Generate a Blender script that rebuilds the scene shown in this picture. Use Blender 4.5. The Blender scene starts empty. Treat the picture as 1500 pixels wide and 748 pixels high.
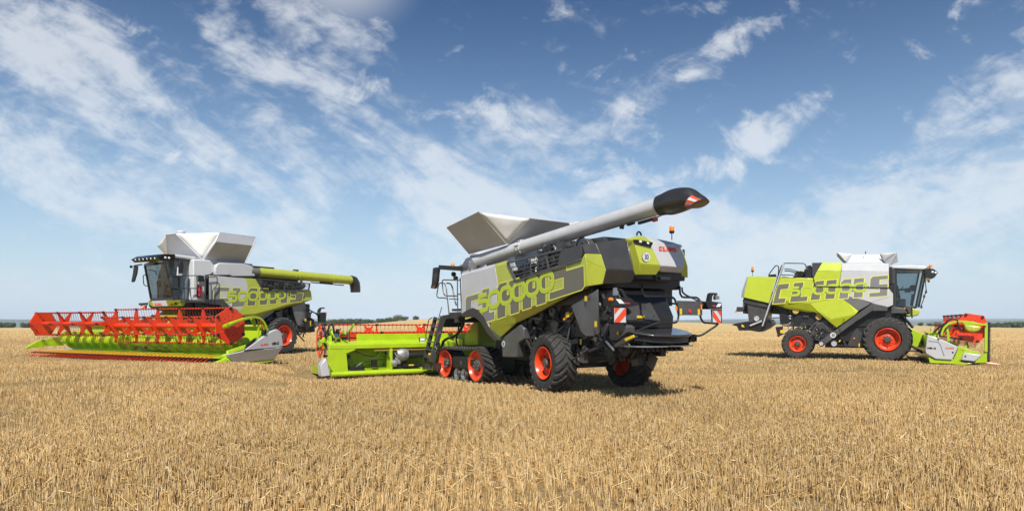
import bpy, bmesh, math, random
import numpy as np
from mathutils import Vector, Matrix, noise
R_ = math.radians
scene = bpy.context.scene
# ---------------------------------------------------------------- camera
cam_d = bpy.data.cameras.new('camera'); cam = bpy.data.objects.new('camera', cam_d)
scene.collection.objects.link(cam); scene.camera = cam
cam.location = (0, 0, 1.9); cam.rotation_euler = (R_(90), 0, 0)
cam_d.sensor_width = 36; cam_d.lens = 24.0; cam_d.shift_y = 0.0653
cam_d.clip_start = 0.1; cam_d.clip_end = 20000
# ---------------------------------------------------------------- light
SUN_EL, SUN_AZ = 50.0, 181.0          # azimuth clockwise from +Y
sd = bpy.data.lights.new('sun', 'SUN'); sd.energy = 4.3; sd.angle = R_(0.6); sd.color = (1.0, 0.955, 0.88)
sun = bpy.data.objects.new('sun', sd); scene.collection.objects.link(sun)
_el, _az = R_(SUN_EL), R_(SUN_AZ)
_dir = Vector((math.sin(_az)*math.cos(_el), math.cos(_az)*math.cos(_el), math.sin(_el)))
sun.rotation_euler = _dir.to_track_quat('Z', 'Y').to_euler(); sun.location = (0, -20, 40)
scene.view_settings.view_transform = 'Standard'; scene.view_settings.look = 'None'
scene.view_settings.exposure = 0.5; scene.view_settings.gamma = 1.0
try: scene.view_settings.use_curve_mapping = False
except Exception: pass
scene.render.engine = 'CYCLES'
scene.cycles.max_bounces = 6; scene.cycles.transparent_max_bounces = 12
scene.cycles.volume_bounces = 0

class NT:
    """small helper around a node tree"""
    def __init__(s, tree): s.t = tree; s.n = tree.nodes; s.l = tree.links
    def new(s, typ, **kw):
        n = s.n.new(typ)
        for k, v in kw.items(): setattr(n, k, v)
        return n
    def link(s, a, b): s.l.new(a, b)
    def val(s, sock, v):
        if isinstance(v, bpy.types.NodeSocket): s.l.new(v, sock)
        else: sock.default_value = v
    def math(s, op, a, b=0.0, c=0.0, clamp=False):
        n = s.n.new('ShaderNodeMath'); n.operation = op; n.use_clamp = clamp
        s.val(n.inputs[0], a); s.val(n.inputs[1], b); s.val(n.inputs[2], c)
        return n.outputs[0]
    def ramp(s, x, lo, hi, smooth=True):
        n = s.n.new('ShaderNodeMapRange'); n.interpolation_type = 'SMOOTHSTEP' if smooth else 'LINEAR'; n.clamp = True
        s.val(n.inputs[0], x); s.val(n.inputs[1], lo); s.val(n.inputs[2], hi); n.inputs[3].default_value = 0; n.inputs[4].default_value = 1
        return n.outputs[0]
    def mix(s, f, a, b, blend='MIX'):
        n = s.n.new('ShaderNodeMix'); n.data_type = 'RGBA'; n.blend_type = blend; n.clamp_factor = True
        s.val(n.inputs[0], f); s.val(n.inputs[6], a); s.val(n.inputs[7], b)
        return n.outputs[2]
    def noise(s, vec, scale, detail=4, rough=0.55, dist=0.0):
        n = s.n.new('ShaderNodeTexNoise'); n.inputs['Scale'].default_value = scale
        n.inputs['Detail'].default_value = detail; n.inputs['Roughness'].default_value = rough
        n.inputs['Distortion'].default_value = dist
        if vec is not None: s.l.new(vec, n.inputs['Vector'])
        return n.outputs['Fac']
    def comb(s, x, y, z):
        n = s.n.new('ShaderNodeCombineXYZ'); s.val(n.inputs[0], x); s.val(n.inputs[1], y); s.val(n.inputs[2], z); return n.outputs[0]

# ---------------------------------------------------------------- world: clear sky with cloud layers
W = bpy.data.worlds.new('World'); scene.world = W; W.use_nodes = True
w = NT(W.node_tree); w.n.clear()
sky = w.new('ShaderNodeTexSky', sky_type='NISHITA'); sky.sun_disc = False
sky.sun_elevation = R_(SUN_EL); sky.sun_rotation = R_(SUN_AZ)
sky.altitude = 100; sky.air_density = 1.0; sky.dust_density = 0.25; sky.ozone_density = 3.0
tc = w.new('ShaderNodeTexCoord'); sep = w.new('ShaderNodeSeparateXYZ'); w.link(tc.outputs['Generated'], sep.inputs[0])
dx, dy, dz = sep.outputs
zc = w.math('MAXIMUM', dz, 0.012)
px = w.math('DIVIDE', dx, w.math('ADD', zc, 0.22)); py = w.math('DIVIDE', dy, w.math('ADD', zc, 0.22))   # flat cloud deck (slightly curved)
azi = w.math('DIVIDE', dx, w.math('MAXIMUM', dy, 0.05)); elv = w.math('DIVIDE', dz, w.math('MAXIMUM', dy, 0.05))  # bearing / height of the sky region
SKY_SAT, SKY_VAL, SKY_STR, CLOUD = 1.32, 0.86, 0.085, 7.2
def blob(az, el, ra, re, rot=0.0, soft=0.15):
    """soft elliptical region of the sky, 1 in the middle, 0 at its edge"""
    ra, re = ra*1.35, re*1.35
    c, s = math.cos(R_(rot)), math.sin(R_(rot))
    u0 = w.math('SUBTRACT', azi, az); v0 = w.math('SUBTRACT', elv, el)
    u = w.math('ADD', w.math('MULTIPLY', u0, c/ra), w.math('MULTIPLY', v0, s/ra))
    v = w.math('ADD', w.math('MULTIPLY', u0, -s/re), w.math('MULTIPLY', v0, c/re))
    d = w.math('SQRT', w.math('ADD', w.math('MULTIPLY', u, u), w.math('MULTIPLY', v, v)))
    return w.math('SUBTRACT', 1.0, w.ramp(d, soft, 1.0))
def amount(items):
    tot = None
    for wt, args in items:
        b = w.math('MULTIPLY', blob(*args), wt)
        tot = b if tot is None else w.math('MAXIMUM', tot, b)
    return tot
skyv = w.comb(azi, elv, 0.0)
def streak(rot, sx, sy, off, scale, dist):
    m = w.new('ShaderNodeMapping', vector_type='TEXTURE'); w.link(skyv, m.inputs[0]); m.inputs['Location'].default_value = (off, off*.7, 0)
    m.inputs['Rotation'].default_value = (0, 0, R_(rot)); m.inputs['Scale'].default_value = (sx, sy, 1)
    return w.noise(m.outputs[0], scale, 6, 0.62, dist)
left_w = w.ramp(azi, 0.25, -0.05)
veil_l = streak(-30, 3.0, 1.0, 3.0, 8.5, 0.7); veil_r = streak(20, 3.2, 1.0, 5.0, 9.5, 0.7)
veil_n = w.math('ADD', w.math('MULTIPLY', veil_l, left_w), w.math('MULTIPLY', veil_r, w.math('SUBTRACT', 1.0, left_w)))
puff_n = streak(28, 1.3, 1.0, 1.0, 15.0, 0.5)
fine_n = streak(10, 1.5, 1.0, 2.0, 42.0, 0.4)
veil_a = amount([(1.0, (-0.50, 0.215, 0.58, 0.14, -14)), (0.95, (-0.16, 0.17, 0.46, 0.14, -8)), (0.85, (-0.66, 0.37, 0.36, 0.12, -24)), (0.75, (-0.32, 0.34, 0.14, 0.20, 35)), (0.62, (-0.02, 0.24, 0.26, 0.13, 20)),
                 (1.0, (0.78, 0.22, 0.62, 0.17, 24)), (0.95, (0.50, 0.10, 0.75, 0.13, 4)), (0.85, (-0.27, 0.44, 0.17, 0.14, 60)), (0.65, (-0.1, 0.07, 1.3, 0.07, 0)), (0.75, (0.76, 0.36, 0.16, 0.10, 35))])
puff_a = amount([(1.0, (0.34, 0.265, 0.15, 0.045, 30)), (0.9, (0.42, 0.315, 0.07, 0.03, 15)), (0.95, (0.33, 0.41, 0.13, 0.032, 28)), (0.75, (0.18, 0.29, 0.07, 0.07, 60)), (0.85, (0.075, 0.22, 0.05, 0.07, 100)), (0.7, (0.10, 0.20, 0.17, 0.045, 0)),
                 (0.85, (-0.22, 0.345, 0.06, 0.05, 0)), (0.7, (-0.03, 0.29, 0.09, 0.05, -30)), (0.6, (0.03, 0.275, 0.07, 0.03, 35)), (0.75, (0.51, 0.395, 0.05, 0.018, 15)), (0.65, (0.12, 0.375, 0.06, 0.03, -30)), (0.7, (-0.05, 0.215, 0.05, 0.03, 80)), (0.55, (0.66, 0.47, 0.06, 0.03, 40)), (0.55, (0.28, 0.46, 0.09, 0.02, 20)), (0.6, (-0.55, 0.25, 0.2, 0.06, -15))])
fz = w.math('MULTIPLY', w.math('SUBTRACT', fine_n, 0.5), 0.85)
def cover(n_, a_, k, thr, lo, hi, c):
    v = w.math('ADD', w.math('ADD', w.math('MULTIPLY', w.math('SUBTRACT', n_, 0.5), k), fz), w.math('MULTIPLY', w.math('SUBTRACT', a_, thr), c))
    return w.ramp(v, lo, hi)
mid_n = streak(-22, 2.0, 1.0, 4.0, 21.0, 0.5)
veil_n = w.math('ADD', w.math('MULTIPLY', veil_n, 0.62), w.math('MULTIPLY', mid_n, 0.38))
veil = cover(veil_n, veil_a, 4.6, 0.62, -0.34, 0.66, 0.9)
puff_n = w.math('ADD', w.math('MULTIPLY', puff_n, 0.65), w.math('MULTIPLY', mid_n, 0.35))
puff = cover(puff_n, puff_a, 5.6, 0.62, -0.14, 0.90, 0.9)
dark_a = amount([(0.8, (0.655, 0.262, 0.085, 0.018, 4)), (0.9, (0.745, 0.315, 0.05, 0.02, 10)), (0.8, (0.735, 0.245, 0.06, 0.015, 8))])
dark = w.math('MULTIPLY', w.ramp(w.math('ADD', dark_a, w.math('MULTIPLY', w.math('SUBTRACT', puff_n, 0.5), 1.2)), 0.25, 0.85), 0.6)
alpha = w.math('MAXIMUM', w.math('MULTIPLY', veil, 0.70), w.math('MULTIPLY', puff, 0.74))
alpha = w.math('MULTIPLY', alpha, w.math('SUBTRACT', 1.0, dark))
alpha = w.math('MULTIPLY', alpha, w.ramp(dz, 0.0, 0.10))
# sun glow painted into the upper left sky, away from the sun lamp
glow = w.math('MULTIPLY', blob(-0.25, 0.50, 0.10, 0.07, 0, 0.0), 0.55)
alpha = w.math('MAXIMUM', alpha, glow)
skyc = w.new('ShaderNodeHueSaturation'); skyc.inputs['Saturation'].default_value = SKY_SAT; skyc.inputs['Value'].default_value = SKY_VAL; w.link(sky.outputs[0], skyc.inputs['Color'])
cloud_c = w.mix(w.ramp(dz, 0.05, 0.45), (CLOUD*0.93, CLOUD*1.0, CLOUD*1.07, 1), (CLOUD*0.97, CLOUD*1.0, CLOUD*1.04, 1))
hz = w.math('POWER', w.math('SUBTRACT', 1.0, w.math('MINIMUM', w.math('MAXIMUM', dz, 0.0), 1.0)), 4.5)   # pale air low over the horizon
skyd = w.mix(w.ramp(dz, 0.08, 0.46), (1.00, 1.06, 1.06, 1), (0.23, 0.51, 0.64, 1))
clear = w.mix(1.0, skyc.outputs[0], skyd, 'MULTIPLY')
air = w.mix(w.math('MULTIPLY', hz, 1.0), clear, (CLOUD*0.72, CLOUD*0.86, CLOUD*1.0, 1))
final = w.mix(alpha, air, cloud_c)
bg = w.new('ShaderNodeBackground'); bg.inputs['Strength'].default_value = SKY_STR; w.link(final, bg.inputs['Color'])
wo = w.new('ShaderNodeOutputWorld'); w.link(bg.outputs[0], wo.inputs['Surface'])
# ---------------------------------------------------------------- materials
MATS = {}
def mat(name, col, rough=0.5, metal=0.0, coat=0.0, var=0.0, vscale=3.0, bump=0.0, bscale=40.0, spec=0.5, dirt=0.0):
    """painted / plastic / metal surface with a little procedural wear"""
    if name in MATS: return MATS[name]
    m = bpy.data.materials.new(name); m.use_nodes = True
    t = NT(m.node_tree); b = t.n['Principled BSDF']
    b.inputs['Base Color'].default_value = (*col, 1); b.inputs['Metallic'].default_value = metal
    b.inputs['Roughness'].default_value = rough; b.inputs['Coat Weight'].default_value = coat
    b.inputs['Coat Roughness'].default_value = 0.08; b.inputs['Specular IOR Level'].default_value = spec
    g = t.new('ShaderNodeNewGeometry')
    if var or dirt:
        f = t.noise(g.outputs['Position'], vscale, 5, 0.6)
        c1 = tuple(min(1, c*(1+var)) for c in col) + (1,); c0 = tuple(c*(1-var) for c in col) + (1,)
        c = t.mix(t.ramp(f, 0.3, 0.7), c0, c1)
        if dirt:
            d = t.noise(g.outputs['Position'], vscale*2.3, 6, 0.7)
            c = t.mix(t.math('MULTIPLY', t.ramp(d, 0.5, 0.75), dirt), c, (0.30, 0.23, 0.14, 1))
        t.link(c, b.inputs['Base Color'])
        rr = t.math('ADD', rough - 0.06, t.math('MULTIPLY', f, 0.14)); t.link(rr, b.inputs['Roughness'])
    if bump:
        f2 = t.noise(g.outputs['Position'], bscale, 3, 0.6)
        bp = t.new('ShaderNodeBump'); bp.inputs['Strength'].default_value = bump; bp.inputs['Distance'].default_value = 0.01
        t.link(f2, bp.inputs['Height']); t.link(bp.outputs[0], b.inputs['Normal'])
    MATS[name] = m; return m
LIME   = mat('lime_paint', (0.41, 0.455, 0.040), 0.32, coat=0.45, var=0.05, dirt=0.05)
LIME_B = mat('bright_green_paint', (0.37, 0.53, 0.012), 0.34, coat=0.4, var=0.08, dirt=0.08)
SILVER = mat('silver_paint', (0.50, 0.505, 0.515), 0.34, metal=0.0, coat=0.3, var=0.04, vscale=1.5)
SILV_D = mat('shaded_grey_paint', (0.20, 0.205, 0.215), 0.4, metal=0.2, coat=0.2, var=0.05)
WHITE  = mat('white_paint', (0.58, 0.59, 0.60), 0.35, coat=0.3, var=0.03)
LGREY  = mat('light_grey_paint', (0.50, 0.51, 0.53), 0.34, metal=0.1, coat=0.3, var=0.03)
ALU    = mat('galvanised_sheet', (0.46, 0.47, 0.49), 0.5, metal=0.12, var=0.06, vscale=1.2)
CANVAS = mat('white_tarpaulin', (0.70, 0.69, 0.66), 0.6, var=0.05, bump=0.5, bscale=5)
BLACK  = mat('black_plastic', (0.016, 0.016, 0.017), 0.42, var=0.15, dirt=0.04)
GLOSSB = mat('gloss_black', (0.012, 0.012, 0.013), 0.18, coat=0.4)
DGREY  = mat('dark_grey_paint', (0.055, 0.053, 0.052), 0.36, metal=0.2, coat=0.25, var=0.1, dirt=0.05)
MGREY  = mat('anthracite_sheet', (0.10, 0.098, 0.095), 0.38, metal=0.35, var=0.12, dirt=0.06)
TEXTG  = mat('grey_decal', (0.20, 0.198, 0.20), 0.5, var=0.04)
TEXTO  = mat('olive_decal', (0.145, 0.143, 0.105), 0.5, var=0.04)
TEXTY  = mat('yellow_decal', (0.72, 0.72, 0.10), 0.45)
TEXTL  = mat('lime_decal', (0.42, 0.56, 0.03), 0.45)
TYRE   = mat('tyre_rubber', (0.034, 0.033, 0.032), 0.72, var=0.3, vscale=8, bump=0.25, bscale=60, dirt=0.14)
RIM    = mat('orange_red_rim', (0.72, 0.060, 0.010), 0.34, coat=0.35, var=0.06, dirt=0.08)
RED    = mat('reel_red', (0.74, 0.048, 0.010), 0.36, coat=0.3, var=0.07, dirt=0.04)
STEEL  = mat('bare_steel', (0.45, 0.45, 0.44), 0.33, metal=0.9, var=0.1)
BELT   = mat('track_rubber', (0.032, 0.031, 0.030), 0.7, var=0.3, bump=0.3, bscale=50, dirt=0.15)
YELLOW = mat('yellow_sticker', (0.75, 0.5, 0.01), 0.5)
ORANGE = mat('amber_lens', (0.85, 0.22, 0.01), 0.2, coat=0.6)
REDL   = mat('red_lens', (0.6, 0.01, 0.01), 0.25, coat=0.5)
LAMP   = mat('lamp_lens', (0.75, 0.77, 0.78), 0.12, coat=0.8)
TEXTR  = mat('red_decal', (0.75, 0.07, 0.015), 0.45)
TEXTK  = mat('black_decal', (0.012, 0.012, 0.012), 0.5)
BRASS  = mat('pale_yellow_pipe', (0.52, 0.36, 0.10), 0.4, var=0.1)
SEATF  = mat('seat_fabric', (0.05, 0.05, 0.055), 0.85, var=0.2)
def glass_mat(name, tint, refl=0.09):
    m = bpy.data.materials.new(name); m.use_nodes = True; t = NT(m.node_tree); t.n.clear()
    o = t.new('ShaderNodeOutputMaterial'); tr = t.new('ShaderNodeBsdfTransparent'); gl = t.new('ShaderNodeBsdfGlossy')
    tr.inputs[0].default_value = (*tint, 1); gl.inputs['Roughness'].default_value = 0.02
    lw = t.new('ShaderNodeLayerWeight'); lw.inputs[0].default_value = 0.5
    f = t.math('ADD', t.math('MULTIPLY', t.math('POWER', lw.outputs['Facing'], 3.0), 0.6), refl, clamp=True)
    mx = t.new('ShaderNodeMixShader'); t.link(f, mx.inputs[0]); t.link(tr.outputs[0], mx.inputs[1]); t.link(gl.outputs[0], mx.inputs[2])
    t.link(mx.outputs[0], o.inputs[0]); MATS[name] = m; return m
GLASS = glass_mat('cab_glass', (0.46, 0.54, 0.57), 0.08)
# ---------------------------------------------------------------- mesh helper
COL = scene.collection
class MB:
    def __init__(s): s.v = []; s.f = []; s.m = []
    def add(s, vs, fs, mi=0):
        b = len(s.v); s.v += [tuple(p) for p in vs]; s.f += [tuple(i+b for i in f) for f in fs]; s.m += [mi]*len(fs)
        return s
    def poly(s, pts, mi=0): return s.add(pts, [tuple(range(len(pts)))], mi)
    def prism(s, pts, off, mi=0):
        n = len(pts); o = Vector(off)
        vs = [Vector(p) for p in pts] + [Vector(p)+o for p in pts]
        fs = [tuple(range(n)), tuple(range(2*n-1, n-1, -1))] + [(i, (i+1) % n, n+(i+1) % n, n+i) for i in range(n)]
        return s.add(vs, fs, mi)
    def loft(s, rings, mi=0, caps=True, closed=False):
        n = len(rings[0]); vs = [p for r in rings for p in r]; fs = []
        k = len(rings)
        for a in range(k if closed else k-1):
            b = (a+1) % k
            for i in range(n): fs.append((a*n+i, a*n+(i+1) % n, b*n+(i+1) % n, b*n+i))
        if caps and not closed: fs += [tuple(range(n-1, -1, -1)), tuple((k-1)*n+i for i in range(n))]
        return s.add(vs, fs, mi)
    def box(s, x0, x1, y0, y1, z0, z1, mi=0, mtx=None):
        vs = [Vector((x, y, z)) for z in (z0, z1) for y in (y0, y1) for x in (x0, x1)]
        if mtx is not None: vs = [mtx @ v for v in vs]
        return s.add(vs, [(0, 2, 3, 1), (4, 5, 7, 6), (0, 1, 5, 4), (2, 6, 7, 3), (0, 4, 6, 2), (1, 3, 7, 5)], mi)
    def bar(s, p0, p1, w, h, mi=0, up=(0, 0, 1)):
        p0, p1 = Vector(p0), Vector(p1); d = (p1-p0).normalized(); u = Vector(up)
        if abs(d.dot(u)) > 0.98: u = Vector((1, 0, 0))
        a = d.cross(u).normalized(); c = a.cross(d).normalized()
        q = [a*(w/2)+c*(h/2), a*(-w/2)+c*(h/2), a*(-w/2)-c*(h/2), a*(w/2)-c*(h/2)]
        return s.loft([[p0+x for x in q], [p1+x for x in q]], mi)
    def tube(s, path, r, n=8, mi=0, bend=0.0, caps=True):
        path = [Vector(p) for p in path]
        if bend: path = fillet(path, bend)
        rs = r if isinstance(r, (list, tuple)) else [r]*len(path)
        rings = []; ref = None
        for i, p in enumerate(path):
            d = (path[min(i+1, len(path)-1)] - path[max(i-1, 0)]).normalized()
            if ref is None:
                ref = d.cross(Vector((0, 0, 1)))
                if ref.length < 0.05: ref = d.cross(Vector((1, 0, 0)))
            ref = (ref - d*ref.dot(d)).normalized(); c = d.cross(ref)
            rings.append([p + (ref*math.cos(2*math.pi*k/n) + c*math.sin(2*math.pi*k/n))*rs[i] for k in range(n)])
        return s.loft(rings, mi, caps)
    def cyl(s, p0, p1, r0, r1=None, n=16, mi=0): return s.tube([p0, p1], [r0, r0 if r1 is None else r1], n, mi)
    def lathe(s, o, prof, n=32, mi=0, axis='y', closed=False, caps=False):
        o = Vector(o); rings = []
        for k in range(n):
            a = 2*math.pi*k/n; c, d = math.cos(a), math.sin(a)
            if axis == 'y': rings.append([o+Vector((r*c, h, r*d)) for h, r in prof])
            elif axis == 'z': rings.append([o+Vector((r*c, r*d, h)) for h, r in prof])
            else: rings.append([o+Vector((h, r*c, r*d)) for h, r in prof])
        m = len(prof); vs = [p for r in rings for p in r]; fs = []
        for k in range(n):
            b = (k+1) % n
            for i in range(m if closed else m-1): fs.append((k*m+i, k*m+(i+1) % m, b*m+(i+1) % m, b*m+i))
        if caps and not closed:
            for e in (0, m-1):
                if prof[e][1] > 1e-4: fs.append(tuple(k*m+e for k in (range(n) if e else range(n-1, -1, -1))))
        return s.add(vs, fs, mi)
    def build(s, name, mats, parent=None, bevel=0.0, angle=38, seg=2, recalc=True):
        me = bpy.data.meshes.new(name); me.from_pydata(s.v, [], s.f)
        if not isinstance(mats, (list, tuple)): mats = [mats]
        for m in mats: me.materials.append(m)
        me.polygons.foreach_set('material_index', s.m)
        if recalc:
            bm = bmesh.new(); bm.from_mesh(me); bmesh.ops.recalc_face_normals(bm, faces=bm.faces); bm.to_mesh(me); bm.free()
        me.polygons.foreach_set('use_smooth', [True]*len(me.polygons))
        me.set_sharp_from_angle(angle=R_(angle)); me.update()
        o = bpy.data.objects.new(name, me); COL.objects.link(o)
        if parent is not None: o.parent = parent
        if bevel:
            b = o.modifiers.new('bevel', 'BEVEL'); b.width = bevel; b.segments = seg; b.limit_method = 'ANGLE'; b.angle_limit = R_(30)
        return o
def fillet(path, r, k=5):
    out = [path[0]]
    for i in range(1, len(path)-1):
        p, a, b = path[i], path[i-1], path[i+1]
        da, db = (a-p), (b-p); t = min(r, da.length*0.48, db.length*0.48)
        A, B = p+da.normalized()*t, p+db.normalized()*t
        for j in range(k+1):
            q = j/k; out.append(A*(1-q)**2 + p*(2*q*(1-q)) + B*q*q)
    out.append(path[-1]); return out
def empty(name, parent=None, loc=(0, 0, 0), rz=0.0):
    o = bpy.data.objects.new(name, None); COL.objects.link(o); o.location = loc; o.rotation_euler = (0, 0, rz)
    o.empty_display_size = 0.3
    if parent is not None: o.parent = parent
    return o
def tag(o, label=None, cat=None, group=None, kind=None):
    for k, v in (('label', label), ('category', cat), ('group', group), ('kind', kind)):
        if v: o[k] = v
    return o
# ---------------------------------------------------------------- lettering
def G_C(): return [[(.12,1),(1,1),(1,.70),(.42,.70),(.42,.28),(1,.28),(1,0),(0,0),(0,.88)]]
def G_L(): return [[(0,0),(1,0),(1,.27),(.60,.27),(.60,1),(0,1)]]
def G_A(): return [[(0,0),(.40,0),(.40,.30),(.60,.30),(.60,0),(1,0),(1,1),(.55,1),(.55,.62),(.47,.62),(.47,1),(.12,1),(0,.86)]]
def G_S(): return [[(.12,1),(1,1),(1,.80),(.55,.80),(.55,.60),(1,.60),(1,0),(0,0),(0,.22),(.55,.22),(.55,.42),(0,.42),(0,.88)]]
def G_S2(): return [[(0,1),(.52,1),(.52,.84),(1,.84),(1,.10),(.93,0),(0,0),(0,.27),(.42,.27),(.42,.62),(.12,.62),(0,.70)]]
def G_A2(): return [[(0,0),(.33,0),(.33,.25),(.67,.25),(.67,0),(1,0),(1,1),(.2,1),(0,.8)], ]
def stroke(path, hw, closed=False):
    """quads along a polyline with mitred corners"""
    n = len(path); L, Rr = [], []
    for i in range(n):
        p = Vector(path[i])
        a = Vector(path[(i-1) % n]) if (closed or i > 0) else None
        b = Vector(path[(i+1) % n]) if (closed or i < n-1) else None
        d1 = (p-a).normalized() if a is not None else (b-p).normalized()
        d2 = (b-p).normalized() if b is not None else d1
        n1, n2 = Vector((-d1.y, d1.x)), Vector((-d2.y, d2.x)); m = (n1+n2)
        if m.length < 1e-3: m = n1
        m.normalize(); sc = min(1/max(m.dot(n1), 0.35), 2.0)
        L.append(p+m*hw*sc); Rr.append(p-m*hw*sc)
    out = []
    for i in range(n if closed else n-1):
        j = (i+1) % n; out.append([tuple(Rr[i]), tuple(Rr[j]), tuple(L[j]), tuple(L[i])])
    return out
def rrect(x0, x1, y0, y1, r, k=5):
    pts = []
    for cx, cy, a0 in ((x1-r, y1-r, 0), (x0+r, y1-r, 90), (x0+r, y0+r, 180), (x1-r, y0+r, 270)):
        for j in range(k+1):
            a = R_(a0+90*j/k); pts.append((cx+r*math.cos(a), cy+r*math.sin(a)))
    return pts
class Warp:
    """maps the unit square onto a quad TL,TR,BR,BL lying on a panel"""
    def __init__(s, quad, nrm):
        s.q = [Vector(p) for p in quad]; s.n = Vector(nrm).normalized()
        s.W = ((s.q[1]-s.q[0]).length+(s.q[2]-s.q[3]).length)/2; s.H = ((s.q[3]-s.q[0]).length+(s.q[2]-s.q[1]).length)/2
    def __call__(s, x, y, lift):
        TL, TR, BR, BL = s.q; t = 1-y
        return (TL*(1-x)+TR*x)*(1-t) + (BL*(1-x)+BR*x)*t + s.n*lift
def put(mb, wp, polys, x0, x1, lift, mi, y0=0.0, y1=1.0):
    for p in polys: mb.poly([wp(x0+(x1-x0)*x, y0+(y1-y0)*y, lift) for x, y in p], mi)
def outline(mb, wp, poly, x0, x1, lift, mi, w, y0=0.0, y1=1.0):
    A = [((x0+(x1-x0)*x)*wp.W, (y0+(y1-y0)*y)*wp.H) for x, y in poly]
    for q in stroke(A, w/2, True): mb.poly([wp(x/wp.W, y/wp.H, lift) for x, y in q], mi)
def band(mb, wp, path, hw, lift, mi, closed=False):
    """stroke of constant width in metres along a path given in the unit square"""
    A = [(x*wp.W, y*wp.H) for x, y in path]
    for q in stroke(A, hw, closed): mb.poly([wp(x/wp.W, y/wp.H, lift) for x, y in q], mi)
def small_text(mb, wp, txt, lift, mi, hw):
    """block capitals and digits drawn as strokes"""
    g = {'C': [[(1,.93),(.1,.93),(.1,.07),(1,.07)]], 'L': [[(.1,1),(.1,.07),(1,.07)]],
         'A': [[(.1,0),(.1,.93),(.9,.93),(.9,0)], [(.1,.42),(.9,.42)]], 'S': [[(1,.93),(.1,.93),(.1,.52),(.9,.52),(.9,.07),(0,.07)]],
         'V': [[(.05,1),(.5,.05),(.95,1)]], 'R': [[(.1,0),(.1,.93),(.85,.93),(.85,.48),(.1,.48)], [(.45,.48),(.95,0)]], 'I': [[(.5,0),(.5,1)]],
         'O': [[(.1,.93),(.9,.93),(.9,.07),(.1,.07),(.1,.93)]],
         '3': [[(.08,.86),(.3,.95),(.68,.95),(.86,.80),(.80,.60),(.5,.52),(.82,.44),(.9,.22),(.68,.05),(.3,.05),(.06,.15)]],
         '0': [[(.3,.95),(.7,.95),(.9,.75),(.9,.25),(.7,.05),(.3,.05),(.1,.25),(.1,.75),(.3,.95)]]}
    n = len(txt); cw = 1.0/n
    for i, ch in enumerate(txt):
        for p in g[ch]:
            band(mb, wp, [((i+0.08+0.80*x)*cw, y) for x, y in p], hw, lift, mi)
def big_lettering(parent, quad, nrm, cells, digit_quad, digit_cells, mats, ow=0.035, last=G_S):
    """five block capitals with yellow outlines, six rounded numerals over them"""
    mb = MB(); wp = Warp(quad, nrm)
    for (gl, (x0, x1, y0, y1), mi) in zip((G_C(), G_L(), G_A(), G_A(), last()), cells, mats):
        put(mb, wp, gl, x0, x1, 0.004, mi, y0, y1)
        outline(mb, wp, gl[0], x0, x1, 0.006, 2, ow, y0, y1)
    dq = Warp(digit_quad, nrm); hw = dq.H*0.092
    for i, (x0, x1) in enumerate(digit_cells):
        a = hw/dq.W; b = hw/dq.H
        if i == 0:
            X0, X1 = x0+a, x1-a
            path = [(X1, 1-b), (X0+(X1-X0)*.06, 1-b), (X0, .60), (X0+(X1-X0)*.7, .60), (X1-(X1-X0)*.08, .55), (X1, .46), (X1, b+.12), (X1-(X1-X0)*.1, b+.02), (X1-(X1-X0)*.25, b), (X0, b)]
            cl = False
        else:
            path = rrect(x0+a, x1-a, b, 1-b, 0.22*1.0, 6) if False else [((x0+a)+(x1-x0-2*a)*X, b+(1-2*b)*Y) for X, Y in rrect(0, 1, 0, 1, .38, 6)]
            cl = True
        band(mb, dq, path, hw*1.42, 0.009, 4, cl)      # dark hairline
        band(mb, dq, path, hw*1.30, 0.011, 2, cl)      # yellow edge
        band(mb, dq, path, hw, 0.013, 3, cl)           # lime numeral
    return mb.build('lettering', [TEXTG, TEXTO, TEXTY, TEXTL, TEXTK], parent, recalc=False)
def speed_disc(parent, c, nrm, xdir, r, name='speed_disc'):
    """white round plate with 30 on it"""
    c, nz, X = Vector(c), Vector(nrm).normalized(), Vector(xdir).normalized(); Y = nz.cross(X)
    if Y.z < 0: Y = -Y
    mb = MB(); n = 28
    ring = [c + (X*math.cos(2*math.pi*k/n)+Y*math.sin(2*math.pi*k/n))*r + nz*0.006 for k in range(n)]
    mb.prism(ring, nz*0.006, 0)
    rim = [c + (X*math.cos(2*math.pi*k/n)+Y*math.sin(2*math.pi*k/n))*r*1.05 + nz*0.002 for k in range(n)]
    mb.prism(rim, nz*0.004, 1)
    w_, h_ = r*1.15, r*1.05
    quad = [c-X*w_/2+Y*h_/2, c+X*w_/2+Y*h_/2, c+X*w_/2-Y*h_/2, c-X*w_/2-Y*h_/2]
    wp = Warp(quad, nz); small_text(mb, wp, '30', 0.016, 1, r*0.085)
    return mb.build(name, [WHITE, TEXTK], parent, recalc=False)
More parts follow.
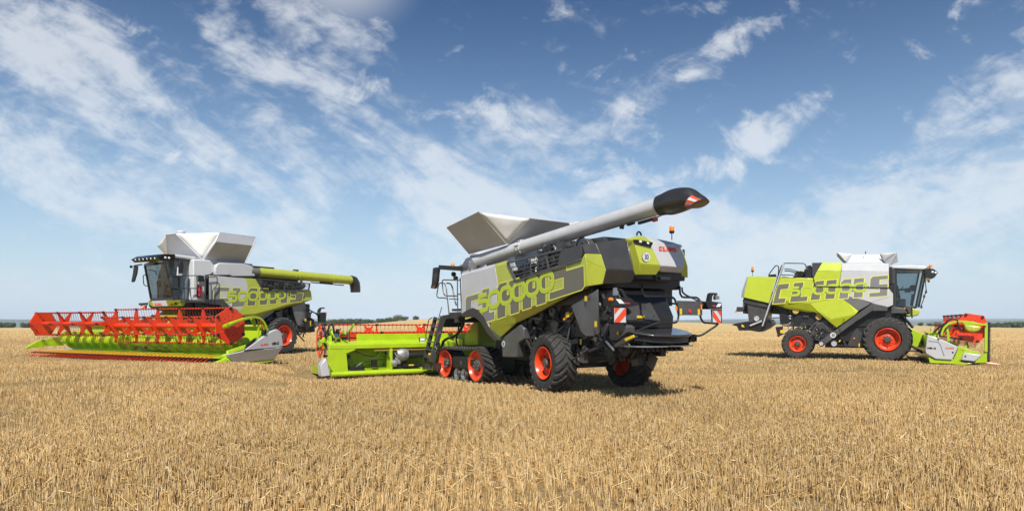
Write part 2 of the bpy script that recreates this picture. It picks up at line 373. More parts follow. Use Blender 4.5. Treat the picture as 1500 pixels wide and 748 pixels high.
# ---------------------------------------------------------------- machine components
def wheel(parent, c, R, width, rimR, side, lugs=22, name='wheel', steer=0.0):
    """agricultural wheel; axle along y, side=+1 shows its dish towards +y"""
    root = empty(name, parent, c, steer)
    h = width/2; sh = R*0.945
    prof = [(-h*.55, rimR*1.02), (-h*.95, rimR*1.16), (-h*1.04, (rimR+sh)*.52), (-h*1.0, sh*.93), (-h*.86, sh*.985), (-h*.4, sh), (h*.4, sh), (h*.86, sh*.985), (h*1.0, sh*.93), (h*1.04, (rimR+sh)*.52), (h*.95, rimR*1.16), (h*.55, rimR*1.02)]
    mb = MB(); mb.lathe((0, 0, 0), prof, 56, 0, 'y', closed=True)
    for k in range(lugs):
        for sgn in (-1, 1):
            a0 = 2*math.pi*(k + (0.5 if sgn > 0 else 0))/lugs; da = 0.36*(1 if side > 0 else 1)
            st = [(0.02, 0.0, R*.998), (.45, .45, R*1.0), (.86, .80, R*.985), (1.03, .95, R*.93), (1.055, 1.0, R*.86)]
            rings = []
            for (fy, fa, rr) in st:
                a = a0 + da*fa; hwid = (0.045+0.02*fa)
                y = sgn*h*fy; base = sh*.93 if fy < .9 else sh*.88
                ring = []
                for (ww, q) in ((-1.25, base), (-0.8, rr), (0.8, rr), (1.25, base)):
                    aa = a + ww*hwid/1.0*(0.9/R if R < .9 else 0.9/R)
                    q2 = q if fy < 1.0 else q
                    yy = y if q == rr or fy < .9 else sgn*h*0.97
                    ring.append((q2*math.cos(aa), yy, q2*math.sin(aa)))
                rings.append(ring)
            mb.loft(rings, 0)
    mb.build('tyre', TYRE, root, angle=32)
    o = side*h
    mr = MB()
    mr.lathe((0, 0, 0), [(o*.98, rimR*1.04), (o*1.0, rimR*1.0), (o*.90, rimR*.95), (o*.70, rimR*.90), (o*.35, rimR*.86), (o*.28, rimR*.72), (o*.36, rimR*.55), (o*.48, rimR*.42), (o*.50, rimR*.30), (o*.50, 0.0)], 40, 0, 'y')
    mr.lathe((0, 0, 0), [(-o*.98, rimR*1.04), (-o*.6, rimR*.9), (-o*.1, rimR*.86), (-o*.05, 0.0)], 32, 0, 'y')
    for k in range(8):
        a = 2*math.pi*k/8; mr.cyl((rimR*.36*math.cos(a), o*.49, rimR*.36*math.sin(a)), (rimR*.36*math.cos(a), o*.49+side*.03, rimR*.36*math.sin(a)), .022, n=6, mi=1)
    for k in range(6):
        a = 2*math.pi*(k+.5)/6; mr.cyl((rimR*.74*math.cos(a), o*.30, rimR*.74*math.sin(a)), (rimR*.74*math.cos(a), o*.30+side*.02, rimR*.74*math.sin(a)), .035, n=8, mi=1)
    mr.build('rim', [RIM, DGREY], root, angle=30)
    mh = MB(); mh.lathe((0, o*.45, 0), [(0, rimR*.30), (side*.10, rimR*.28), (side*.13, rimR*.22), (side*.13, 0)], 20, 0, 'y')
    mh.build('hub', MGREY, root, angle=30)
    return root
def machinery(parent, name, boxes, n, seed, mats=None):
    """pipes, brackets, pulleys and hoses filling the open bays of the chassis"""
    rnd = random.Random(seed); mb = MB()
    for (x0, x1, y0, y1, z0, z1) in boxes:
        for _ in range(n):
            c = Vector((rnd.uniform(x0, x1), rnd.uniform(y0, y1), rnd.uniform(z0, z1))); t = rnd.random()
            mi = rnd.choice((0, 0, 0, 1, 1, 2)) if rnd.random() > .02 else 3
            if t < .35:
                s = [rnd.uniform(.03, .16) for _ in range(3)]
                mb.box(-s[0], s[0], -s[1]*.5, s[1]*.5, -s[2], s[2], mi, Matrix.Translation(c) @ Matrix.Rotation(rnd.uniform(-.6, .6), 4, 'Y'))
            elif t < .6:
                d = Vector((rnd.uniform(-.5, .5), rnd.uniform(-.1, .1), rnd.uniform(-.4, .4)))
                mb.bar(c-d, c+d, rnd.uniform(.02, .05), rnd.uniform(.03, .07), mi)
            elif t < .8:
                d = Vector((rnd.uniform(-.4, .4), 0, rnd.uniform(-.3, .3))); e = Vector((rnd.uniform(-.2, .2), rnd.uniform(0, .1), rnd.uniform(-.3, .1)))
                mb.tube([c-d, c+e, c+d], rnd.uniform(.012, .025), 6, mi if mi != 3 else 0, bend=.2)
            else:
                r = rnd.uniform(.06, .2); mb.lathe(c, [(-.03, r*.4), (-.03, r), (0, r*.86), (.03, r), (.03, r*.4)], 16, mi if mi != 3 else 1, 'y')
    return mb.build(name, mats or [BLACK, DGREY, MGREY, YELLOW], parent, angle=30)
def beacon(parent, p, h=.28, name='beacon'):
    mb = MB(); mb.lathe(p, [(0, .012), (h*.45, .012), (h*.45, .055), (h*.6, .07), (h*.64, .06)], 14, 1, 'z')
    mb.lathe(p, [(h*.62, .063), (h*.9, .06), (h*.97, .045), (h*1.0, 0)], 14, 0, 'z')
    return mb.build(name, [ORANGE, BLACK], parent)
def warning_board(parent, pts, off, flip=False, name='warning_board'):
    """red and white diagonal striped plate"""
    TL, TR, BR, BL = [Vector(p) for p in pts]; mb = MB(); o = Vector(off)
    mb.prism([TL, TR, BR, BL], -o*.012, 0)
    wp = Warp((TL, TR, BR, BL), o)
    k = 1 if not flip else -1
    def fx(x): return x if k > 0 else 1-x
    for poly in ([(0, .62), (0, 1), (.42, 1)], [(0, 0), (.10, 0), (1, .86), (1, 1), (.72, 1), (0, .28)], [(.58, 0), (1, 0), (1, .38)]) if False else ([(0,1),(0,.55),(.48,1)], [(0,0),(.42,0),(1,.5),(1,.98),(.98,1),(.9,1),(0,.12)],):
        mb.poly([wp(fx(x), y, .004) for x, y in poly], 1)
    return mb.build(name, [WHITE, TEXTR], parent, recalc=False)
def reel(parent, y0, y1, R, cz, phase, nstar, cx=0.0, tine=True, shields=(), Rsh=None, arms=6):
    """six-bat pick-up reel: centre tube, star plates, tine tubes with steel fingers"""
    mb = MB(); mb.cyl((cx, y0, cz), (cx, y1, cz), .095, n=16, mi=0)
    angs = [phase + 2*math.pi*k/arms for k in range(arms)]
    ys = [y0+.05+(y1-y0-.1)*i/(nstar-1) for i in range(nstar)]
    for y in ys:
        pts = []
        for k in range(arms):
            a = angs[k]; b = a + math.pi/arms
            for (da, rr) in ((-.07, .97), (.07, .97)): pts.append((cx+R*rr*math.cos(a+da), y, cz+R*rr*math.sin(a+da)))
            for (t, rr) in ((.29, .54), (.5, .37), (.71, .54)):
                aa = a + 2*math.pi/arms*t; pts.append((cx+R*rr*math.cos(aa), y, cz+R*rr*math.sin(aa)))
        mb.prism(pts, (0, .018, 0), 0)
        mb.lathe((cx, y-.03, cz), [(0, .11), (0, .16), (.06, .16), (.06, .11)], 12, 0, 'y')
        for a in angs:
            mb.cyl((cx+R*math.cos(a), y-.05, cz+R*math.sin(a)), (cx+R*math.cos(a), y+.06, cz+R*math.sin(a)), .042, n=8, mi=1)
    for a in angs:
        X, Z = cx+R*math.cos(a), cz+R*math.sin(a)
        mb.cyl((X, y0, Z), (X, y1, Z), .022, n=8, mi=0)
        if tine:
            n = int((y1-y0)/.155)
            for i in range(n):
                y = y0+.08+(y1-y0-.16)*i/(n-1)
                mb.box(X-.028, X+.028, y-.011, y+.011, Z-.028, Z+.028, 1)
                mb.tube([(X, y, Z), (X-.01, y, Z-.10), (X-.05, y, Z-.27)], .0065, 3, 2, caps=False)
    o = mb.build('reel', [RED, BLACK, mat('tine_steel', (.30, .07, .04), .4, metal=.3)], parent, angle=30)
    for (ys_, yd) in shields:
        ms = MB(); Rs = Rsh or R*1.08
        ms.prism([(cx+Rs*math.cos(a), ys_, cz+Rs*math.sin(a)) for a in angs], (0, yd, 0), 0)
        s = 1 if yd > 0 else -1
        for a in angs:
            ms.cyl((cx+Rs*.88*math.cos(a), ys_+yd, cz+Rs*.88*math.sin(a)), (cx+Rs*.88*math.cos(a), ys_+yd+s*.05, cz+Rs*.88*math.sin(a)), .055, n=10, mi=1)
            ms.bar((cx+Rs*.2*math.cos(a), ys_+yd, cz+Rs*.2*math.sin(a)), (cx+Rs*.75*math.cos(a), ys_+yd, cz+Rs*.75*math.sin(a)), .022, .012, 0, up=(0, 1, 0))
            for t in (.28, .5):
                for dd in (-.25, .25):
                    ms.cyl((cx+Rs*t*math.cos(a+dd), ys_+yd, cz+Rs*t*math.sin(a+dd)), (cx+Rs*t*math.cos(a+dd), ys_+yd+s*.015, cz+Rs*t*math.sin(a+dd)), .018, n=6, mi=1)
        ms.build('reel_shield', [RED, BLACK], o, bevel=.008)
    return o
def auger(parent, y0, y1, cx, cz, r, rf, pitch=.55, mid=0.0):
    mb = MB(); mb.cyl((cx, y0, cz), (cx, y1, cz), r, n=24, mi=0)
    for (ya, yb, hand) in ((y0, mid-.35, 1), (mid+.35, y1, -1)):
        if abs(yb-ya) < .3: continue
        n = int(abs(yb-ya)/pitch*20); L = []
        for i in range(n+1):
            t = i/n; y = ya+(yb-ya)*t; a = hand*2*math.pi*(yb-ya)*t/pitch
            for dy in (-.006, .006):
                for q in (r*.98, rf): L.append((cx+q*math.cos(a), y+dy, cz+q*math.sin(a)))
        vs = L; fs = []
        for i in range(n):
            b = i*4; c = b+4
            fs += [(b, b+1, c+1, c), (b+2, c+2, c+3, b+3), (b+1, b+3, c+3, c+1)]
        mb.add(vs, fs, 0)
    rnd = random.Random(4)
    for i in range(int((y1-y0)/.3)):
        y = y0+.2+i*.3; a = rnd.uniform(0, 6.28)
        mb.cyl((cx+r*.9*math.cos(a), y, cz+r*.9*math.sin(a)), (cx+(rf+.02)*math.cos(a), y, cz+(rf+.02)*math.sin(a)), .012, n=6, mi=1)
    return mb.build('auger', [LIME_B, STEEL], parent, angle=35)
# ---------------------------------------------------------------- terrain
def sm(x, a, b):
    t = np.clip((x-a)/(b-a), 0, 1); return t*t*(3-2*t)
_RX = np.array([-1.6, -.75, -.31, -.204, -.16, -.123, -.05, .05, .231, .317, .45, .593, .75, 1.6])
_RY = np.array([481, 480, 479.5, 473.4, 469.6, 466.6, 465, 466, 471, 474, 475.5, 477, 480.3, 482])
RIDGE = 300.0
def height(x, y):
    """field surface: level where the middle machine stands, rising under the others, a low ridge 150 m away, then a valley"""
    x = np.asarray(x, float); y = np.asarray(y, float)
    near = 0.48*sm(-x, 6.3, 9.3)*sm(y, 13, 21) + 0.15*sm(x, 6, 11)*sm(y, 17, 27)
    und = 0.02*np.sin(x*0.9+1.3*np.sin(y*0.5)) + 0.015*np.sin(y*1.1+x*0.4)
    a = x/np.maximum(y, 40.0); ry = np.interp(a, _RX, _RY)
    zr = 1.9 - (ry-472)/1000.0*RIDGE
    t = np.clip((y-36)/(RIDGE-36), 0, 1); t2 = t*t*(3-2*t)*0.6 + t*0.4
    z = near*(1-t2) + zr*t2 + und*(1-t2)
    d = np.clip(y-RIDGE, 0, None)
    z = z - 0.035*d*sm(d, 0, 60) 
    z = np.where(y > RIDGE, np.maximum(z, -14 + 0*z), z)
    far = 0*y
    return z + far*14.5
def ground_z(x, y): return float(height(x, y))
def terrain():
    k = 210; t = np.linspace(-1, 1, k); xs = np.sign(t)*(np.abs(t)*26 + (np.exp(np.abs(t)*5.6)-1)/(math.exp(5.6)-1)*5000)
    ys = np.concatenate([np.linspace(-60, 4, 14), np.linspace(5, 45, 70), np.geomspace(46, 400, 80), np.geomspace(420, 6500, 40)])
    X, Y = np.meshgrid(xs, ys); Z = height(X, Y)
    v = np.stack([X, Y, Z], -1).reshape(-1, 3); nx, ny = len(xs), len(ys)
    i = np.arange(nx*ny).reshape(ny, nx); f = np.stack([i[:-1, :-1], i[:-1, 1:], i[1:, 1:], i[1:, :-1]], -1).reshape(-1, 4)
    me = bpy.data.meshes.new('field'); me.from_pydata(v.tolist(), [], f.tolist()); me.polygons.foreach_set('use_smooth', [True]*len(f))
    o = bpy.data.objects.new('stubble_field_ground', me); COL.objects.link(o); return o
field = terrain(); tag(field, kind='structure')
gm = bpy.data.materials.new('stubble_ground'); gm.use_nodes = True; t = NT(gm.node_tree); b = t.n['Principled BSDF']
g = t.new('ShaderNodeNewGeometry'); P_ = g.outputs['Position']; sp = t.new('ShaderNodeSeparateXYZ'); t.link(P_, sp.inputs[0])
yy = sp.outputs[1]
mp = t.new('ShaderNodeMapping'); t.link(P_, mp.inputs[0]); mp.inputs['Rotation'].default_value = (0, 0, R_(4)); mp.inputs['Scale'].default_value = (1.6, 0.5, 1)
n_f = t.noise(P_, 14, 6, 0.7); n_m = t.noise(P_, 0.9, 5, 0.6); n_l = t.noise(P_, 0.06, 4, 0.55); n_r = t.noise(mp.outputs[0], 3.0, 4, 0.6)
c = t.mix(t.ramp(n_f, .35, .7), (0.15, 0.095, 0.042, 1), (0.44, 0.31, 0.145, 1))
c = t.mix(t.ramp(n_m, .35, .65), c, t.mix(0.5, c, (0.47, 0.33, 0.15, 1)))
far_c = t.mix(t.ramp(n_l, .35, .65), (0.57, 0.405, 0.175, 1), (0.69, 0.51, 0.24, 1))
mp2 = t.new('ShaderNodeMapping'); t.link(P_, mp2.inputs[0]); mp2.inputs['Rotation'].default_value = (0, 0, R_(6)); mp2.inputs['Scale'].default_value = (0.012, 0.22, 1)
sw = t.noise(mp2.outputs[0], 1.0, 3, 0.5); far_c = t.mix(t.math('MULTIPLY', t.ramp(sw, .48, .62), .55), far_c, (0.40, 0.28, 0.125, 1))
fine2 = t.noise(P_, 3.0, 8, 0.75); far_c = t.mix(t.math('MULTIPLY', t.ramp(fine2, .40, .62), .4), far_c, (0.36, 0.25, 0.11, 1))
c = t.mix(t.ramp(yy, 22, 80), c, far_c)
dist_c = t.mix(t.ramp(t.noise(P_, 0.006, 3, 0.5), .45, .55), (0.055, 0.085, 0.03, 1), (0.30, 0.25, 0.11, 1))
c = t.mix(t.ramp(yy, 420, 520), c, dist_c)
t.link(c, b.inputs['Base Color']); b.inputs['Roughness'].default_value = 0.9; b.inputs['Specular IOR Level'].default_value = 0.1
bp = t.new('ShaderNodeBump'); bp.inputs['Strength'].default_value = 0.9; bp.inputs['Distance'].default_value = 0.12; t.link(t.noise(P_, 7, 6, 0.7), bp.inputs['Height']); t.link(bp.outputs[0], b.inputs['Normal'])
field.data.materials.append(gm)
# ---------------------------------------------------------------- stubble: countless cut straws
def straws():
    rs = np.random.default_rng(7); cols = []; V = []; F = []; 
    def band(n, y0, y1, amax, pw):
        u = rs.random(n); y = (y0**pw + u*(y1**pw-y0**pw))**(1/pw); a = rs.uniform(-amax, amax, n); return a*y, y
    parts = [band(70000, 3.5, 11, .92, 1.7), band(190000, 9, 24, .92, 1.6), band(200000, 20, 62, .92, 1.3), band(90000, 50, 150, .8, 0.6)]
    x = np.concatenate([p[0] for p in parts]); y = np.concatenate([p[1] for p in parts])
    # drilled in rows running away from the viewer
    ang = R_(3.0); q = x*math.cos(ang)+y*math.sin(ang); row = np.round(q/0.165)*0.165; k = rs.normal(0, .024, len(q)) + np.where(rs.random(len(q)) < .16, rs.normal(0, .1, len(q)), 0)
    q2 = row + k; x = x + (q2-q)*math.cos(ang); y = y + (q2-q)*math.sin(ang)*0.2
    # thin patches
    pat = np.sin(x*1.7+np.sin(y*.9)*2)*np.sin(y*1.3+np.cos(x*.8)*2); keep = rs.random(len(x)) < np.where(pat < -.55, .45, 1.0)
    x, y = x[keep], y[keep]; n = len(x); z = height(x, y) - 0.01
    fall = rs.random(n) < 0.07
    hgt = rs.normal(.125, .028, n).clip(.05, .2) * np.where(y > 22, .85, 1.0)*(1-.25*np.where(pat[keep] < -.2, 1, 0)); wid = np.maximum(rs.uniform(.0035, .0065, n), np.minimum(y*0.00024, .02))
    # trodden down where the machines and their headers stand
    def zone(cx, cy, th, u0, u1, v0, v1):
        f = (-math.sin(R_(th)), math.cos(R_(th))); l = (-f[1], f[0]); du = (x-cx)*f[0]+(y-cy)*f[1]; dv = (x-cx)*l[0]+(y-cy)*l[1]
        return (du > u0) & (du < u1) & (dv > v0) & (dv < v1)
    flat = zone(-14.81, 26.42, 151.3, -1.8, 2.6, -6.6, 6.6) | zone(20.45, 31.23, -115.8, -1.8, 1.4, -4.6, 4) | zone(-2.42, 26.44, 33, -2.0, 1, -5.5, 6) | zone(2.05, 19.56, 33, -1.5, 6.6, -2.2, 2.1) | zone(-11.6, 31.7, 148.8, -2, 6, -2, 2.1) | zone(14.37, 34.17, -115.8, -1.5, 6, -2.4, 2)
    def track(x0, y0, x1, y1, w_):
        dxx, dyy = x1-x0, y1-y0; L_ = math.hypot(dxx, dyy); s_ = ((x-x0)*dxx+(y-y0)*dyy)/L_; d_ = np.abs((x-x0)*dyy-(y-y0)*dxx + .25*np.sin(s_*.4)*L_)/L_
        return (d_ < w_) & (s_ > -1) & (s_ < L_+1)
    ruts = track(-40, 10.5, -7.2, 22.3, .33) | track(-40, 7.6, -6.5, 19.8, .33) | track(13, 24.5, 45, 21.5, .33) | track(13.5, 21.8, 45, 18.2, .33)
    hgt = np.where(flat, hgt*.42, np.where(ruts, hgt*.45, hgt))
    lean = np.where(fall, rs.uniform(.9, 1.5, n), np.abs(rs.normal(0, .13, n))); az = rs.uniform(0, 6.283, n)
    hgt = np.where(fall, hgt*np.where(y > 16, rs.uniform(.6, 1.0, n), rs.uniform(.8, 1.7, n)), hgt)
    dirv = np.stack([np.sin(lean)*np.cos(az), np.sin(lean)*np.sin(az), np.cos(lean)], -1)
    base = np.stack([x, y, z + np.where(fall, rs.uniform(.02, .10, n), 0)], -1); top = base + dirv*hgt[:, None]
    e1 = np.cross(dirv, np.stack([np.zeros(n), np.ones(n)*.3, np.ones(n)], -1)); e1 /= np.linalg.norm(e1, axis=1)[:, None]; e2 = np.cross(dirv, e1)
    vs = []
    ph = rs.uniform(0, 6.28, n)
    for P0, s in ((base, 1.0), (top, .8)):
        for j in range(3):
            a = ph + j*2.0944; vs.append(P0 + (e1*np.cos(a)[:, None] + e2*np.sin(a)[:, None])*(wid*s)[:, None])
    V = np.stack(vs, 1).reshape(-1, 3); b0 = (np.arange(n)*6)[:, None]
    F = np.concatenate([b0+np.array([[0, 1, 4, 3]]), b0+np.array([[1, 2, 5, 4]]), b0+np.array([[2, 0, 3, 5]])], 0)
    me = bpy.data.meshes.new('stubble'); me.vertices.add(len(V)); me.vertices.foreach_set('co', V.astype(np.float32).ravel())
    me.loops.add(len(F)*4); me.loops.foreach_set('vertex_index', F.astype(np.int32).ravel())
    me.polygons.add(len(F)); me.polygons.foreach_set('loop_start', np.arange(len(F), dtype=np.int32)*4); me.polygons.foreach_set('loop_total', np.full(len(F), 4, np.int32))
    me.update(calc_edges=True)
    pal = np.array([(.64, .46, .20), (.70, .53, .27), (.58, .39, .155), (.46, .30, .115), (.74, .60, .35), (.27, .175, .08), (.54, .40, .19)])
    ci = rs.choice(len(pal), n, p=[.20, .18, .17, .15, .12, .13, .05]); big = .5*np.sin(x*.23+1.7*np.sin(y*.13))*np.sin(y*.19+np.cos(x*.11)*2) + .5*np.sin(x*.8+np.sin(y*.5)*2)*np.sin(y*.45+1)
    cc = pal[ci]*(rs.uniform(.88, 1.14, n)*(1+.15*big)*np.where(ruts, .8, 1.0))[:, None]*np.array([1.11, 1.07, 1.06])
    at = me.color_attributes.new('straw_colour', 'FLOAT_COLOR', 'POINT'); c4 = np.ones((n, 6, 4), np.float32); c4[:, :, :3] = cc[:, None, :]
    at.data.foreach_set('color', c4.ravel())
    o = bpy.data.objects.new('stubble', me); COL.objects.link(o); return o
stub = straws(); tag(stub, 'cut golden straw stubble standing across the field', kind='stuff')
sm_ = bpy.data.materials.new('straw'); sm_.use_nodes = True; t = NT(sm_.node_tree); b = t.n['Principled BSDF']
at = t.new('ShaderNodeAttribute'); at.attribute_name = 'straw_colour'; t.link(at.outputs['Color'], b.inputs['Base Color']); b.inputs['Roughness'].default_value = 0.55; b.inputs['Specular IOR Level'].default_value = 0.3
stub.data.materials.append(sm_)
# ---------------------------------------------------------------- far hills
def hills():
    mb = MB(); rnd = random.Random(3)
    for (D, z0, amp, seed, thick) in ((2600, -16, 12, 1.0, 500), (4600, -16, 26, 4.0, 900)):
        n = 160; front = []; crest = []; back = []
        for i in range(n):
            x = (-1.7+3.4*i/(n-1))*D
            h = amp*(1 + .28*math.sin(x/D*7+seed) + .2*math.sin(x/D*17+seed*2) + .10*noise.noise((x*.004, seed, 0)) + .07*noise.noise((x*.02, seed, 3)))
            front.append((x, D-thick, z0)); crest.append((x, D, z0+16+h*.85)); back.append((x, D+thick, z0))
        b = len(mb.v); mb.v += front+crest+back
        for i in range(n-1):
            for r in (0, 1): mb.f.append((b+r*n+i, b+r*n+i+1, b+(r+1)*n+i+1, b+(r+1)*n+i)); mb.m.append(0)
    m = bpy.data.materials.new('hill_woods'); m.use_nodes = True; t = NT(m.node_tree); bs = t.n['Principled BSDF']; g = t.new('ShaderNodeNewGeometry')
    f = t.noise(g.outputs['Position'], .008, 6, .6); t.link(t.mix(t.ramp(f, .52, .6), (.035, .06, .025, 1), (.16, .17, .07, 1)), bs.inputs['Base Color']); bs.inputs['Roughness'].default_value = .95
    o = mb.build('hills', m); tag(o, kind='structure')
hills()
# ---------------------------------------------------------------- hedgerow trees beyond the field edge
def leaf_mat(name, c0, c1):
    m = bpy.data.materials.new(name); m.use_nodes = True; t = NT(m.node_tree); b = t.n['Principled BSDF']; g = t.new('ShaderNodeNewGeometry')
    f = t.noise(g.outputs['Position'], .9, 3, .6); t.link(t.mix(t.ramp(f, .35, .65), (*c0, 1), (*c1, 1)), b.inputs['Base Color']); b.inputs['Roughness'].default_value = .7
    return m
LEAVES = [leaf_mat('dark_leaves', (.028, .052, .012), (.062, .105, .022)), leaf_mat('olive_leaves', (.07, .085, .025), (.13, .15, .05))]
BARK = mat('bark', (.10, .075, .05), .9, var=.2)
def crown_mesh(w_, h_, seed, nl=1500):
    rnd = random.Random(seed); mb = MB()
    lumps = [(Vector((rnd.uniform(-.34, .34)*w_, rnd.uniform(-.3, .3)*w_, h_*rnd.uniform(.25, .72))), rnd.uniform(.22, .36)*min(w_, h_*1.3)) for _ in range(9)]
    for _ in range(nl):
        c, r = rnd.choice(lumps); d = Vector((rnd.gauss(0, 1), rnd.gauss(0, 1), rnd.gauss(0, 1))).normalized()
        p = c + d*r*(rnd.random()**.4); p.z = max(.05*h_, min(p.z, h_))
        s = rnd.uniform(.16, .38); nrm = (d + Vector((rnd.uniform(-.6, .6), rnd.uniform(-.6, .6), rnd.uniform(-.2, .8)))).normalized()
        a = nrm.orthogonal().normalized(); e = nrm.cross(a)
        mb.add([p+a*s, p+e*s*.7, p-a*s, p-e*s*.7+nrm*s*.25], [(0, 1, 2), (0, 2, 3)], 0)
    return mb
TREES = []
def make_tree(name, w_, h_, seed, mi):
    root = empty(name)
    crown_mesh(w_, h_, seed).build('crown', LEAVES[mi], root, recalc=False)
    tr = MB(); rnd = random.Random(seed)
    tr.tube([(0, 0, -.4), (.03*w_, 0, h_*.3), (0, .02*w_, h_*.75)], [.05*h_, .035*h_, .012*h_], 7)
    for k in range(5):
        a = 6.28*k/5+rnd.random(); tr.tube([(0, 0, h_*.2), (math.cos(a)*w_*.15, math.sin(a)*w_*.15, h_*.4), (math.cos(a)*w_*.33, math.sin(a)*w_*.3, h_*.62)], [.025*h_, .016*h_, .006*h_], 5)
    tr.build('trunk', BARK, root)
    return root
PROTO = [make_tree('hedge_tree', 6.5, 4.2, 11, 0), make_tree('hedge_tree', 5.0, 5.2, 12, 0), make_tree('field_tree', 7.5, 5.0, 13, 1), make_tree('hedge_tree', 4.2, 3.4, 14, 0)]
_used = [False]*4
def plant(kind, x, y, sc, rz, label, group, zs=1.0):
    p = PROTO[kind]
    if not _used[kind]: o = p; _used[kind] = True
    else:
        o = p.copy(); COL.objects.link(o)
        for ch in p.children:
            c_ = ch.copy(); COL.objects.link(c_); c_.parent = o
    o.location = (x, y, ground_z(x, y)-.1); o.rotation_euler = (0, 0, rz); o.scale = (sc, sc, sc*zs)
    tag(o, label, 'tree', group)
def at(pxl, Y): return (pxl-750)/1000.0*Y
rt = random.Random(5)
# (bearing in photo pixels, height m, width scale, kind, distance beyond the field edge)
G1, G2, G3, G4 = 'hedge trees at the far left edge of the field', 'hedge trees between the left and middle harvesters', 'bushes seen under the cab of the right harvester', 'hedge trees at the far right edge of the field'
L1, L2, L3, L4 = ('green hedge tree on the skyline left of the long red reel', 'green hedge tree in the low row behind the left end of the rear-facing harvester\'s header',
    'small bush on the skyline between the grey cab and red reel of the side-on harvester', 'green hedge tree on the skyline right of the side-on harvester\'s header')
for (pxl, h_, wd, kind, dY, lab, grp) in (
    (-14, 2.9, 1.1, 0, 8, L1, G1), (-2, 2.7, 1.0, 3, 6, L1, G1), (8, 2.5, 1.1, 0, 7, L1, G1), (17, 2.5, 1.0, 3, 5, L1, G1), (33, 3.3, .8, 1, 4, 'rounded taller green tree left of the long red reel', G1), (43, 2.3, .9, 3, 6, L1, G1), (54, 2.2, 1.0, 0, 7, L1, G1), (68, 2.0, 1.0, 3, 7, L1, G1),
    (446, 2.9, 1.1, 0, 6, L2, G2), (458, 2.8, 1.0, 3, 7, L2, G2), (468, 2.6, 1.1, 0, 6, L2, G2), (478, 3.0, .9, 3, 4, L2, G2), (488, 4.0, .8, 1, 3, 'rounded green tree rising above the low hedge behind the rear-facing harvester\'s header', G2), (499, 3.0, 1.0, 3, 5, L2, G2), (509, 2.8, 1.1, 0, 6, L2, G2), (519, 2.8, 1.0, 3, 8, L2, G2), (529, 2.7, 1.0, 0, 10, L2, G2), (538, 2.4, .9, 3, 12, L2, G2), (546, 2.1, .9, 0, 14, L2, G2),
    (557, 2.9, .7, 3, 22, 'small dark tree at the low end of the bare hill crest', G2), (564, 2.9, .7, 1, 24, 'dark tree second along the bare hill crest', G2), (572, 3.0, .8, 0, 22, 'dark tree third along the bare hill crest', G2), (582, 3.6, .9, 2, 20, 'wide olive tree on the bare hill crest', G2), (593, 2.5, .8, 3, 18, 'low dark bush beside the wide olive tree on the hill crest', G2), (608, 2.9, .75, 1, 12, 'lone dark tree on the hill crest nearest the grey ladder', G2),
    (1349, 1.9, .8, 3, 5, 'small dark bush closest to the grey cab of the side-on harvester', G3), (1363, 1.7, .8, 0, 6, L3, G3), (1373, 2.2, .9, 2, 7, 'wider olive bush beside the red reel of the side-on harvester', G3), (1384, 1.8, .9, 3, 7, L3, G3),
    (1452, 2.3, .8, 3, 5, L4, G4), (1463, 3.3, .8, 1, 4, 'rounded tree nearest the red reel of the side-on harvester', G4), (1474, 2.6, 1.0, 0, 6, L4, G4), (1484, 2.9, 1.0, 3, 6, L4, G4), (1494, 3.0, 1.0, 0, 6, L4, G4), (1505, 3.1, 1.0, 3, 6, L4, G4), (1518, 3.0, 1.1, 0, 6, L4, G4)):
    base = (4.2, 5.2, 5.0, 3.4)[kind]; Y = RIDGE + dY; s_ = h_/base
    plant(kind, at(pxl, Y), Y, s_*1.25*wd**.5, rt.uniform(0, 6.28), lab, grp, .8)
for p_, u_ in zip(PROTO, _used):
    if not u_:
        for ch in list(p_.children): bpy.data.objects.remove(ch)
        bpy.data.objects.remove(p_)

hz = MB(); hz.box(-5400, 5400, -200, 5600, -40, 60); HZ = hz.build('haze', [], None); HZ.data.materials.clear()
hm = bpy.data.materials.new('haze_air'); hm.use_nodes = True; t = NT(hm.node_tree); t.n.clear(); o_ = t.new('ShaderNodeOutputMaterial'); pv = t.new('ShaderNodeVolumePrincipled')
pv.inputs['Color'].default_value = (.78, .87, .97, 1); pv.inputs['Density'].default_value = 0.00019; pv.inputs['Anisotropy'].default_value = -0.4; t.link(pv.outputs[0], o_.inputs['Volume']); HZ.data.materials.append(hm)
tag(HZ, 'thin blue summer haze over the distant hills', kind='stuff')
# ================================================================ middle harvester: tracks in front, seen from behind
H1 = empty('combine_harvester', None, (2.05, 19.56, 0.0), R_(33+90))
tag(H1, 'lime and grey combine harvester seen from behind, grey unloading tube raised high', 'combine harvester', 'combine harvesters on the stubble')
def both(off): return (0, -off, 0)
# ---- side bodywork
sp_ = MB()
sil = [(4.333,1.6,3.418),(2.252,1.6,3.573),(2.108,1.6,3.156),(2.127,1.6,2.412),(2.284,1.6,2.003),(2.603,1.6,1.887),(2.603,1.6,1.733),(2.881,1.6,2.046),(3.284,1.6,2.299),(3.613,1.6,2.356),(3.991,1.6,2.288),(4.333,1.6,2.172)]
sp_.prism(sil, (0, -.05, 0), 0)
grn = [(2.248,1.6,3.573),(1.557,1.6,3.62),(1.084,1.6,3.082),(-0.51,1.6,3.288),(-1.893,1.6,3.47),(-2.02,1.6,3.61),(-2.089,1.6,3.424),(-2.089,1.6,2.793),(-0.876,1.6,2.51),(1.084,1.6,2.204),(2.49,1.6,1.865),(2.595,1.6,1.887),(2.28,1.6,2.003),(2.123,1.6,2.412),(2.104,1.6,3.156)]
sp_.prism(grn, (0, -.05, 0), 1)
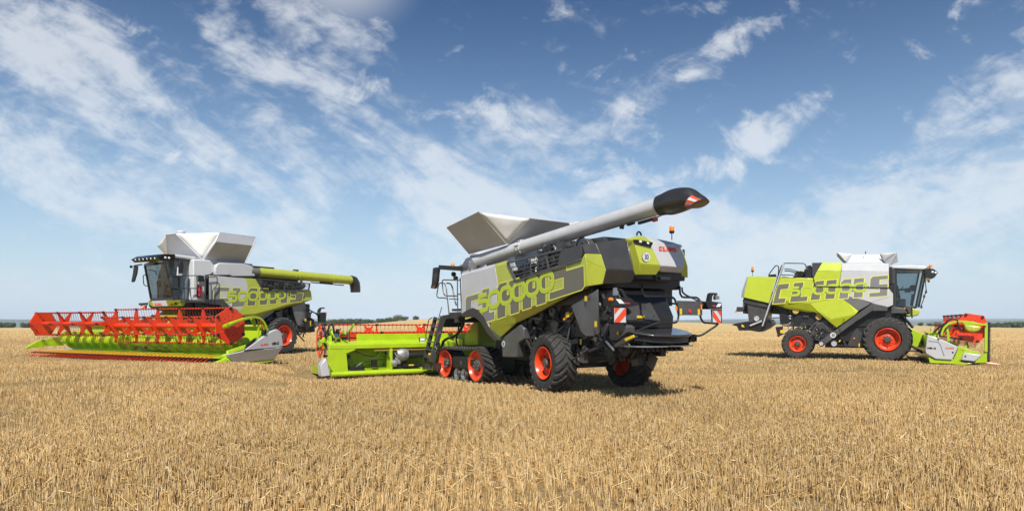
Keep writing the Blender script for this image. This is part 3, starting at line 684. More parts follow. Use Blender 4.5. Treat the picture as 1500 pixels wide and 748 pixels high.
low = [(2.49,1.6,1.861),(1.084,1.6,2.2),(-0.876,1.6,2.507),(-2.089,1.6,2.789),(-2.02,1.5,2.769),(-1.246,1.46,2.614),(0.346,1.44,2.133),(1.327,1.44,1.888),(2.294,1.46,1.383),(2.636,1.58,1.712)]
for tri in ((0, 1, 7, 8, 9), (1, 2, 5, 6, 7), (2, 3, 4, 5)): sp_.prism([low[i] for i in tri], (0, -.05, 0), 1)
fac = [(-2.025,1.6,3.609),(-2.476,1.47,3.565),(-2.607,1.42,3.19),(-2.465,1.4,2.84),(-2.095,1.6,2.792),(-2.095,1.6,3.424)]
sp_.prism([fac[0], fac[1], fac[2], fac[5]], (0, -.06, 0), 1); sp_.prism([fac[5], fac[2], fac[3], fac[4]], (0, -.06, 0), 1)
panel1 = sp_.build('side_panel', [SILVER, LIME], H1, bevel=.012)
mb = MB()
for pp in ([(4.333,1.6,3.418),(2.252,1.6,3.573),(1.557,1.6,3.62),(1.948,1.35,3.751),(2.659,1.35,3.7),(4.789,1.35,3.545)],):
    mb.poly([pp[0], pp[1], pp[4], pp[5]], 0); mb.poly([pp[1], pp[2], pp[3], pp[4]], 1)
mb.build('panel_shoulder', [SILVER, LIME], H1)
# mirrored far side, plain
mb = MB()
mb.prism([(4.2, -1.55, 2.5), (4.2, -1.55, 3.35), (-1.6, -1.5, 3.5), (-1.9, -1.45, 2.85), (-.3, -1.55, 2.3), (1.6, -1.55, 1.5), (2.2, -1.55, 1.5)], (0, .05, 0), 0)
mb.build('far_side_panel', LIME, H1, bevel=.012)
big_lettering(panel1, [(4.058,1.6,2.806),(-2.089,1.6,3.441),(-2.116,1.6,2.712),(4.058,1.6,1.679)], (0, 1, 0),
    [(0, .15, .30, .93), (.172, .292, .0, 1.0), (.315, .51, -.02, 1.04), (.535, .72, .0, .98), (.745, .985, .04, 1.0)], [(3.246,1.6,2.746),(-0.74,1.6,3.3),(-0.755,1.6,2.758),(3.182,1.6,2.188)],
    [(0, .145), (.15, .32), (.32, .49), (.49, .665), (.665, .83), (.83, 1.0)], (0, 0, 1, 1, 1), ow=.03, last=G_S2)
# dark wheel-arch trim under the silver panel
arch = [(4.297,1.62,2.172),(3.955,1.62,2.287),(3.578,1.62,2.36),(3.25,1.62,2.298),(2.847,1.62,2.045),(2.57,1.62,1.733),(2.037,1.62,1.38),(2.243,1.62,1.359),(2.671,1.62,1.574),(3.022,1.62,1.887),(3.387,1.62,2.048),(3.763,1.62,2.097),(4.297,1.62,2.089)]
mb = MB()
for i in range(6): mb.prism([arch[i], arch[i+1], arch[11-i], arch[12-i]], (0, -.14, 0), 0)
mb.build('wheel_arch', DGREY, H1)
# grille over the engine bay
mb = MB()
gf = [(1.523,1.61,3.637),(-0.4,1.61,3.749),(-1.067,1.61,3.794),(-1.905,1.61,3.856),(-1.914,1.61,3.471),(-0.524,1.61,3.294),(1.055,1.61,3.084)]
for a_, b_ in ((0, 1), (1, 2), (4, 5), (5, 6), (6, 0)): mb.bar(gf[a_], gf[b_], .05, .06, 0, up=(0, 1, 0))
lines = [[(0.392,1.6,3.707),(0.292,1.6,3.193)], [(-0.384,1.61,3.745),(-0.524,1.61,3.296)], [(1.425,1.59,3.481),(-1.04,1.59,3.682)], [(1.334,1.59,3.366),(-1.04,1.59,3.575)], [(1.225,1.59,3.251),(-0.981,1.59,3.473)], [(1.153,1.59,3.168),(-0.922,1.59,3.387)]]
for k, (a_, b_) in enumerate(lines): mb.bar(a_, b_, .05 if k == 1 else .022, .03, 0, up=(0, 1, 0))
mb.build('grille', MGREY, H1)
mb = MB(); mb.prism([(-1.024,1.6,3.79),(-1.893,1.6,3.853),(-1.909,1.6,3.626),(-1.86,1.6,3.476),(-0.876,1.6,3.345)], (0, -.05, 0), 0)
fc = [(-1.898,1.6,3.852),(-2.318,1.5,3.85),(-2.471,1.47,3.569),(-2.013,1.59,3.614)]
mb.prism(fc, (0, -.05, 0), 1)
mb.build('engine_cover', [DGREY, MGREY], H1, bevel=.01)
# ---- dark rear flank and rear hood
mb = MB()
f2 = [(-2.323,1.5,3.85),(-2.612,1.3,3.886),(-2.983,1.08,3.919),(-3.276,1.15,3.146),(-2.612,1.42,3.189),(-2.481,1.47,3.565),(-3.288,1.1,3.031),(-3.078,1.02,2.853),(-2.47,1.4,2.84)]
mb.prism([f2[0], f2[1], f2[2]], (.03, -.05, 0), 1); mb.prism([f2[0], f2[2], f2[3], f2[4], f2[5]], (.03, -.05, 0), 0); mb.prism([f2[4], f2[3], f2[6], f2[7], f2[8]], (.03, -.05, 0), 0)
mb.build('rear_flank', [DGREY, MGREY], H1, bevel=.01)
U0 = -3.42
gl_ = [(-3.0,1.096,3.921),(-3.02,0.772,3.996),(-3.3,1.183,3.856),(-3.33,1.147,3.761),(-3.4,0.694,3.704),(-3.46,0.597,3.538),(-3.5,0.486,3.261),(-3.46,0.446,3.177),(-3.36,0.482,3.048),(-3.3,0.949,3.036),(-3.25,1.063,3.032),(-3.36,1.021,3.3),(-3.1,0.607,4.003),(-3.34,0.554,3.828),(-3.36,0.604,3.814)]
mb = MB()
# left green cheek: side facet, main facet, lower facet, lip
mb.prism([gl_[0], gl_[2], gl_[3], gl_[11], gl_[9], gl_[10]], (.06, 0, 0), 0)
mb.prism([gl_[3], gl_[4], gl_[5], gl_[6], gl_[11]], (.06, 0, 0), 0)
mb.prism([gl_[11], gl_[6], gl_[7], gl_[8], gl_[9]], (.06, 0, 0), 0)
mb.prism([gl_[0], gl_[1], gl_[12], gl_[13], gl_[2]], (.06, 0, -.01), 0)
sv = [(-3.1,0.592,4.002),(-2.98,-0.785,3.904),(-3.16,-0.56,3.857),(-3.36,0.564,3.825),(-3.4,0.688,3.704),(-3.46,0.591,3.538),(-3.5,0.48,3.261),(-3.24,-0.556,3.269),(-3.18,-0.653,3.68),(-3.42,0.399,3.127),(-3.16,-0.592,3.144)]
ns_ = (Vector(sv[8])-Vector(sv[3])).cross(Vector(sv[6])-Vector(sv[3])).normalized(); ns_ = ns_ if ns_.x < 0 else -ns_
for i_ in (2, 4, 5, 7):   # the grey plate is flat
    p = Vector(sv[i_]); sv[i_] = tuple(p - Vector((1, 0, 0))*((p-Vector(sv[8])).dot(ns_)/ns_.x))
mb.prism([sv[0], sv[1], sv[2], sv[3]], (.05, 0, -.02), 1)
mb.prism([sv[3], sv[2], sv[8], sv[7], sv[6], sv[5], sv[4]], (.06, 0, 0), 1)
mb.prism([sv[6], sv[7], sv[10], sv[9]], (.06, 0, 0), 1)
gr_ = [(-3.19,-0.547,3.715),(-3.19,-0.642,3.688),(-3.22,-0.758,3.313),(-3.15,-0.851,3.041),(-3.15,-0.646,3.059),(-3.17,-0.585,3.143),(-3.25,-0.551,3.268)]
mb.prism(gr_, (.06, 0, 0), 0)
hood = mb.build('rear_hood', [LIME, SILVER], H1, bevel=.014)
mb = MB(); lt = [(-3.31,1.187,3.853),(-3.33,1.066,3.859),(-3.38,0.608,3.818),(-3.42,0.723,3.698),(-3.34,1.157,3.763)]
mb.prism([Vector(p)+Vector((-.008, 0, 0)) for p in lt], (-.004, 0, 0), 0)
for p in [(-3.36,1.012,3.807),(-3.36,0.775,3.785)]:
    mb.lathe(Vector(p)+Vector((-.03, 0, 0)), [(-.025, 0), (-.02, .025), (0, .036), (.02, .036)], 14, 1, 'x')
mb.build('headlight', [GLOSSB, LAMP], H1); mb = MB()
lt2 = [(-3.14,-0.483,3.854),(-3.14,-0.587,3.86),(-3.14,-0.587,3.731),(-3.14,-0.516,3.741)]
mb.prism([Vector(p)+Vector((-.02, 0, 0)) for p in lt2], (.03, 0, 0), 0)
p2 = [(-3.2,-0.491,3.803)][0]
mb.lathe(Vector(p2)+Vector((-.03, 0, 0)), [(-.035, 0), (-.03, .03), (0, .04), (.02, .04)], 14, 1, 'x')
mb.build('headlight', [GLOSSB, LAMP], H1)
tq = [(-3.385,0.401,3.74),(-3.235,-0.37,3.751),(-3.255,-0.342,3.647),(-3.42,0.433,3.629)]
mb = MB(); nq = Vector((-1, 0, 0)).lerp(Vector((-.94, -.2, .1)), 1)
ns_ = (Vector(sv[8])-Vector(sv[3])).cross(Vector(sv[6])-Vector(sv[3])).normalized(); ns_ = ns_ if ns_.x < 0 else -ns_
tq = [Vector(p) - Vector((1, 0, 0))*((Vector(p)-Vector(sv[8])).dot(ns_)/ns_.x) for p in tq]; wq = Warp(tq, ns_)
for gl__, x0 in ((G_C(), 0), (G_L(), .2), (G_A2(), .4), (G_A2(), .6), (G_S(), .8)): put(mb, wq, gl__, x0+.015, x0+.175, .016, 0)
mb.build('lettering', TEXTR, hood, recalc=False)
dc = [(-3.4,0.846,3.453)][0]
n30 = (Vector(gl_[4])-Vector(gl_[3])).cross(Vector(gl_[11])-Vector(gl_[3])).normalized()
if n30.x > 0: n30 = -n30
_o, _n = Vector(gl_[3]), n30; dcv = Vector(dc); dcv.x += -((dcv-_o).dot(_n))/_n.x
speed_disc(hood, dcv + n30*.022, n30, Vector((0, -1, 0)) - n30*Vector((0, -1, 0)).dot(n30), .112)
mb = MB(); bp_ = [(-3.2,0.338,3.054),(-3.05,-0.546,3.061),(-3.05,-0.546,2.941),(-3.2,0.323,2.936)]
mb.prism(bp_, (.1, 0, 0), 0); mb.tube([bp_[3], bp_[2]], .02, 6, 1)
q_ = [(-3.22,0.204,3.024),(-3.1,-0.363,3.029),(-3.1,-0.363,2.96),(-3.22,0.204,2.957)]
mb.prism(q_, (-.02, 0, 0), 1); mb.build('number_plate_holder', [BLACK, DGREY], H1)
mb = MB(); mb.tube([(-2.8,0.58,4.046),(-2.8,0.564,4.12),(-2.8,0.518,4.15),(-2.8,0.457,4.127),(-2.8,0.426,4.057)], .022, 8, 0, bend=.05); mb.build('hood_handle', BLACK, H1)
_b = [(-2.9,-0.536,4.066)][0]; beacon(H1, (_b[0], _b[1], _b[2]-.06), .36)
# ---- inner body, engine deck, grain tank
mb = MB()
mb.box(-2.0, 4.2, -1.5, 1.35, 2.35, 3.1, 0); mb.box(-1.9, 4.2, -1.45, 1.25, 3.1, 3.42, 0)
mb.box(-2.7, -1.9, -1.05, 1.15, 2.75, 3.72, 0); mb.box(-3.15, -2.6, -.75, .95, 2.95, 3.75, 0)
mb.box(1.0, 2.5, -1.3, 1.3, 1.3, 2.4, 0); mb.box(2.4, 3.8, -1.2, .3, 1.2, 2.4, 0); mb.box(-1.4, 1.2, -1.0, 1.1, 1.5, 2.4, 0)
mb.build('body_core', BLACK, H1, bevel=.02)
mb = MB(); mb.box(2.1, 4.4, -1.35, 1.0, 3.3, 4.15, 0)
mb.prism([(5.062,1.2,3.474),(5.062,1.2,3.845),(4.777,1.2,4.054),(4.406,1.2,4.092),(3.868,1.2,4.026),(3.436,1.2,3.905),(3.436,1.2,3.512),(4.406,1.2,3.46)], (0, -2.3, 0), 0)
mb.build('grain_tank', SILVER, H1, bevel=.03)
mb = MB(); mb.box(-2.4, 1.0, -1.2, .9, 3.3, 3.95, 0); mb.box(-1.6, -.2, -.9, .6, 3.9, 4.15, 1); mb.lathe((-1.0, .75, 3.85), [(-.1, .05), (-.1, .3), (.1, .3), (.1, .05)], 20, 2, 'y')
mb.cyl((-.4, .4, 3.9), (-.4, .4, 4.3), .09, n=14, mi=2); mb.build('engine', [BLACK, DGREY, MGREY], H1, bevel=.015)
# hopper extension: left flap, rear flap, front and right flaps, canvas corners
L0, L1_, L2_, L3_ = [(2.252,1.2,4.291),(4.553,1.2,4.177),(4.796,1.9,5.023),(2.689,1.9,5.254)]
r0 = (L0[0]-.03, L0[1]-.05, L0[2]); r1 = (2.0, -1.2, L0[2]); r2, r3 = [(1.35,0.93,4.962),(1.35,-0.508,4.94)]
def flap(nm, pts, m=ALU, th=.03, off=None):
    a = (Vector(pts[1])-Vector(pts[0])).cross(Vector(pts[2])-Vector(pts[0])).normalized()
    x = MB(); x.prism(pts, a*th, 0)
    if m is ALU:
        for i in range(len(pts)): x.tube([Vector(pts[i])+a*th*.5, Vector(pts[(i+1) % len(pts)])+a*th*.5], .022, 6, 0)
    return x.build(nm, m, H1, bevel=0)
flap('hopper_flap', [L0, L1_, L2_, L3_]); flap('hopper_flap', [r0, r2, r3, r1])
fr = [(4.5, 1.1, L1_[2]), (4.5, -1.2, L1_[2]), (5.1, -.9, L2_[2]), (5.1, 1.2, L2_[2])]
flap('hopper_flap', fr); flap('hopper_flap', [(2.1, -1.2, L0[2]), (4.5, -1.2, L1_[2]), (4.7, -1.8, L2_[2]), (2.4, -1.8, L3_[2])])
def canvas(nm, a, b, c, parent, sag=.10, k=8, m=CANVAS):
    """slack cloth triangle: a-b is the free top edge, c the corner below"""
    a, b, c = Vector(a), Vector(b), Vector(c); x = MB(); nrm = (b-a).cross(c-a).normalized(); idx = {}
    for i in range(k+1):
        for j in range(k+1-i):
            s, t_ = i/k, j/k; p = a*(1-s-t_)+b*s+c*t_
            wv = 4*s*(1-s-t_)*(1-t_)*min(1, .15+2.5*t_); p = p - Vector((0, 0, 1))*sag*.35*wv - nrm*sag*(wv*.8 + .12*math.sin(9*s+6*t_)*(1-t_)*s*(1-s-t_)*9)
            idx[i, j] = len(x.v); x.v.append(tuple(p))
    for i in range(k):
        for j in range(k-i):
            x.f.append((idx[i, j], idx[i+1, j], idx[i, j+1])); x.m.append(0)
            if j < k-i-1: x.f.append((idx[i+1, j], idx[i+1, j+1], idx[i, j+1])); x.m.append(0)
    o = x.build(nm, m, parent, angle=80, recalc=False); so = o.modifiers.new('thick', 'SOLIDIFY'); so.thickness = .008; return o
canvas('hopper_canvas', L3_, r2, (L0[0]-.02, L0[1]-.02, L0[2]), H1)
canvas('hopper_canvas', r3, (2.4, -1.8, L3_[2]), (2.05, -1.2, L0[2]), H1); canvas('hopper_canvas', fr[3], L2_, L1_, H1)
# ---- unloading tube
t0_, t1_ = [(4.043,1.15,3.898),(-3.363,0.3,4.743)]
T0, T1 = Vector(t0_), Vector(t1_); td = (T1-T0).normalized(); TR_ = .215
mb = MB(); mb.tube([T0-td*.05, T1], TR_, 28, 0)
tm = T0 + (T1-T0)*.30
for k_ in (-.06, .06): mb.tube([tm+td*(k_-.018), tm+td*(k_+.018)], TR_*1.13, 28, 0)
mb.tube([tm-td*.05, tm+td*.05], TR_*1.05, 28, 0)
for j in range(10):
    a = 6.28*j/10; u_ = td.orthogonal().normalized(); v_ = td.cross(u_); c_ = tm + (u_*math.cos(a)+v_*math.sin(a))*TR_*1.1
    mb.cyl(c_-td*.09, c_+td*.09, .02, n=6, mi=1)
mb.tube([T1-td*.06, T1], TR_*1.06, 28, 0)
ut = mb.build('unloading_tube', [mat('tube_grey', (.52, .525, .53), .32, metal=.05, coat=.3, var=.05), STEEL], H1, angle=40)
mb = MB(); E0 = T0 - td*.05
mb.tube([E0+Vector((.10, -.1, -.75)), E0+Vector((.10, -.06, -.42)), E0+Vector((.06, -.02, -.12)), E0+td*.12], [.26, .27, .27, .23], 20, 0, bend=0)
mb.lathe(E0+Vector((.06, 0, .16)), [(0, .2), (.05, .2), (.05, .16), (0, .16)], 20, 1, 'z', closed=True)
for k in range(6): mb.bar(E0+Vector((.2*math.cos(k)+.06, .22*math.sin(k), -.5)), E0+Vector((.2*math.cos(k)+.06, .22*math.sin(k), .02)), .03, .03, 1)
mb.build('tube_elbow', [mat('cast_grey', (.30, .31, .32), .5, metal=.5, var=.2, bump=.4, bscale=25), ALU], H1)
# spout: hooded black rubber mouth curving down
mb = MB(); up = (Vector((0, 0, 1)) - td*td.z).normalized(); sd_ = td.cross(up)
rings = []
SPR = ((-.05, 0, .25, .25, 0), (.10, 0, .265, .265, 0), (.28, -.005, .30, .28, .10), (.52, -.02, .305, .28, .28), (.76, -.06, .28, .27, .52), (.92, -.135, .225, .25, .85), (1.04, -.20, .205, .245, 1.1), (1.09, -.24, .195, .24, 1.25))
SPK = np.array(SPR)
for q_ in np.linspace(0, len(SPK)-1, 22):
    i_ = min(int(q_), len(SPK)-2); u_ = q_-i_; P0_, P1_, P2_, P3_ = [SPK[min(max(j, 0), len(SPK)-1)] for j in (i_-1, i_, i_+1, i_+2)]
    f, drop, ru, rs_, pitch = .5*(2*P1_ + (P2_-P0_)*u_ + (2*P0_-5*P1_+4*P2_-P3_)*u_**2 + (3*P1_-P0_-3*P2_+P3_)*u_**3)
    dd = td*math.cos(pitch) - up*math.sin(pitch); uu = up*math.cos(pitch)+td*math.sin(pitch); c_ = T1 + td*f*1.0 + up*drop
    rings.append([c_ + uu*ru*math.cos(a) + sd_*rs_*math.sin(a) for a in [2*math.pi*k/24 for k in range(24)]])
mb.loft(rings, 0); spout = mb.build('spout', mat('black_rubber', (.028, .027, .026), .34, coat=.2, var=.15), H1, angle=50)
for s_ in (-1, 1):
    mb = MB()
    # striped marker wrapped on the mouth
    for k in range(5):
        a0 = 1.57*s_ + (k-2.5)*.30; a1 = a0+.30; seg = []
        for (ri, a) in ((15, a0+.12*s_), (15, a1+.12*s_), (21, a1), (21, a0)):
            c_ = sum((Vector(p) for p in rings[ri]), Vector())/24; i_ = a/(2*math.pi)*24
            i0 = int(math.floor(i_)); fr_ = i_-i0; p = Vector(rings[ri][i0 % 24]).lerp(Vector(rings[ri][(i0+1) % 24]), fr_); seg.append(c_+(p-c_)*1.05)
        mb.poly(seg, k % 2)
    mb.build('striped_marker', [TEXTR, WHITE], spout, recalc=False)
mb = MB(); ra = T1 - td*.75 - up*(TR_+.06)
mb.bar(ra, ra+td*.45, .07, .07, 0); mb.cyl(ra+td*.45, ra+td*.95+up*.06, .02, n=8, mi=1); mb.bar(ra-td*.35+up*.04, ra-td*.15+up*.05, .1, .06, 0)
mb.bar(ra-td*.6+up*.05, ra-td*.5+up*.02, .06, .12, 0)
mb.lathe(T1-td*.16-sd_*(TR_*.8)-up*.12, [(-.03, .05), (.03, .05), (.05, .03)], 12, 2, 'z')
for q in (-.30, -.24): mb.lathe(T1+td*q-up*.28-sd_*.05, [(-.06, .02), (-.05, .05), (.05, .05), (.06, .02)], 10, 3, 'z')
mb.build('spout_actuator', [BLACK, STEEL, ORANGE, REDL], H1)
mb = MB(); yl = T1-td*.30-sd_*(TR_*.72)+up*(TR_*.72); mb.bar(yl-td*.09, yl+td*.09, .012, .11, 0, up=up-sd_); mb.build('warning_sticker', YELLOW, ut)
# ---- platform, railings, mirror in front of the panel
mb = MB()
def rl(pts, r=.02, b=.12): mb.tube(pts, r, 8, 0, bend=b)
rl([(4.57,1.62,3.354),(4.57,1.62,2.767),(4.551,1.62,2.195)])
rl([(4.57,1.62,3.294),(5.618,1.62,3.358),(5.686,1.62,3.273),(5.57,1.62,2.893),(5.449,1.62,2.802),(4.57,1.62,2.773)])
rl([(5.087,1.66,2.17),(5.205,1.66,2.695),(5.372,1.66,2.73),(5.918,1.66,2.753),(6.009,1.66,2.829),(5.862,1.66,3.224),(5.71,1.66,3.258),(5.425,1.66,3.228),(5.305,1.66,3.099),(5.074,1.66,2.17)])
rl([(5.558,1.5,3.246),(5.278,1.5,3.22),(5.147,1.5,3.081),(4.984,1.5,2.661),(4.875,1.5,2.474)], .026)
rl([(4.785,1.4,3.389),(4.741,1.4,2.838),(4.69,1.4,2.289)], .02); rl([(4.792,1.5,3.309),(4.571,1.5,3.289)]); rl([(4.792,1.5,2.838),(4.558,1.5,2.83)])
rl([(5.378,1.5,2.703),(4.728,1.5,2.669)], .016)
mb.build('railing', MGREY, H1)
mb = MB(); pl_ = [(5.823,1.55,2.14),(5.316,1.55,2.173),(5.316,1.55,2.235),(4.417,1.55,2.254),(4.417,1.55,2.164),(4.668,1.55,2.046),(4.7,1.55,1.894),(4.923,1.55,1.894),(4.956,1.55,2.032),(5.516,1.55,2.019),(5.754,1.55,1.737),(5.996,1.55,1.735)]
mb.prism(pl_, (0, -.8, 0), 0); mb.box(4.4, 5.2, .6, 1.5, 2.28, 2.36, 0); mb.build('platform', DGREY, H1, bevel=.01)
mb = MB()
la = [(6.31,1.55,2.089),(6.386,1.95,0.55),(5.757,1.55,2.108),(5.803,1.95,0.541)]
mb.bar(la[0], la[1], .05, .14, 0); mb.bar(la[2], la[3], .09, .18, 0)
for k in range(6):
    q = .06+k*.17; a_, b_ = Vector(la[0]).lerp(Vector(la[1]), q), Vector(la[2]).lerp(Vector(la[3]), q); mb.bar(a_, b_, .17, .03, 0)
lf = [(6.658,1.9,0.497),(5.753,1.9,0.504),(5.836,1.9,0.275),(6.658,1.9,0.227)]; mb.prism(lf, (0, -.3, 0), 0)
mb.tube([(6.384,1.65,2.062),(6.645,1.65,2.006),(6.911,1.65,1.399),(6.777,1.65,1.303),(6.514,1.65,1.309)], .018, 8, 0, bend=.1)
mb.tube([(5.726,1.6,2.436),(5.974,1.6,2.079),(6.287,1.6,1.409)], .016, 8, 1, bend=.2); mb.tube([(5.359,1.85,1.564),(5.522,1.85,1.499),(5.786,1.85,1.064),(5.604,1.85,1.024),(6.107,1.85,0.523)], .016, 8, 1, bend=.1)
mb.build('ladder', [DGREY, STEEL], H1, bevel=.006)
mb = MB(); ma = [(4.571,1.5,3.675),(5.278,1.5,3.737),(6.024,1.5,3.819),(6.199,1.5,3.799)]
mb.bar(ma[0], ma[2], .16, .15, 0); mb.bar(ma[2], ma[3], .06, .06, 0)
mp_ = [(6.628,1.5,3.827),(6.412,1.5,3.845),(6.199,1.5,3.808),(6.249,1.5,3.626),(6.291,1.5,3.371),(6.412,1.5,3.152),(6.52,1.5,3.092),(6.811,1.5,3.13),(6.723,1.5,3.296),(6.665,1.5,3.618)]
mb.prism(mp_, (-.03, -.07, 0), 0); mb.prism([Vector(p)+Vector((-.005, .002, 0)) for p in [(6.556,1.5,3.628),(6.32,1.5,3.614),(6.362,1.5,3.359),(6.534,1.5,3.28)]], (0, .004, 0), 1)
mb.prism([Vector(p)+Vector((-.005, .002, 0)) for p in [(6.592,1.5,3.208),(6.434,1.5,3.201),(6.52,1.5,3.108),(6.701,1.5,3.125)]], (0, .004, 0), 2)
wl = [(5.143,1.45,3.53),(4.994,1.45,3.383)]
for p in wl: mb.lathe(p, [(-.05, .0), (-.04, .07), (.04, .085), (.05, .0)], 14, 0, 'x')
mb.build('mirror', [BLACK, GLOSSB, mat('brown_lens', (.25, .08, .02), .3)], H1, bevel=.012)
b_ = [(5.322,1.4,3.797)][0]; mb = MB(); mb.lathe(b_, [(0, .07), (.09, .065), (.13, .03), (.13, 0)], 14, 0, 'z'); mb.build('beacon', ORANGE, H1)
# cab ahead of the body, almost hidden from here
mb = MB(); mb.prism([(4.45, .85, 2.35), (5.6, .75, 2.35), (6.0, .75, 3.75), (4.45, .85, 3.8)], (0, -1.7, 0), 0); mb.build('cab', GLOSSB, H1, bevel=.04)
mb = MB(); mb.prism([(4.4, .9, 3.8), (6.2, .85, 3.78), (6.2, .85, 3.9), (4.4, .9, 3.98)], (0, -1.8, 0), 0); mb.build('cab_roof', WHITE, H1, bevel=.03)
mb = MB(); fh = [(5.271,0.45,2.042),(5.812,0.45,1.773),(6.292,0.45,1.297),(6.333,0.45,1.079),(5.249,0.45,1.11)]; mb.prism(fh, (0, -.9, 0), 0)
mb.prism([Vector(p) for p in [(6.949,0.5,1.285),(6.242,0.5,1.319),(6.242,0.5,1.063),(7.035,0.5,1.04)]], (0, -1.0, 0), 0)
mb.build('feeder_house', LIME, H1, bevel=.02)
mb = MB(); mb.tube([(4.858,1.2,2.0),(4.973,1.2,1.779),(5.243,1.2,1.553),(5.638,1.2,1.397),(6.045,1.2,1.351),(6.379,1.2,1.247),(6.506,1.2,1.069),(6.463,1.2,0.875)], .05, 8, 0, bend=.25)
mb.tube([(5.69,1.0,2.004),(5.61,1.0,1.661),(5.85,1.0,1.314),(5.69,1.0,1.088)], .03, 8, 0, bend=.2); mb.build('hydraulic_hose', BLACK, H1)
# ---- chassis
mb = MB(); mb.box(-.5, 3.6, -.75, .75, .75, 1.5, 0); mb.box(-.22, .22, -1.0, 1.0, .62, .92, 0); mb.box(-2.3, -.2, -.95, -.75, 1.0, 1.7, 0); mb.box(-2.3, -.2, .75, .95, 1.0, 1.7, 0)
mb.build('chassis', BLACK, H1, bevel=.02)
machinery(H1, 'machinery', [(-1.9, .6, 1.0, 1.30, .95, 2.35), (.4, 2.2, 1.05, 1.35, 1.2, 2.1), (-1.2, .9, .95, 1.2, 1.1, 2.2)], 55, 21)
machinery(H1, 'engine_bay_machinery', [(-.6, 1.4, 1.2, 1.42, 3.1, 3.6), (-1.2, .6, .9, 1.3, 3.5, 4.0)], 45, 22)
mb = MB(); sb = [(2.063,1.46,0.856),(2.084,1.46,1.338),(1.93,1.46,1.488),(1.579,1.46,1.639),(1.095,1.46,1.844),(0.907,1.46,1.74),(0.907,1.46,1.427),(1.191,1.46,1.316),(1.287,1.46,0.889)]
mb.prism(sb, (0, -.6, 0), 0); mb.build('side_tank', mat('graphite_sheet', (.14, .14, .145), .35, metal=.5, var=.15, vscale=2), H1, bevel=.03)
sdc = [(1.955,1.47,1.259)][0]; speed_disc(H1, sdc, (0, 1, 0), (-1, 0, 0), .095)
mb = MB(); rs1 = [(-1.337,1.5,2.33),(-2.318,1.44,2.716),(-2.319,1.4,1.626),(-2.155,1.42,1.556),(-1.931,1.5,1.553),(-1.749,1.5,1.656)]
mb.prism(rs1, (0, -.05, 0), 0); mb.build('rear_side_shield', mat('smoky_sheet', (.095, .092, .088), .24, metal=.35, coat=.5, var=.25, vscale=1.3), H1, bevel=.015)
mb = MB()
for pts in ([(-1.939,1.53,2.56),(-2.025,1.53,2.557),(-2.025,1.53,2.434),(-1.939,1.53,2.436)], [(-2.31,1.52,1.932),(-2.399,1.52,1.932),(-2.399,1.52,1.794),(-2.31,1.52,1.793)], [(-0.947,1.36,2.161),(-1.08,1.36,2.169),(-1.088,1.36,2.04),(-0.955,1.36,2.026)], [(-1.463,1.3,1.472),(-1.53,1.3,1.473),(-1.53,1.3,1.332),(-1.463,1.3,1.331)]):
    MB().prism(pts, (0, .006, 0), 0).build('warning_sticker', YELLOW, H1)
mb = MB(); mb.lathe([(-0.912,1.4,1.978)][0], [(-.02, .035), (.02, .035), (.03, .02)], 10, 0, 'y'); mb.build('side_reflector', ORANGE, H1)
# ---- straw chopper hood and spreader at the rear
mb = MB(); mb.box(-2.0, -1.2, -1.15, 1.25, 1.5, 2.85, 0); mb.prism([(-2.0, 1.25, 1.5), (-2.0, -1.1, 1.5), (-2.72, -.50, 1.5), (-2.72, 1.2, 1.5)], (0, 0, 1.2), 0)
mb.prism([(-2.7, -.45, 1.75), (-3.02, -.45, 1.75), (-3.05, -.45, 2.05), (-2.75, -.45, 2.6)], (0, 1.6, 0), 0)
mb.build('chopper_housing', BLACK, H1, bevel=.03)
lid = [(-3.0,1.087,2.26),(-2.9,0.209,2.392),(-3.25,0.21,1.931),(-3.25,1.282,1.963)]; mb = MB(); mb.prism(lid, (.05, 0, 0), 0)
stp = [(-3.26,1.291,1.948),(-3.26,0.22,1.917),(-3.24,0.2,1.877),(-3.24,1.273,1.904)]; mb.prism(stp, (.06, 0, 0), 1)
wlab = [(-3.22,1.002,2.061),(-3.22,0.752,2.062),(-3.22,0.752,2.004),(-3.22,1.002,2.003)]; mb.prism([Vector(p)+Vector((-.03, 0, 0)) for p in wlab], (-.004, 0, 0), 2)
mb.build('chopper_lid', [mat('dark_lid', (.085, .083, .080), .27, metal=.4, coat=.4, var=.2), DGREY, YELLOW], H1, bevel=.012)
mb = MB(); rp = [(-2.6,-0.553,2.528),(-2.6,-0.652,2.53),(-2.6,-0.74,2.389),(-2.6,-0.74,2.289),(-2.6,-0.672,1.776),(-2.6,-0.573,1.776)]; mb.prism(rp, (.35, 0, 0), 0); mb.build('chopper_side_plate', DGREY, H1, bevel=.01)
for sy in (1,):
    mb = MB(); mb.prism([(-2.281,1.3,1.863),(-2.527,1.3,1.877),(-2.588,1.3,1.81),(-2.527,1.3,1.595),(-2.281,1.3,1.537)], (0, -.1, 0), 0); mb.prism([(-2.645,1.35,1.864),(-3.135,1.35,1.878),(-3.286,1.35,1.788),(-3.268,1.35,1.658),(-2.942,1.35,1.471),(-2.686,1.35,1.465)], (0, -.25, 0), 1)
    mb.prism([(-2.976,1.38,1.686),(-3.038,1.38,1.687),(-3.038,1.38,1.604),(-2.976,1.38,1.603)], (0, .02, 0), 2)
    ys_ = [(-3.364,1.5,1.52),(-3.68,1.5,1.622),(-3.724,1.5,1.565),(-3.42,1.5,1.458)]; mb.prism(ys_, (0, .02, 0), 2)
    mb.prism([(-2.859,1.45,1.339),(-3.309,1.45,1.557),(-3.689,1.45,1.602),(-3.689,1.45,1.551),(-3.015,1.45,1.304)], (0, -.06, 0), 0)
    mb.build('spreader_drive_cover', [DGREY, MGREY, YELLOW], H1, bevel=.02)
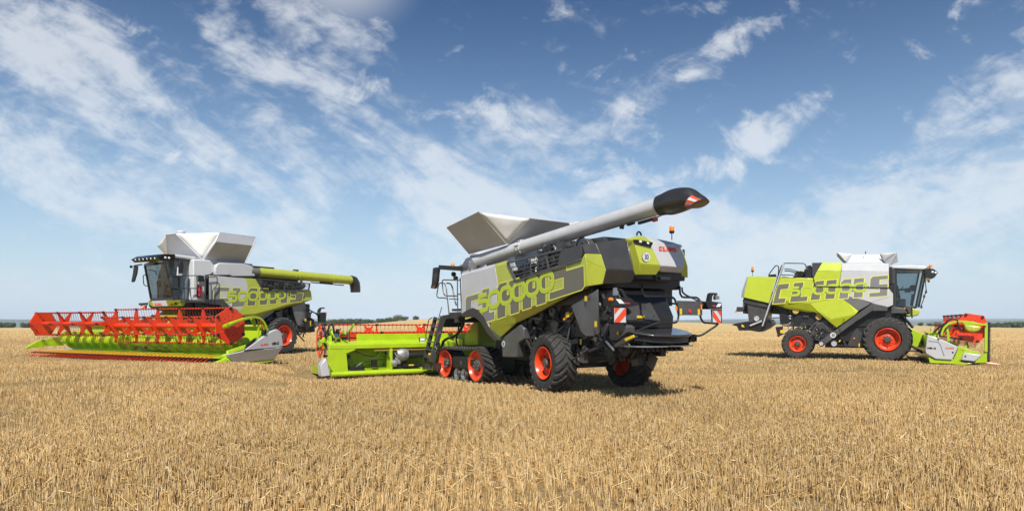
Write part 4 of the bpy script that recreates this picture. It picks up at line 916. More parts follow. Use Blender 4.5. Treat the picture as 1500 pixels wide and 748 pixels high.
deck = [(-3.2,1.271,1.792),(-3.25,0.752,1.78),(-3.2,-0.694,1.768),(-3.45,-0.599,1.721),(-3.7,-0.398,1.663),(-3.75,-0.335,1.597),(-3.9,0.825,1.571),(-3.7,1.461,1.584),(-3.3,1.362,1.607)]
mb = MB(); dk = [(p[0], p[1], 1.66) for p in deck]
DK = [(-2.7, 1.3), (-3.5, 1.3), (-3.85, 1.05), (-3.96, .6), (-3.98, .3), (-3.92, -.05), (-3.74, -.36), (-3.4, -.58), (-2.7, -.62)]
mb.prism([(x, y, 1.80-.155*(-2.7-x)) for x, y in DK], (0, 0, -.06), 0)
mb.build('spreader_deck', mat('deck_sheet', (.075, .074, .073), .22, metal=.5, coat=.4, var=.15), H1, bevel=.03)
mb = MB()
for cy in (.72, -.06):
    mb.cyl((-3.2, cy, 1.34), (-3.2, cy, 1.66), .22, n=20, mi=0); mb.cyl((-3.2, cy, 1.32), (-3.2, cy, 1.35), .62, n=36, mi=1)
    for k in range(6):
        a = 6.28*k/6+.3; mb.bar((-3.2+.2*math.cos(a), cy+.2*math.sin(a), 1.41), (-3.2+.58*math.cos(a), cy+.58*math.sin(a), 1.41), .015, .12, 0)
for k in range(9):
    y = 1.15-2.0*k/8; mb.bar((-3.3-.5*math.sin(math.pi*(k+.5)/9), y, 1.60), (-3.3-.42*math.sin(math.pi*(k+.5)/9), y, 1.42), .02, .12, 0)
mb.prism([(x*.985+.02, y*.96, 1.73-.155*(-2.7-x)) for x, y in DK[1:-1]], (0, 0, -.12), 0)
mb.bar((-3.0, -.8, 1.24), (-3.0, 1.2, 1.24), .06, .06, 0); mb.bar((-3.3, -.5, 1.22), (-3.3, 1.0, 1.22), .05, .05, 0)
for k in range(9): mb.box(-3.36, -3.2, .9-k*.16, .94-k*.16, 1.2, 1.32, 0)
mb.build('spreader_rotor', [BLACK, STEEL, DGREY], H1)
machinery(H1, 'rear_machinery', [(-3.2, -2.0, .1, 1.2, .95, 1.4), (-2.6, -1.6, 1.15, 1.35, 1.2, 2.4)], 40, 23)
# ---- lights, boards, guard frame
mb = MB(); rl([(-2.9,0.506,2.823),(-3.2,0.783,2.63),(-3.6,1.072,2.505),(-3.7,0.331,2.517),(-3.7,0.202,2.468),(-3.7,0.147,2.35),(-3.7,0.065,2.049),(-3.7,0.109,1.93),(-3.7,0.184,1.891),(-3.6,0.665,1.891),(-3.2,1.061,1.668),(-2.6,1.363,1.477),(-2.3,1.316,1.423)], .026, .1)
rl([(-2.7,-1.038,2.835),(-3.0,-0.726,2.631),(-3.3,-0.488,2.525),(-3.6,-0.688,2.52),(-3.7,-0.674,2.444),(-3.7,-0.686,2.025),(-3.7,-0.792,1.896),(-3.6,-1.473,1.87),(-3.6,-1.37,1.807),(-3.5,-0.939,1.566),(-3.4,-0.713,1.561)], .026, .1)
rl([(-2.7,-1.12,2.809),(-2.9,-0.917,2.682),(-3.0,-0.95,2.594),(-3.1,-1.084,2.523),(-3.2,-1.135,2.457),(-3.3,-1.452,2.392)], .022, .1)
mb.build('guard_frame', BLACK, H1)
pp_ = [(-3.72,0.145,2.421),(-3.72,-0.71,2.419),(-3.72,-0.718,2.074),(-3.72,0.075,2.075)]
mb = MB(); mb.prism(pp_, (-.02, 0, 0), 0)
for rc in ([(-3.745,0.083,2.232),(-3.745,0.008,2.233),(-3.745,0.004,2.096),(-3.745,0.079,2.095)], [(-3.745,-0.541,2.228),(-3.745,-0.615,2.229),(-3.745,-0.619,2.084),(-3.745,-0.545,2.083)]): mb.prism(rc, (-.006, 0, 0), 1)
mb.lathe([(-3.745,-0.264,2.172)][0], [(0, .05), (-.015, .045), (-.015, 0)], 14, 2, 'x')
for rc in ([(-3.75,0.236,2.293),(-3.75,0.184,2.294),(-3.75,0.173,2.184),(-3.75,0.225,2.183)], [(-3.75,-0.637,2.342),(-3.75,-0.684,2.343),(-3.75,-0.684,2.214),(-3.75,-0.641,2.213)]): mb.prism(rc, (-.012, 0, 0), 3)
mb.build('rear_sign_plate', [MGREY, YELLOW, REDL, ORANGE], H1)
def rear_lamp(pts_house, arm, cam_, lens, redl, amber, u, board, flip, foot=None):
    mb = MB(); mb.prism(pts_house, (.28, 0, 0), 0); mb.prism(arm, (.10, 0, 0), 0); mb.prism(cam_, (.08, 0, 0), 4)
    mb.prism([Vector(p)+Vector((-.004, 0, 0)) for p in lens], (-.004, 0, 0), 1); mb.prism([Vector(p)+Vector((-.004, 0, 0)) for p in redl], (-.004, 0, 0), 2)
    if amber: mb.lathe(amber, [(-.04, 0), (-.03, .035), (0, .045), (.06, .045)], 12, 3, 'x')
    o = mb.build('rear_lamp', [BLACK, LAMP, REDL, ORANGE, STEEL], H1, bevel=.012)
    warning_board(H1, board, (-1, 0, 0), flip)
rear_lamp([(-3.3,1.871,2.46),(-3.3,1.737,2.481),(-3.3,1.293,2.484),(-3.3,1.161,2.44),(-3.3,1.286,2.283),(-3.3,1.844,2.276)], [(-3.2,1.58,2.7),(-3.2,1.426,2.697),(-3.2,1.305,2.565),(-3.2,1.236,2.489),(-3.2,1.357,2.486),(-3.2,1.461,2.639)], [(-3.24,1.674,2.709),(-3.24,1.616,2.71),(-3.24,1.609,2.647),(-3.24,1.575,2.635),(-3.24,1.575,2.537),(-3.24,1.684,2.535),(-3.24,1.677,2.632)],
    [(-3.3,1.72,2.445),(-3.3,1.568,2.441),(-3.3,1.438,2.34),(-3.3,1.602,2.338)], [(-3.3,1.438,2.371),(-3.3,1.286,2.361),(-3.3,1.259,2.338),(-3.3,1.424,2.335)], [(-3.3,1.844,2.433)][0], -3.3,
    [(-3.32,1.771,2.236),(-3.32,1.419,2.24),(-3.32,1.415,1.898),(-3.32,1.768,1.898)], False)
rear_lamp([(-3.3,-1.369,2.425),(-3.3,-1.514,2.449),(-3.3,-1.956,2.42),(-3.3,-1.969,2.248),(-3.3,-1.473,2.243),(-3.3,-1.382,2.346)], [(-3.25,-1.509,2.442),(-3.25,-1.572,2.642),(-3.25,-1.635,2.672),(-3.25,-1.845,2.668),(-3.25,-1.858,2.628),(-3.25,-1.698,2.616),(-3.25,-1.647,2.573),(-3.25,-1.635,2.444)], [(-3.28,-1.768,2.631),(-3.28,-1.797,2.632),(-3.28,-1.81,2.598),(-3.28,-1.891,2.582),(-3.28,-1.891,2.502),(-3.28,-1.747,2.488),(-3.28,-1.738,2.579),(-3.28,-1.772,2.597)],
    [(-3.3,-1.816,2.398),(-3.3,-1.952,2.394),(-3.3,-1.871,2.304),(-3.3,-1.723,2.302)], [(-3.3,-1.576,2.343),(-3.3,-1.702,2.345),(-3.3,-1.702,2.316),(-3.3,-1.589,2.315)], None, -3.3,
    [(-3.32,-1.582,2.201),(-3.32,-1.902,2.201),(-3.32,-1.894,1.878),(-3.32,-1.591,1.901)], True)
mb = MB(); mb.prism([(-3.28,-1.587,2.236),(-3.28,-1.984,2.24),(-3.28,-1.984,1.884),(-3.28,-1.621,1.89)], (.03, 0, 0), 0); mb.bar((-3.24, -1.5, 2.35), (-2.6, -.5, 2.4), .05, .05, 0)
mb.bar((-3.2, -1.5, 2.35), (-3.24, -1.56, 2.3), .03, .03, 0); mb.build('lamp_bracket', BLACK, H1); mb = MB(); mb.prism([(-3.28,1.78,2.257),(-3.28,1.351,2.262),(-3.28,1.351,1.886),(-3.28,1.76,1.886)], (.03, 0, 0), 0); mb.bar((-3.2, 1.5, 2.35), (-2.4, .9, 2.4), .04, .04, 0); mb.build('lamp_bracket', BLACK, H1)
mb = MB(); mb.tube([(-2.66,1.45,1.439),(-2.857,1.5,1.34),(-2.994,1.5,1.239)], .03, 8, 0); mb.build('strut', STEEL, H1)
# ---- rear wheels (steered a little) and track units
wheel(H1, (-.29, 1.30, .80), .80, .66, .43, 1, steer=R_(-6)); wheel(H1, (-.36, -1.42, .80), .80, .66, .43, -1, steer=R_(-6))
def track_unit(vo, side, parent=H1):
    root = empty('track_unit', parent); wd = .68; vi = vo - side*wd; lo, hi = min(vo, vi), max(vo, vi)
    A, B, R0 = (3.42, .535), (5.52, .51), .50
    path = []
    n = 16
    for k in range(n+1): a = R_(90) + R_(200)*k/n; path.append((A[0]+(R0+.04)*math.cos(a)*1.0, A[1]+(R0+.04)*math.sin(a)))
    for k in range(7): t_ = (k+1)/8; path.append((A[0]+(B[0]-A[0])*t_, -.03+.02*t_))
    for k in range(n+1): a = R_(-110) + R_(200)*k/n; path.append((B[0]+(R0+.03)*math.cos(a), B[1]+(R0+.03)*math.sin(a)))
    for k in range(7): t_ = (k+1)/8; path.append((B[0]+(A[0]-B[0])*t_, B[1]+R0+.03+(A[1]-B[1]+.01)*t_ - .02*math.sin(math.pi*t_)))
    # resample evenly, lay the belt and chevron lugs
    P2 = [Vector((x, z)) for x, z in path]; P2.append(P2[0]); L = [0]
    for i in range(1, len(P2)): L.append(L[-1]+(P2[i]-P2[i-1]).length)
    def pt(s):
        s %= L[-1]
        for i in range(1, len(P2)):
            if L[i] >= s: q = (s-L[i-1])/max(L[i]-L[i-1], 1e-6); return P2[i-1].lerp(P2[i], q), (P2[i]-P2[i-1]).normalized()
    mb = MB(); N = 90; cen = Vector(((A[0]+B[0])/2, .5)); rings = []
    for k in range(N):
        p, d = pt(L[-1]*k/N); nn = Vector((d.y, -d.x)); nn = nn if nn.dot(p-cen) > 0 else -nn
        q = p - nn*.045; rings.append([(p.x, lo, p.y), (p.x, hi, p.y), (q.x, hi, q.y), (q.x, lo, q.y)])
    mb.loft(rings, 0, closed=True)
    M_ = 44
    for k in range(M_):
        for sg in (0, 1):
            st = []
            for (fy, sh) in ((.5, 0.0), (.98, .16)):
                y = lo + (hi-lo)*(fy if sg else 1-fy); s0 = L[-1]*(k+.5*sg)/M_ - sh
                ring = []
                for (ds, hh) in ((-.05, -.005), (-.03, .055), (.03, .055), (.05, -.005)):
                    p, d = pt(s0+ds); nn = Vector((d.y, -d.x)); nn = nn if nn.dot(p-cen) > 0 else -nn
                    q = p+nn*hh; ring.append((q.x, y, q.y))
                st.append(ring)
            mb.loft(st, 0)
    mb.build('track_belt', BELT, root, angle=30)
    o = vo
    for (C, rr) in ((A, .485), (B, .465)):
        m2 = MB(); s = side
        m2.lathe((C[0], o, C[1]), [(-s*.02, rr), (-s*.02, rr*.94), (-s*.10, rr*.86), (-s*.16, rr*.62), (-s*.14, rr*.42), (-s*.12, 0)], 40, 0, 'y')
        m2.lathe((C[0], o-s*.12, C[1]), [(0, rr*.36), (s*.06, rr*.34), (s*.09, rr*.2), (s*.09, 0)], 24, 1, 'y')
        for k in range(8): a = 6.28*k/8; m2.cyl((C[0]+rr*.28*math.cos(a), o-s*.06, C[1]+rr*.28*math.sin(a)), (C[0]+rr*.28*math.cos(a), o-s*.02, C[1]+rr*.28*math.sin(a)), .02, n=6, mi=2)
        m2.cyl((C[0], vi+s*.05, C[1]), (C[0], o-s*.2, C[1]), rr*.92, n=32, mi=3)
        m2.build('idler_wheel', [RIM, MGREY, STEEL, DGREY], root, angle=30)
    for xx in (4.20, 4.66):
        m3 = MB(); m3.lathe((xx, o-side*.02, .20), [(0, .19), (-side*.03, .15), (-side*.10, .12), (-side*.10, .05), (-side*.04, .0)], 26, 0, 'y'); m3.cyl((xx, vi+side*.05, .20), (xx, o-side*.11, .20), .17, n=24, mi=1)
        for k in range(14): a = 6.28*k/14; m3.bar((xx+.06*math.cos(a), o-side*.07, .20+.06*math.sin(a)), (xx+.165*math.cos(a), o-side*.03, .20+.165*math.sin(a)), .014, .02, 0, up=(0, 1, 0))
        m3.build('track_roller', [STEEL, DGREY], root, angle=30)
    m4 = MB(); m4.box(4.0, 5.0, lo+.1, hi-.06, .38, .78, 0); m4.lathe((4.45, o-side*.04, .56), [(0, 0), (-side*.02, .10), (-side*.10, .12)], 18, 1, 'y'); m4.bar((3.5, o-side*.12, .62), (5.4, o-side*.12, .6), .1, .22, 0, up=(0, 0, 1))
    m4.build('track_frame', [BLACK, MGREY], root, bevel=.03)
    return root
track_unit(1.62, 1); track_unit(-1.62, -1)
# ---- header seen from its back
HD1 = empty('header', H1, (8.2, 0, 0))
bk = [(-1.0,4.043,1.265),(-1.0,2.663,1.264),(-1.15,4.089,1.046),(-1.15,2.728,1.012),(-1.2,5.085,1.037),(-1.2,5.177,0.888),(-1.3,4.605,0.841),(-1.3,2.793,0.808)]
YL, YR = 5.28, -5.0
mb = MB()
# upper beam: raised lip, sloping top, folded front edge
mb.prism([(-.85, 4.05, 1.50), (-.85, 4.05, 1.27), (-.82, 4.05, 1.27), (-.82, 4.05, 1.50)], (0, YR-4.05, 0), 0)
mb.prism([(-.85, YL-.15, 1.28), (-1.28, YL-.15, 1.16), (-1.28, YL-.15, 1.02), (-1.2, YL-.15, 1.02), (-.85, YL-.15, 1.2)], (0, YR-YL, 0), 0)
# back sheet and floor
mb.prism([(-.68, YL-.35, 1.12), (-.68, YL-.35, .33), (-.62, YL-.35, .33), (-.62, YL-.35, 1.12)], (0, YR-YL+.4, 0), 1)
mb.prism([(-.66, YL-.35, .34), (-1.22, YL-.35, .26), (-1.22, YL-.35, .22), (-.9, YL-.35, .20), (.5, YL-.35, .06), (.5, YL-.35, .10), (-.65, YL-.35, .34)], (0, YR-YL+.4, 0), 0)
mb.cyl((-1.24, YL-.2, .17), (-1.24, YR, .17), .085, n=16, mi=0)
for y in (2.95, -.3): mb.box(-1.26, -.95, y-.05, y+.05, .2, 1.05, 0)
for k in range(16):
    y = 4.3-k*.26; mb.lathe((-.684, y, .42), [(.0, .028), (-.008, .028), (-.008, 0)], 10, 2, 'x')
mb.prism([(-1.27, YL-.12, 1.18), (-1.27, YL-.8, 1.18), (-1.27, YL-1.05, .98), (-1.27, YL-.72, .86), (-1.27, YL-.78, .25), (-1.27, YL-.3, .2), (-1.27, YL-.1, .5)], (.08, 0, 0), 0)
hb = mb.build('header_frame', [LIME_B, mat('shaded_green', (.33, .50, .008), .4, var=.1), BLACK], HD1, bevel=.012)
mb = MB()
mb.prism([(-1.16, YL-.9, .66), (-1.16, YL-.36, .66), (-1.16, YL-.36, .8), (-1.16, YL-.9, .8)], (.1, 0, 0), 0)
mb.tube([(-1.1, 4.2, .93), (-1.2, 3.9, .78), (-1.15, 3.5, .72), (-1.05, 3.3, .95)], .02, 6, 0, bend=.2); mb.tube([(-1.15, 4.25, .33), (-1.2, 4.0, .55), (-1.15, 3.5, .62), (-1.1, 3.1, .62)], .022, 6, 0, bend=.2)
mb.tube([(-1.1, 2.2, 1.0), (-1.12, 2.15, .75), (-1.12, 2.35, .55), (-1.1, 2.4, .38)], .02, 6, 0, bend=.2)
mb.box(-1.22, -1.05, 3.45, 3.62, .38, .62, 0); mb.box(-.72, -.67, 2.75, 2.95, .78, .92, 0); mb.box(-1.2, -.95, 3.9, 4.4, .27, .40, 0); mb.box(-1.2, -1.0, 2.55, 2.85, .30, .46, 0)
for y in (3.7, 2.3): mb.box(-1.2, -.8, y-.18, y+.18, -.02, .1, 0)
mb.build('hydraulics', BLACK, HD1)
mb = MB(); mb.cyl((-1.18, 3.55, .95), (-1.18, 1.6, .95), .05, n=12, mi=0); mb.cyl((-1.2, 1.0, .74), (-1.2, 2.2, .74), .065, n=14, mi=0); mb.build('drive_shaft', BRASS, HD1)
mb = MB()
mb.lathe((-1.2, 1.02, .82), [(-.2, .1), (-.2, .2), (-.05, .24), (.05, .24), (.2, .17), (.2, .08)], 20, 0, 'y'); mb.box(-1.3, -1.0, 1.1, 1.3, .5, .72, 0); mb.lathe((-1.22, 1.35, .52), [(-.1, .05), (-.1, .13), (.1, .13), (.1, .05)], 16, 0, 'y')
mb.cyl((-1.22, .8, .78), (-1.22, .1, .78), .10, n=14, mi=1); mb.box(-1.32, -1.05, .35, 1.0, .38, .5, 1); mb.box(-1.325, -1.32, .6, .8, .42, .47, 2)
for k in range(5): mb.tube([(-1.25, 1.6-.1*k, .9), (-1.3, 1.5-.1*k, .7), (-1.2, 1.45-.12*k, .5)], .018, 6, 0 if k % 2 else 1, bend=.15)
mb.build('header_gearbox', [mat('cast_alu', (.34, .34, .335), .5, metal=.45, var=.3, vscale=9, bump=.4, bscale=20, dirt=.2), BLACK, YELLOW], HD1, bevel=.01).location = (.05, 1.5, -.05)
mb = MB(); mb.box(-1.06, -1.0, 1.55, 1.78, 1.22, 1.36, 0); mb.box(-1.064, -1.06, 1.57, 1.76, 1.24, 1.34, 1); mb.bar((-1.0, 1.5, 1.2), (-1.0, 1.5, 1.45), .06, .04, 2); mb.build('work_light', [BLACK, LAMP, LIME_B], HD1)
ep = [(-1.082,5.2,0.717),(-1.136,5.15,0.582),(-0.942,5.0,0.108),(-0.457,5.0,-0.049),(-0.593,5.2,0.007),(-0.604,5.25,0.096),(-0.653,5.25,0.469)]
mb = MB(); mb.prism([(-1.25,5.254,0.726),(-1.25,5.187,0.588),(-1.25,5.095,0.132),(-1.25,5.4,0.109),(-1.25,5.43,0.446),(-1.25,5.406,0.535)], (.35, 0, 0), 0)
mb.build('end_cover', LGREY, HD1, bevel=.03)
mb = MB(); mb.prism([(-1.22,5.412,0.101),(-1.22,5.085,0.124),(-1.22,5.014,0.157),(-1.22,5.091,-0.021),(-1.22,5.305,-0.027),(-1.22,5.396,0.023)], (.5, 0, 0), 0); mb.prism([(-.9, YL, .15), (-.9, YL-.3, .1), (.3, YL-.2, .05), (.4, YL-.05, .12)], (0, 0, .3), 1); mb.build('end_skid', [BLACK, LIME_B], HD1, bevel=.02)
mb = MB()
for (a_, b_, ww) in (((245,165),(470,318),.07), ((165,60),(175,230),.09), ((200,95),(215,310),.08), ((100,200),(190,180),.08), ((75,235),(130,150),.1), ((230,200),(240,320),.06), ((260,240),(285,330),.06), ((380,250),(410,310),.05)):
    pass
for pr in ([(-0.75,4.732,1.434),(-0.75,4.006,0.943)], [(-0.5,4.862,1.697),(-0.5,4.849,1.213)], [(-0.6,4.809,1.651),(-0.6,4.777,0.98)], [(-0.45,5.171,1.217),(-0.45,4.966,1.479)], [(-0.7,4.757,1.325),(-0.7,4.731,0.951)], [(-0.8,4.717,1.233),(-0.8,4.606,0.921)], [(-0.8,4.317,1.18),(-0.8,4.22,0.959)], [(-0.5,5.077,1.325),(-0.5,5.061,1.014)], [(-0.5,5.061,1.014),(-0.5,4.84,1.041)]):
    mb.bar(pr[0], pr[1], .08, .09, 0)
mb.build('reel_arm', LIME_B, HD1, bevel=.008)
mb = MB()
for pts in ([(-0.7,4.984,1.251),(-0.7,5.0,1.575),(-0.7,4.968,1.792),(-0.7,4.89,1.86),(-0.7,4.833,1.791),(-0.7,4.801,1.605),(-0.7,4.747,1.294)], [(-0.75,4.827,1.606),(-0.75,4.796,1.326),(-0.75,4.557,1.292),(-0.75,4.397,1.039)], [(-0.75,4.716,1.325),(-0.75,4.557,1.199),(-0.75,4.525,0.948)], [(-0.75,4.621,1.168),(-0.75,4.461,1.134),(-0.75,4.397,0.946)], [(-0.6,5.124,1.204),(-0.6,5.046,1.141),(-0.6,5.046,1.017)]): mb.tube(pts, .035, 8, 0, bend=.2)
mb.box(-.8, -.6, 4.35, 4.55, 1.32, 1.5, 0); mb.box(-.85, -.7, 3.95, 4.6, 1.17, 1.24, 0); mb.build('hydraulic_hose', BLACK, HD1)
rl1 = reel(HD1, YR+.3, YL-.35, .54, 1.27, R_(90), 6, cx=0.0, shields=())
mb = MB(); rs_ = []
for k in range(6):
    a = R_(90+60*k); b_ = R_(90+60*(k+1)); mb.bar((-.1+.36*math.cos(a), YL-.18, 1.25+.56*math.sin(a)), (-.1+.36*math.cos(b_), YL-.18, 1.25+.56*math.sin(b_)), .05, .03, 0, up=(0, 1, 0)); mb.bar((-.1+.36*math.cos(a), YL-.18, 1.25+.56*math.sin(a)), (-.1, YL-.18, 1.25), .02, .03, 0, up=(0, 1, 0))
mb.build('reel_end_star', RED, rl1)
mb = MB(); mb.box(-.12, .1, YR+.3, 4.2, 1.37, 1.52, 0)
for y in (3.3, 1.27, -.75, -2.8):
    mb.prism([(-.03, y-.16, 1.5), (-.03, y+.16, 1.5), (-.03, y+.12, 1.66), (-.03, y+.18, 1.80), (-.03, y+.11, 1.80), (-.03, y+.06, 1.72), (-.03, y-.06, 1.72), (-.03, y-.11, 1.80), (-.03, y-.18, 1.80), (-.03, y-.12, 1.66)], (.03, 0, 0), 0)
mb.build('reel_beam', RED, rl1, bevel=.01)
auger(HD1, YR+.2, YL-.5, -.26, .52, .16, .26)
machinery(HD1, 'linkage', [(-.95, -.55, 4.25, 5.05, 1.2, 1.55), (-.5, .1, 4.95, 5.1, 1.1, 1.6)], 24, 52, [BLACK, LIME_B, STEEL, RED])
# ================================================================ left harvester: wide header towards the viewer
H2 = empty('combine_harvester', None, (-11.6, 31.72, 0.48), R_(148.8+90))
tag(H2, 'lime and grey combine harvester seen from the front behind its very wide red reel', 'combine harvester', 'combine harvesters on the stubble')
sp_ = MB()
sil = [(3.848,1.6,3.31),(2.173,1.6,3.293),(2.022,1.6,2.979),(2.047,1.6,2.764),(2.297,1.6,2.329),(2.273,1.6,1.989),(2.52,1.6,1.921),(2.884,1.6,2.062),(3.24,1.6,2.378),(3.862,1.6,2.343)]
sp_.prism(sil, (0, -.05, 0), 0)
grn = [(2.168,1.6,3.293),(1.613,1.6,3.302),(1.22,1.6,2.775),(-1.504,1.55,2.929),(-1.654,1.5,2.508),(-1.003,1.6,2.417),(0.044,1.6,2.185),(0.927,1.6,1.958),(1.664,1.6,1.782),(2.52,1.6,1.731),(2.515,1.6,1.917),(2.268,1.6,1.985),(2.292,1.6,2.329),(2.042,1.6,2.764),(2.017,1.6,2.98)]
sp_.prism(grn, (0, -.05, 0), 1)
lw = [(2.52,1.6,1.727),(1.664,1.6,1.778),(0.927,1.6,1.954),(0.044,1.6,2.18),(-1.003,1.6,2.413),(-1.654,1.5,2.503),(-1.159,1.46,2.344),(-0.084,1.45,2.098),(0.796,1.44,1.873),(1.382,1.44,1.633),(2.201,1.44,1.478)]
sp_.prism([lw[0], lw[1], lw[9], lw[10]], (0, -.05, 0), 1); sp_.prism([lw[1], lw[2], lw[3], lw[7], lw[8], lw[9]], (0, -.05, 0), 1); sp_.prism([lw[3], lw[4], lw[5], lw[6], lw[7]], (0, -.05, 0), 1)
panel2 = sp_.build('side_panel', [SILVER, LIME], H2, bevel=.012)
big_lettering(panel2, [(3.648,1.6,2.872),(-1.051,1.6,2.909),(-0.974,1.6,2.37),(3.712,1.6,1.94)], (0, 1, 0), [(0, .155, .30, 1.0), (.185, .325, .02, 1.0), (.35, .57, .02, 1.03), (.595, .805, .02, .95), (.832, .995, .02, .92)],
    [(3.013,1.6,2.713),(0.01,1.6,2.822),(0.027,1.6,2.48),(3.027,1.6,2.251)], [(0, .15), (.165, .33), (.34, .50), (.515, .66), (.675, .83), (.84, 1.0)], (0, 0, 1, 1, 1), ow=.03, last=G_S2)
mb = MB(); mb.prism([(3.876,1.62,2.343),(3.254,1.62,2.381),(2.898,1.62,2.062),(2.525,1.62,1.912),(2.461,1.62,1.647),(2.97,1.62,1.727),(3.394,1.62,2.134),(3.853,1.62,2.157)], (0, -.5, 0), 0); mb.build('wheel_arch', DGREY, H2, bevel=.01)
mb = MB(); mb.prism([(1.366,1.42,1.69),(0.78,1.42,1.873),(0.452,1.42,1.931),(0.995,1.42,1.613),(1.208,1.42,1.48)], (0, -.1, 0), 0); mb.build('lower_shield', SILV_D, H2)
mb = MB(); gf = [(1.618,1.62,3.31),(0.061,1.62,3.281),(-1.379,1.62,3.238),(-1.318,1.62,2.934),(0.118,1.62,2.849),(1.221,1.62,2.778)]
for a_, b_ in ((0, 1), (1, 2), (2, 3), (3, 4), (4, 5), (5, 0), (1, 4)): mb.bar(gf[a_], gf[b_], .05, .05, 0, up=(0, 1, 0))
for q in (.2, .4, .6, .8):
    mb.bar(Vector(gf[1]).lerp(Vector(gf[4]), q), Vector(gf[2]).lerp(Vector(gf[3]), q), .02, .03, 0, up=(0, 1, 0)); mb.bar(Vector(gf[0]).lerp(Vector(gf[5]), q), Vector(gf[1]).lerp(Vector(gf[4]), q), .016, .03, 0, up=(0, 1, 0))
for q in (.33, .66): mb.bar(Vector(gf[1]).lerp(Vector(gf[2]), q), Vector(gf[4]).lerp(Vector(gf[3]), q), .025, .03, 0, up=(0, 1, 0))
mb.build('grille', DGREY, H2)
mb = MB(); mb.box(-1.3, 3.6, -1.5, 1.35, 2.1, 2.75, 0); mb.box(-1.2, 4.0, -1.4, 1.2, 2.7, 3.3, 0); mb.box(3.4, 4.3, -1.3, 1.3, 1.9, 2.5, 0); mb.box(-1.2, 1.3, -1.2, 1.1, 1.4, 2.2, 0); mb.box(1.2, 3.6, -1.2, 1.2, 1.0, 2.2, 0); mb.box(-1.25, 1.2, -1.2, 1.0, 3.2, 3.55, 0)
mb.build('body_core', BLACK, H2, bevel=.02)
mb = MB(); mb.prism([(3.9, -1.55, 2.3), (3.9, -1.55, 3.3), (-1.3, -1.5, 3.3), (-1.5, -1.5, 2.5), (.5, -1.55, 2.0)], (0, .05, 0), 0); mb.build('far_side_panel', LIME, H2)
machinery(H2, 'engine_bay_machinery', [(-1.2, 1.4, 1.3, 1.5, 2.85, 3.2)], 60, 31); machinery(H2, 'machinery', [(-1.0, 1.6, 1.0, 1.3, 1.1, 2.3)], 70, 32)
# silver cowl, grain tank, hopper
mb = MB(); cw = [(3.522,1.5,3.447),(3.513,1.5,3.653),(3.448,1.5,3.781),(3.308,1.5,3.874),(2.196,1.5,3.944),(1.679,1.5,3.831),(1.55,1.5,3.413),(2.737,1.5,3.336),(2.81,1.5,3.387),(3.494,1.5,3.342)]
mb.prism(cw, (0, -.9, 0), 0); mb.build('tube_cowl', SILVER, H2, bevel=.10, seg=4)
mb = MB(); mb.prism([(2.773,1.45,3.403),(2.691,1.45,3.349),(1.51,1.45,3.408),(1.51,1.45,3.365),(2.749,1.45,3.295),(2.845,1.45,3.344)], (0, -.3, 0), 0); mb.build('cowl_trim', BLACK, H2)
mb = MB(); mb.prism([(4.419,1.38,3.933),(3.658,1.38,3.96),(3.482,1.38,3.771),(3.482,1.38,3.49),(3.658,1.38,3.356),(3.88,1.38,3.31),(3.905,1.38,2.271),(4.419,1.38,2.296)], (0, -2.5, 0), 0); mb.build('cab_rear_wall', WHITE, H2, bevel=.04)
mb = MB(); mb.box(1.5, 3.9, -1.3, 1.25, 3.2, 3.98, 0); mb.box(.3, 1.6, -1.2, .9, 3.3, 3.72, 1); mb.build('grain_tank', [SILVER, BLACK], H2, bevel=.03)
mb = MB(); mb.bar((.2, 1.0, 3.86), (1.8, 1.0, 3.86), .12, .10, 0); mb.build('tank_rail', BLACK, H2)
def flap2(nm, pts, m=ALU, th=.03):
    a = (Vector(pts[1])-Vector(pts[0])).cross(Vector(pts[2])-Vector(pts[0])).normalized(); x = MB(); x.prism(pts, a*th, 0)
    for i in range(len(pts)): x.tube([Vector(pts[i])+a*th*.5, Vector(pts[(i+1) % len(pts)])+a*th*.5], .02, 6, 0)
    return x.build(nm, m, H2)
lf = [(3.854,1.2,3.963),(1.936,1.2,3.973),(1.977,1.78,4.695),(3.695,1.78,4.685),(3.476,1.72,5.078),(1.754,1.72,5.074)]
flap2('hopper_flap', [lf[0], lf[1], lf[2], lf[3]]); flap2('hopper_flap_top', [lf[3], lf[2], lf[5], lf[4]])
ff = [(3.95,-1.018,4.154),(3.9,1.176,4.0),(4.5,0.353,5.019),(4.5,-0.302,5.018),(4.4,-1.118,4.614),(3.95,-1.361,4.235)]
flap2('hopper_flap', [ff[0], ff[1], ff[2], ff[3]])
canvas('hopper_canvas', ff[2], lf[4], ff[1], H2, sag=.16); canvas('hopper_canvas', ff[4], ff[3], ff[0], H2, sag=.10); canvas('hopper_canvas', lf[4], lf[3], ff[1], H2, sag=.02)
flap2('hopper_flap', [(3.8, -1.25, 3.97), (1.9, -1.25, 3.97), (1.7, -1.9, 5.0), (3.6, -1.9, 5.0)]); flap2('hopper_flap', [(1.9, 1.2, 3.97), (1.9, -1.25, 3.97), (1.3, -1.3, 5.0), (1.4, 1.3, 5.0)])
dm = [(4.2,0.23,5.105)][0]; mb = MB(); mb.lathe((dm[0], dm[1], dm[2]-.06), [(0, .16), (.08, .17), (.13, .12), (.14, 0)], 20, 0, 'z'); mb.build('antenna_dome', WHITE, H2)
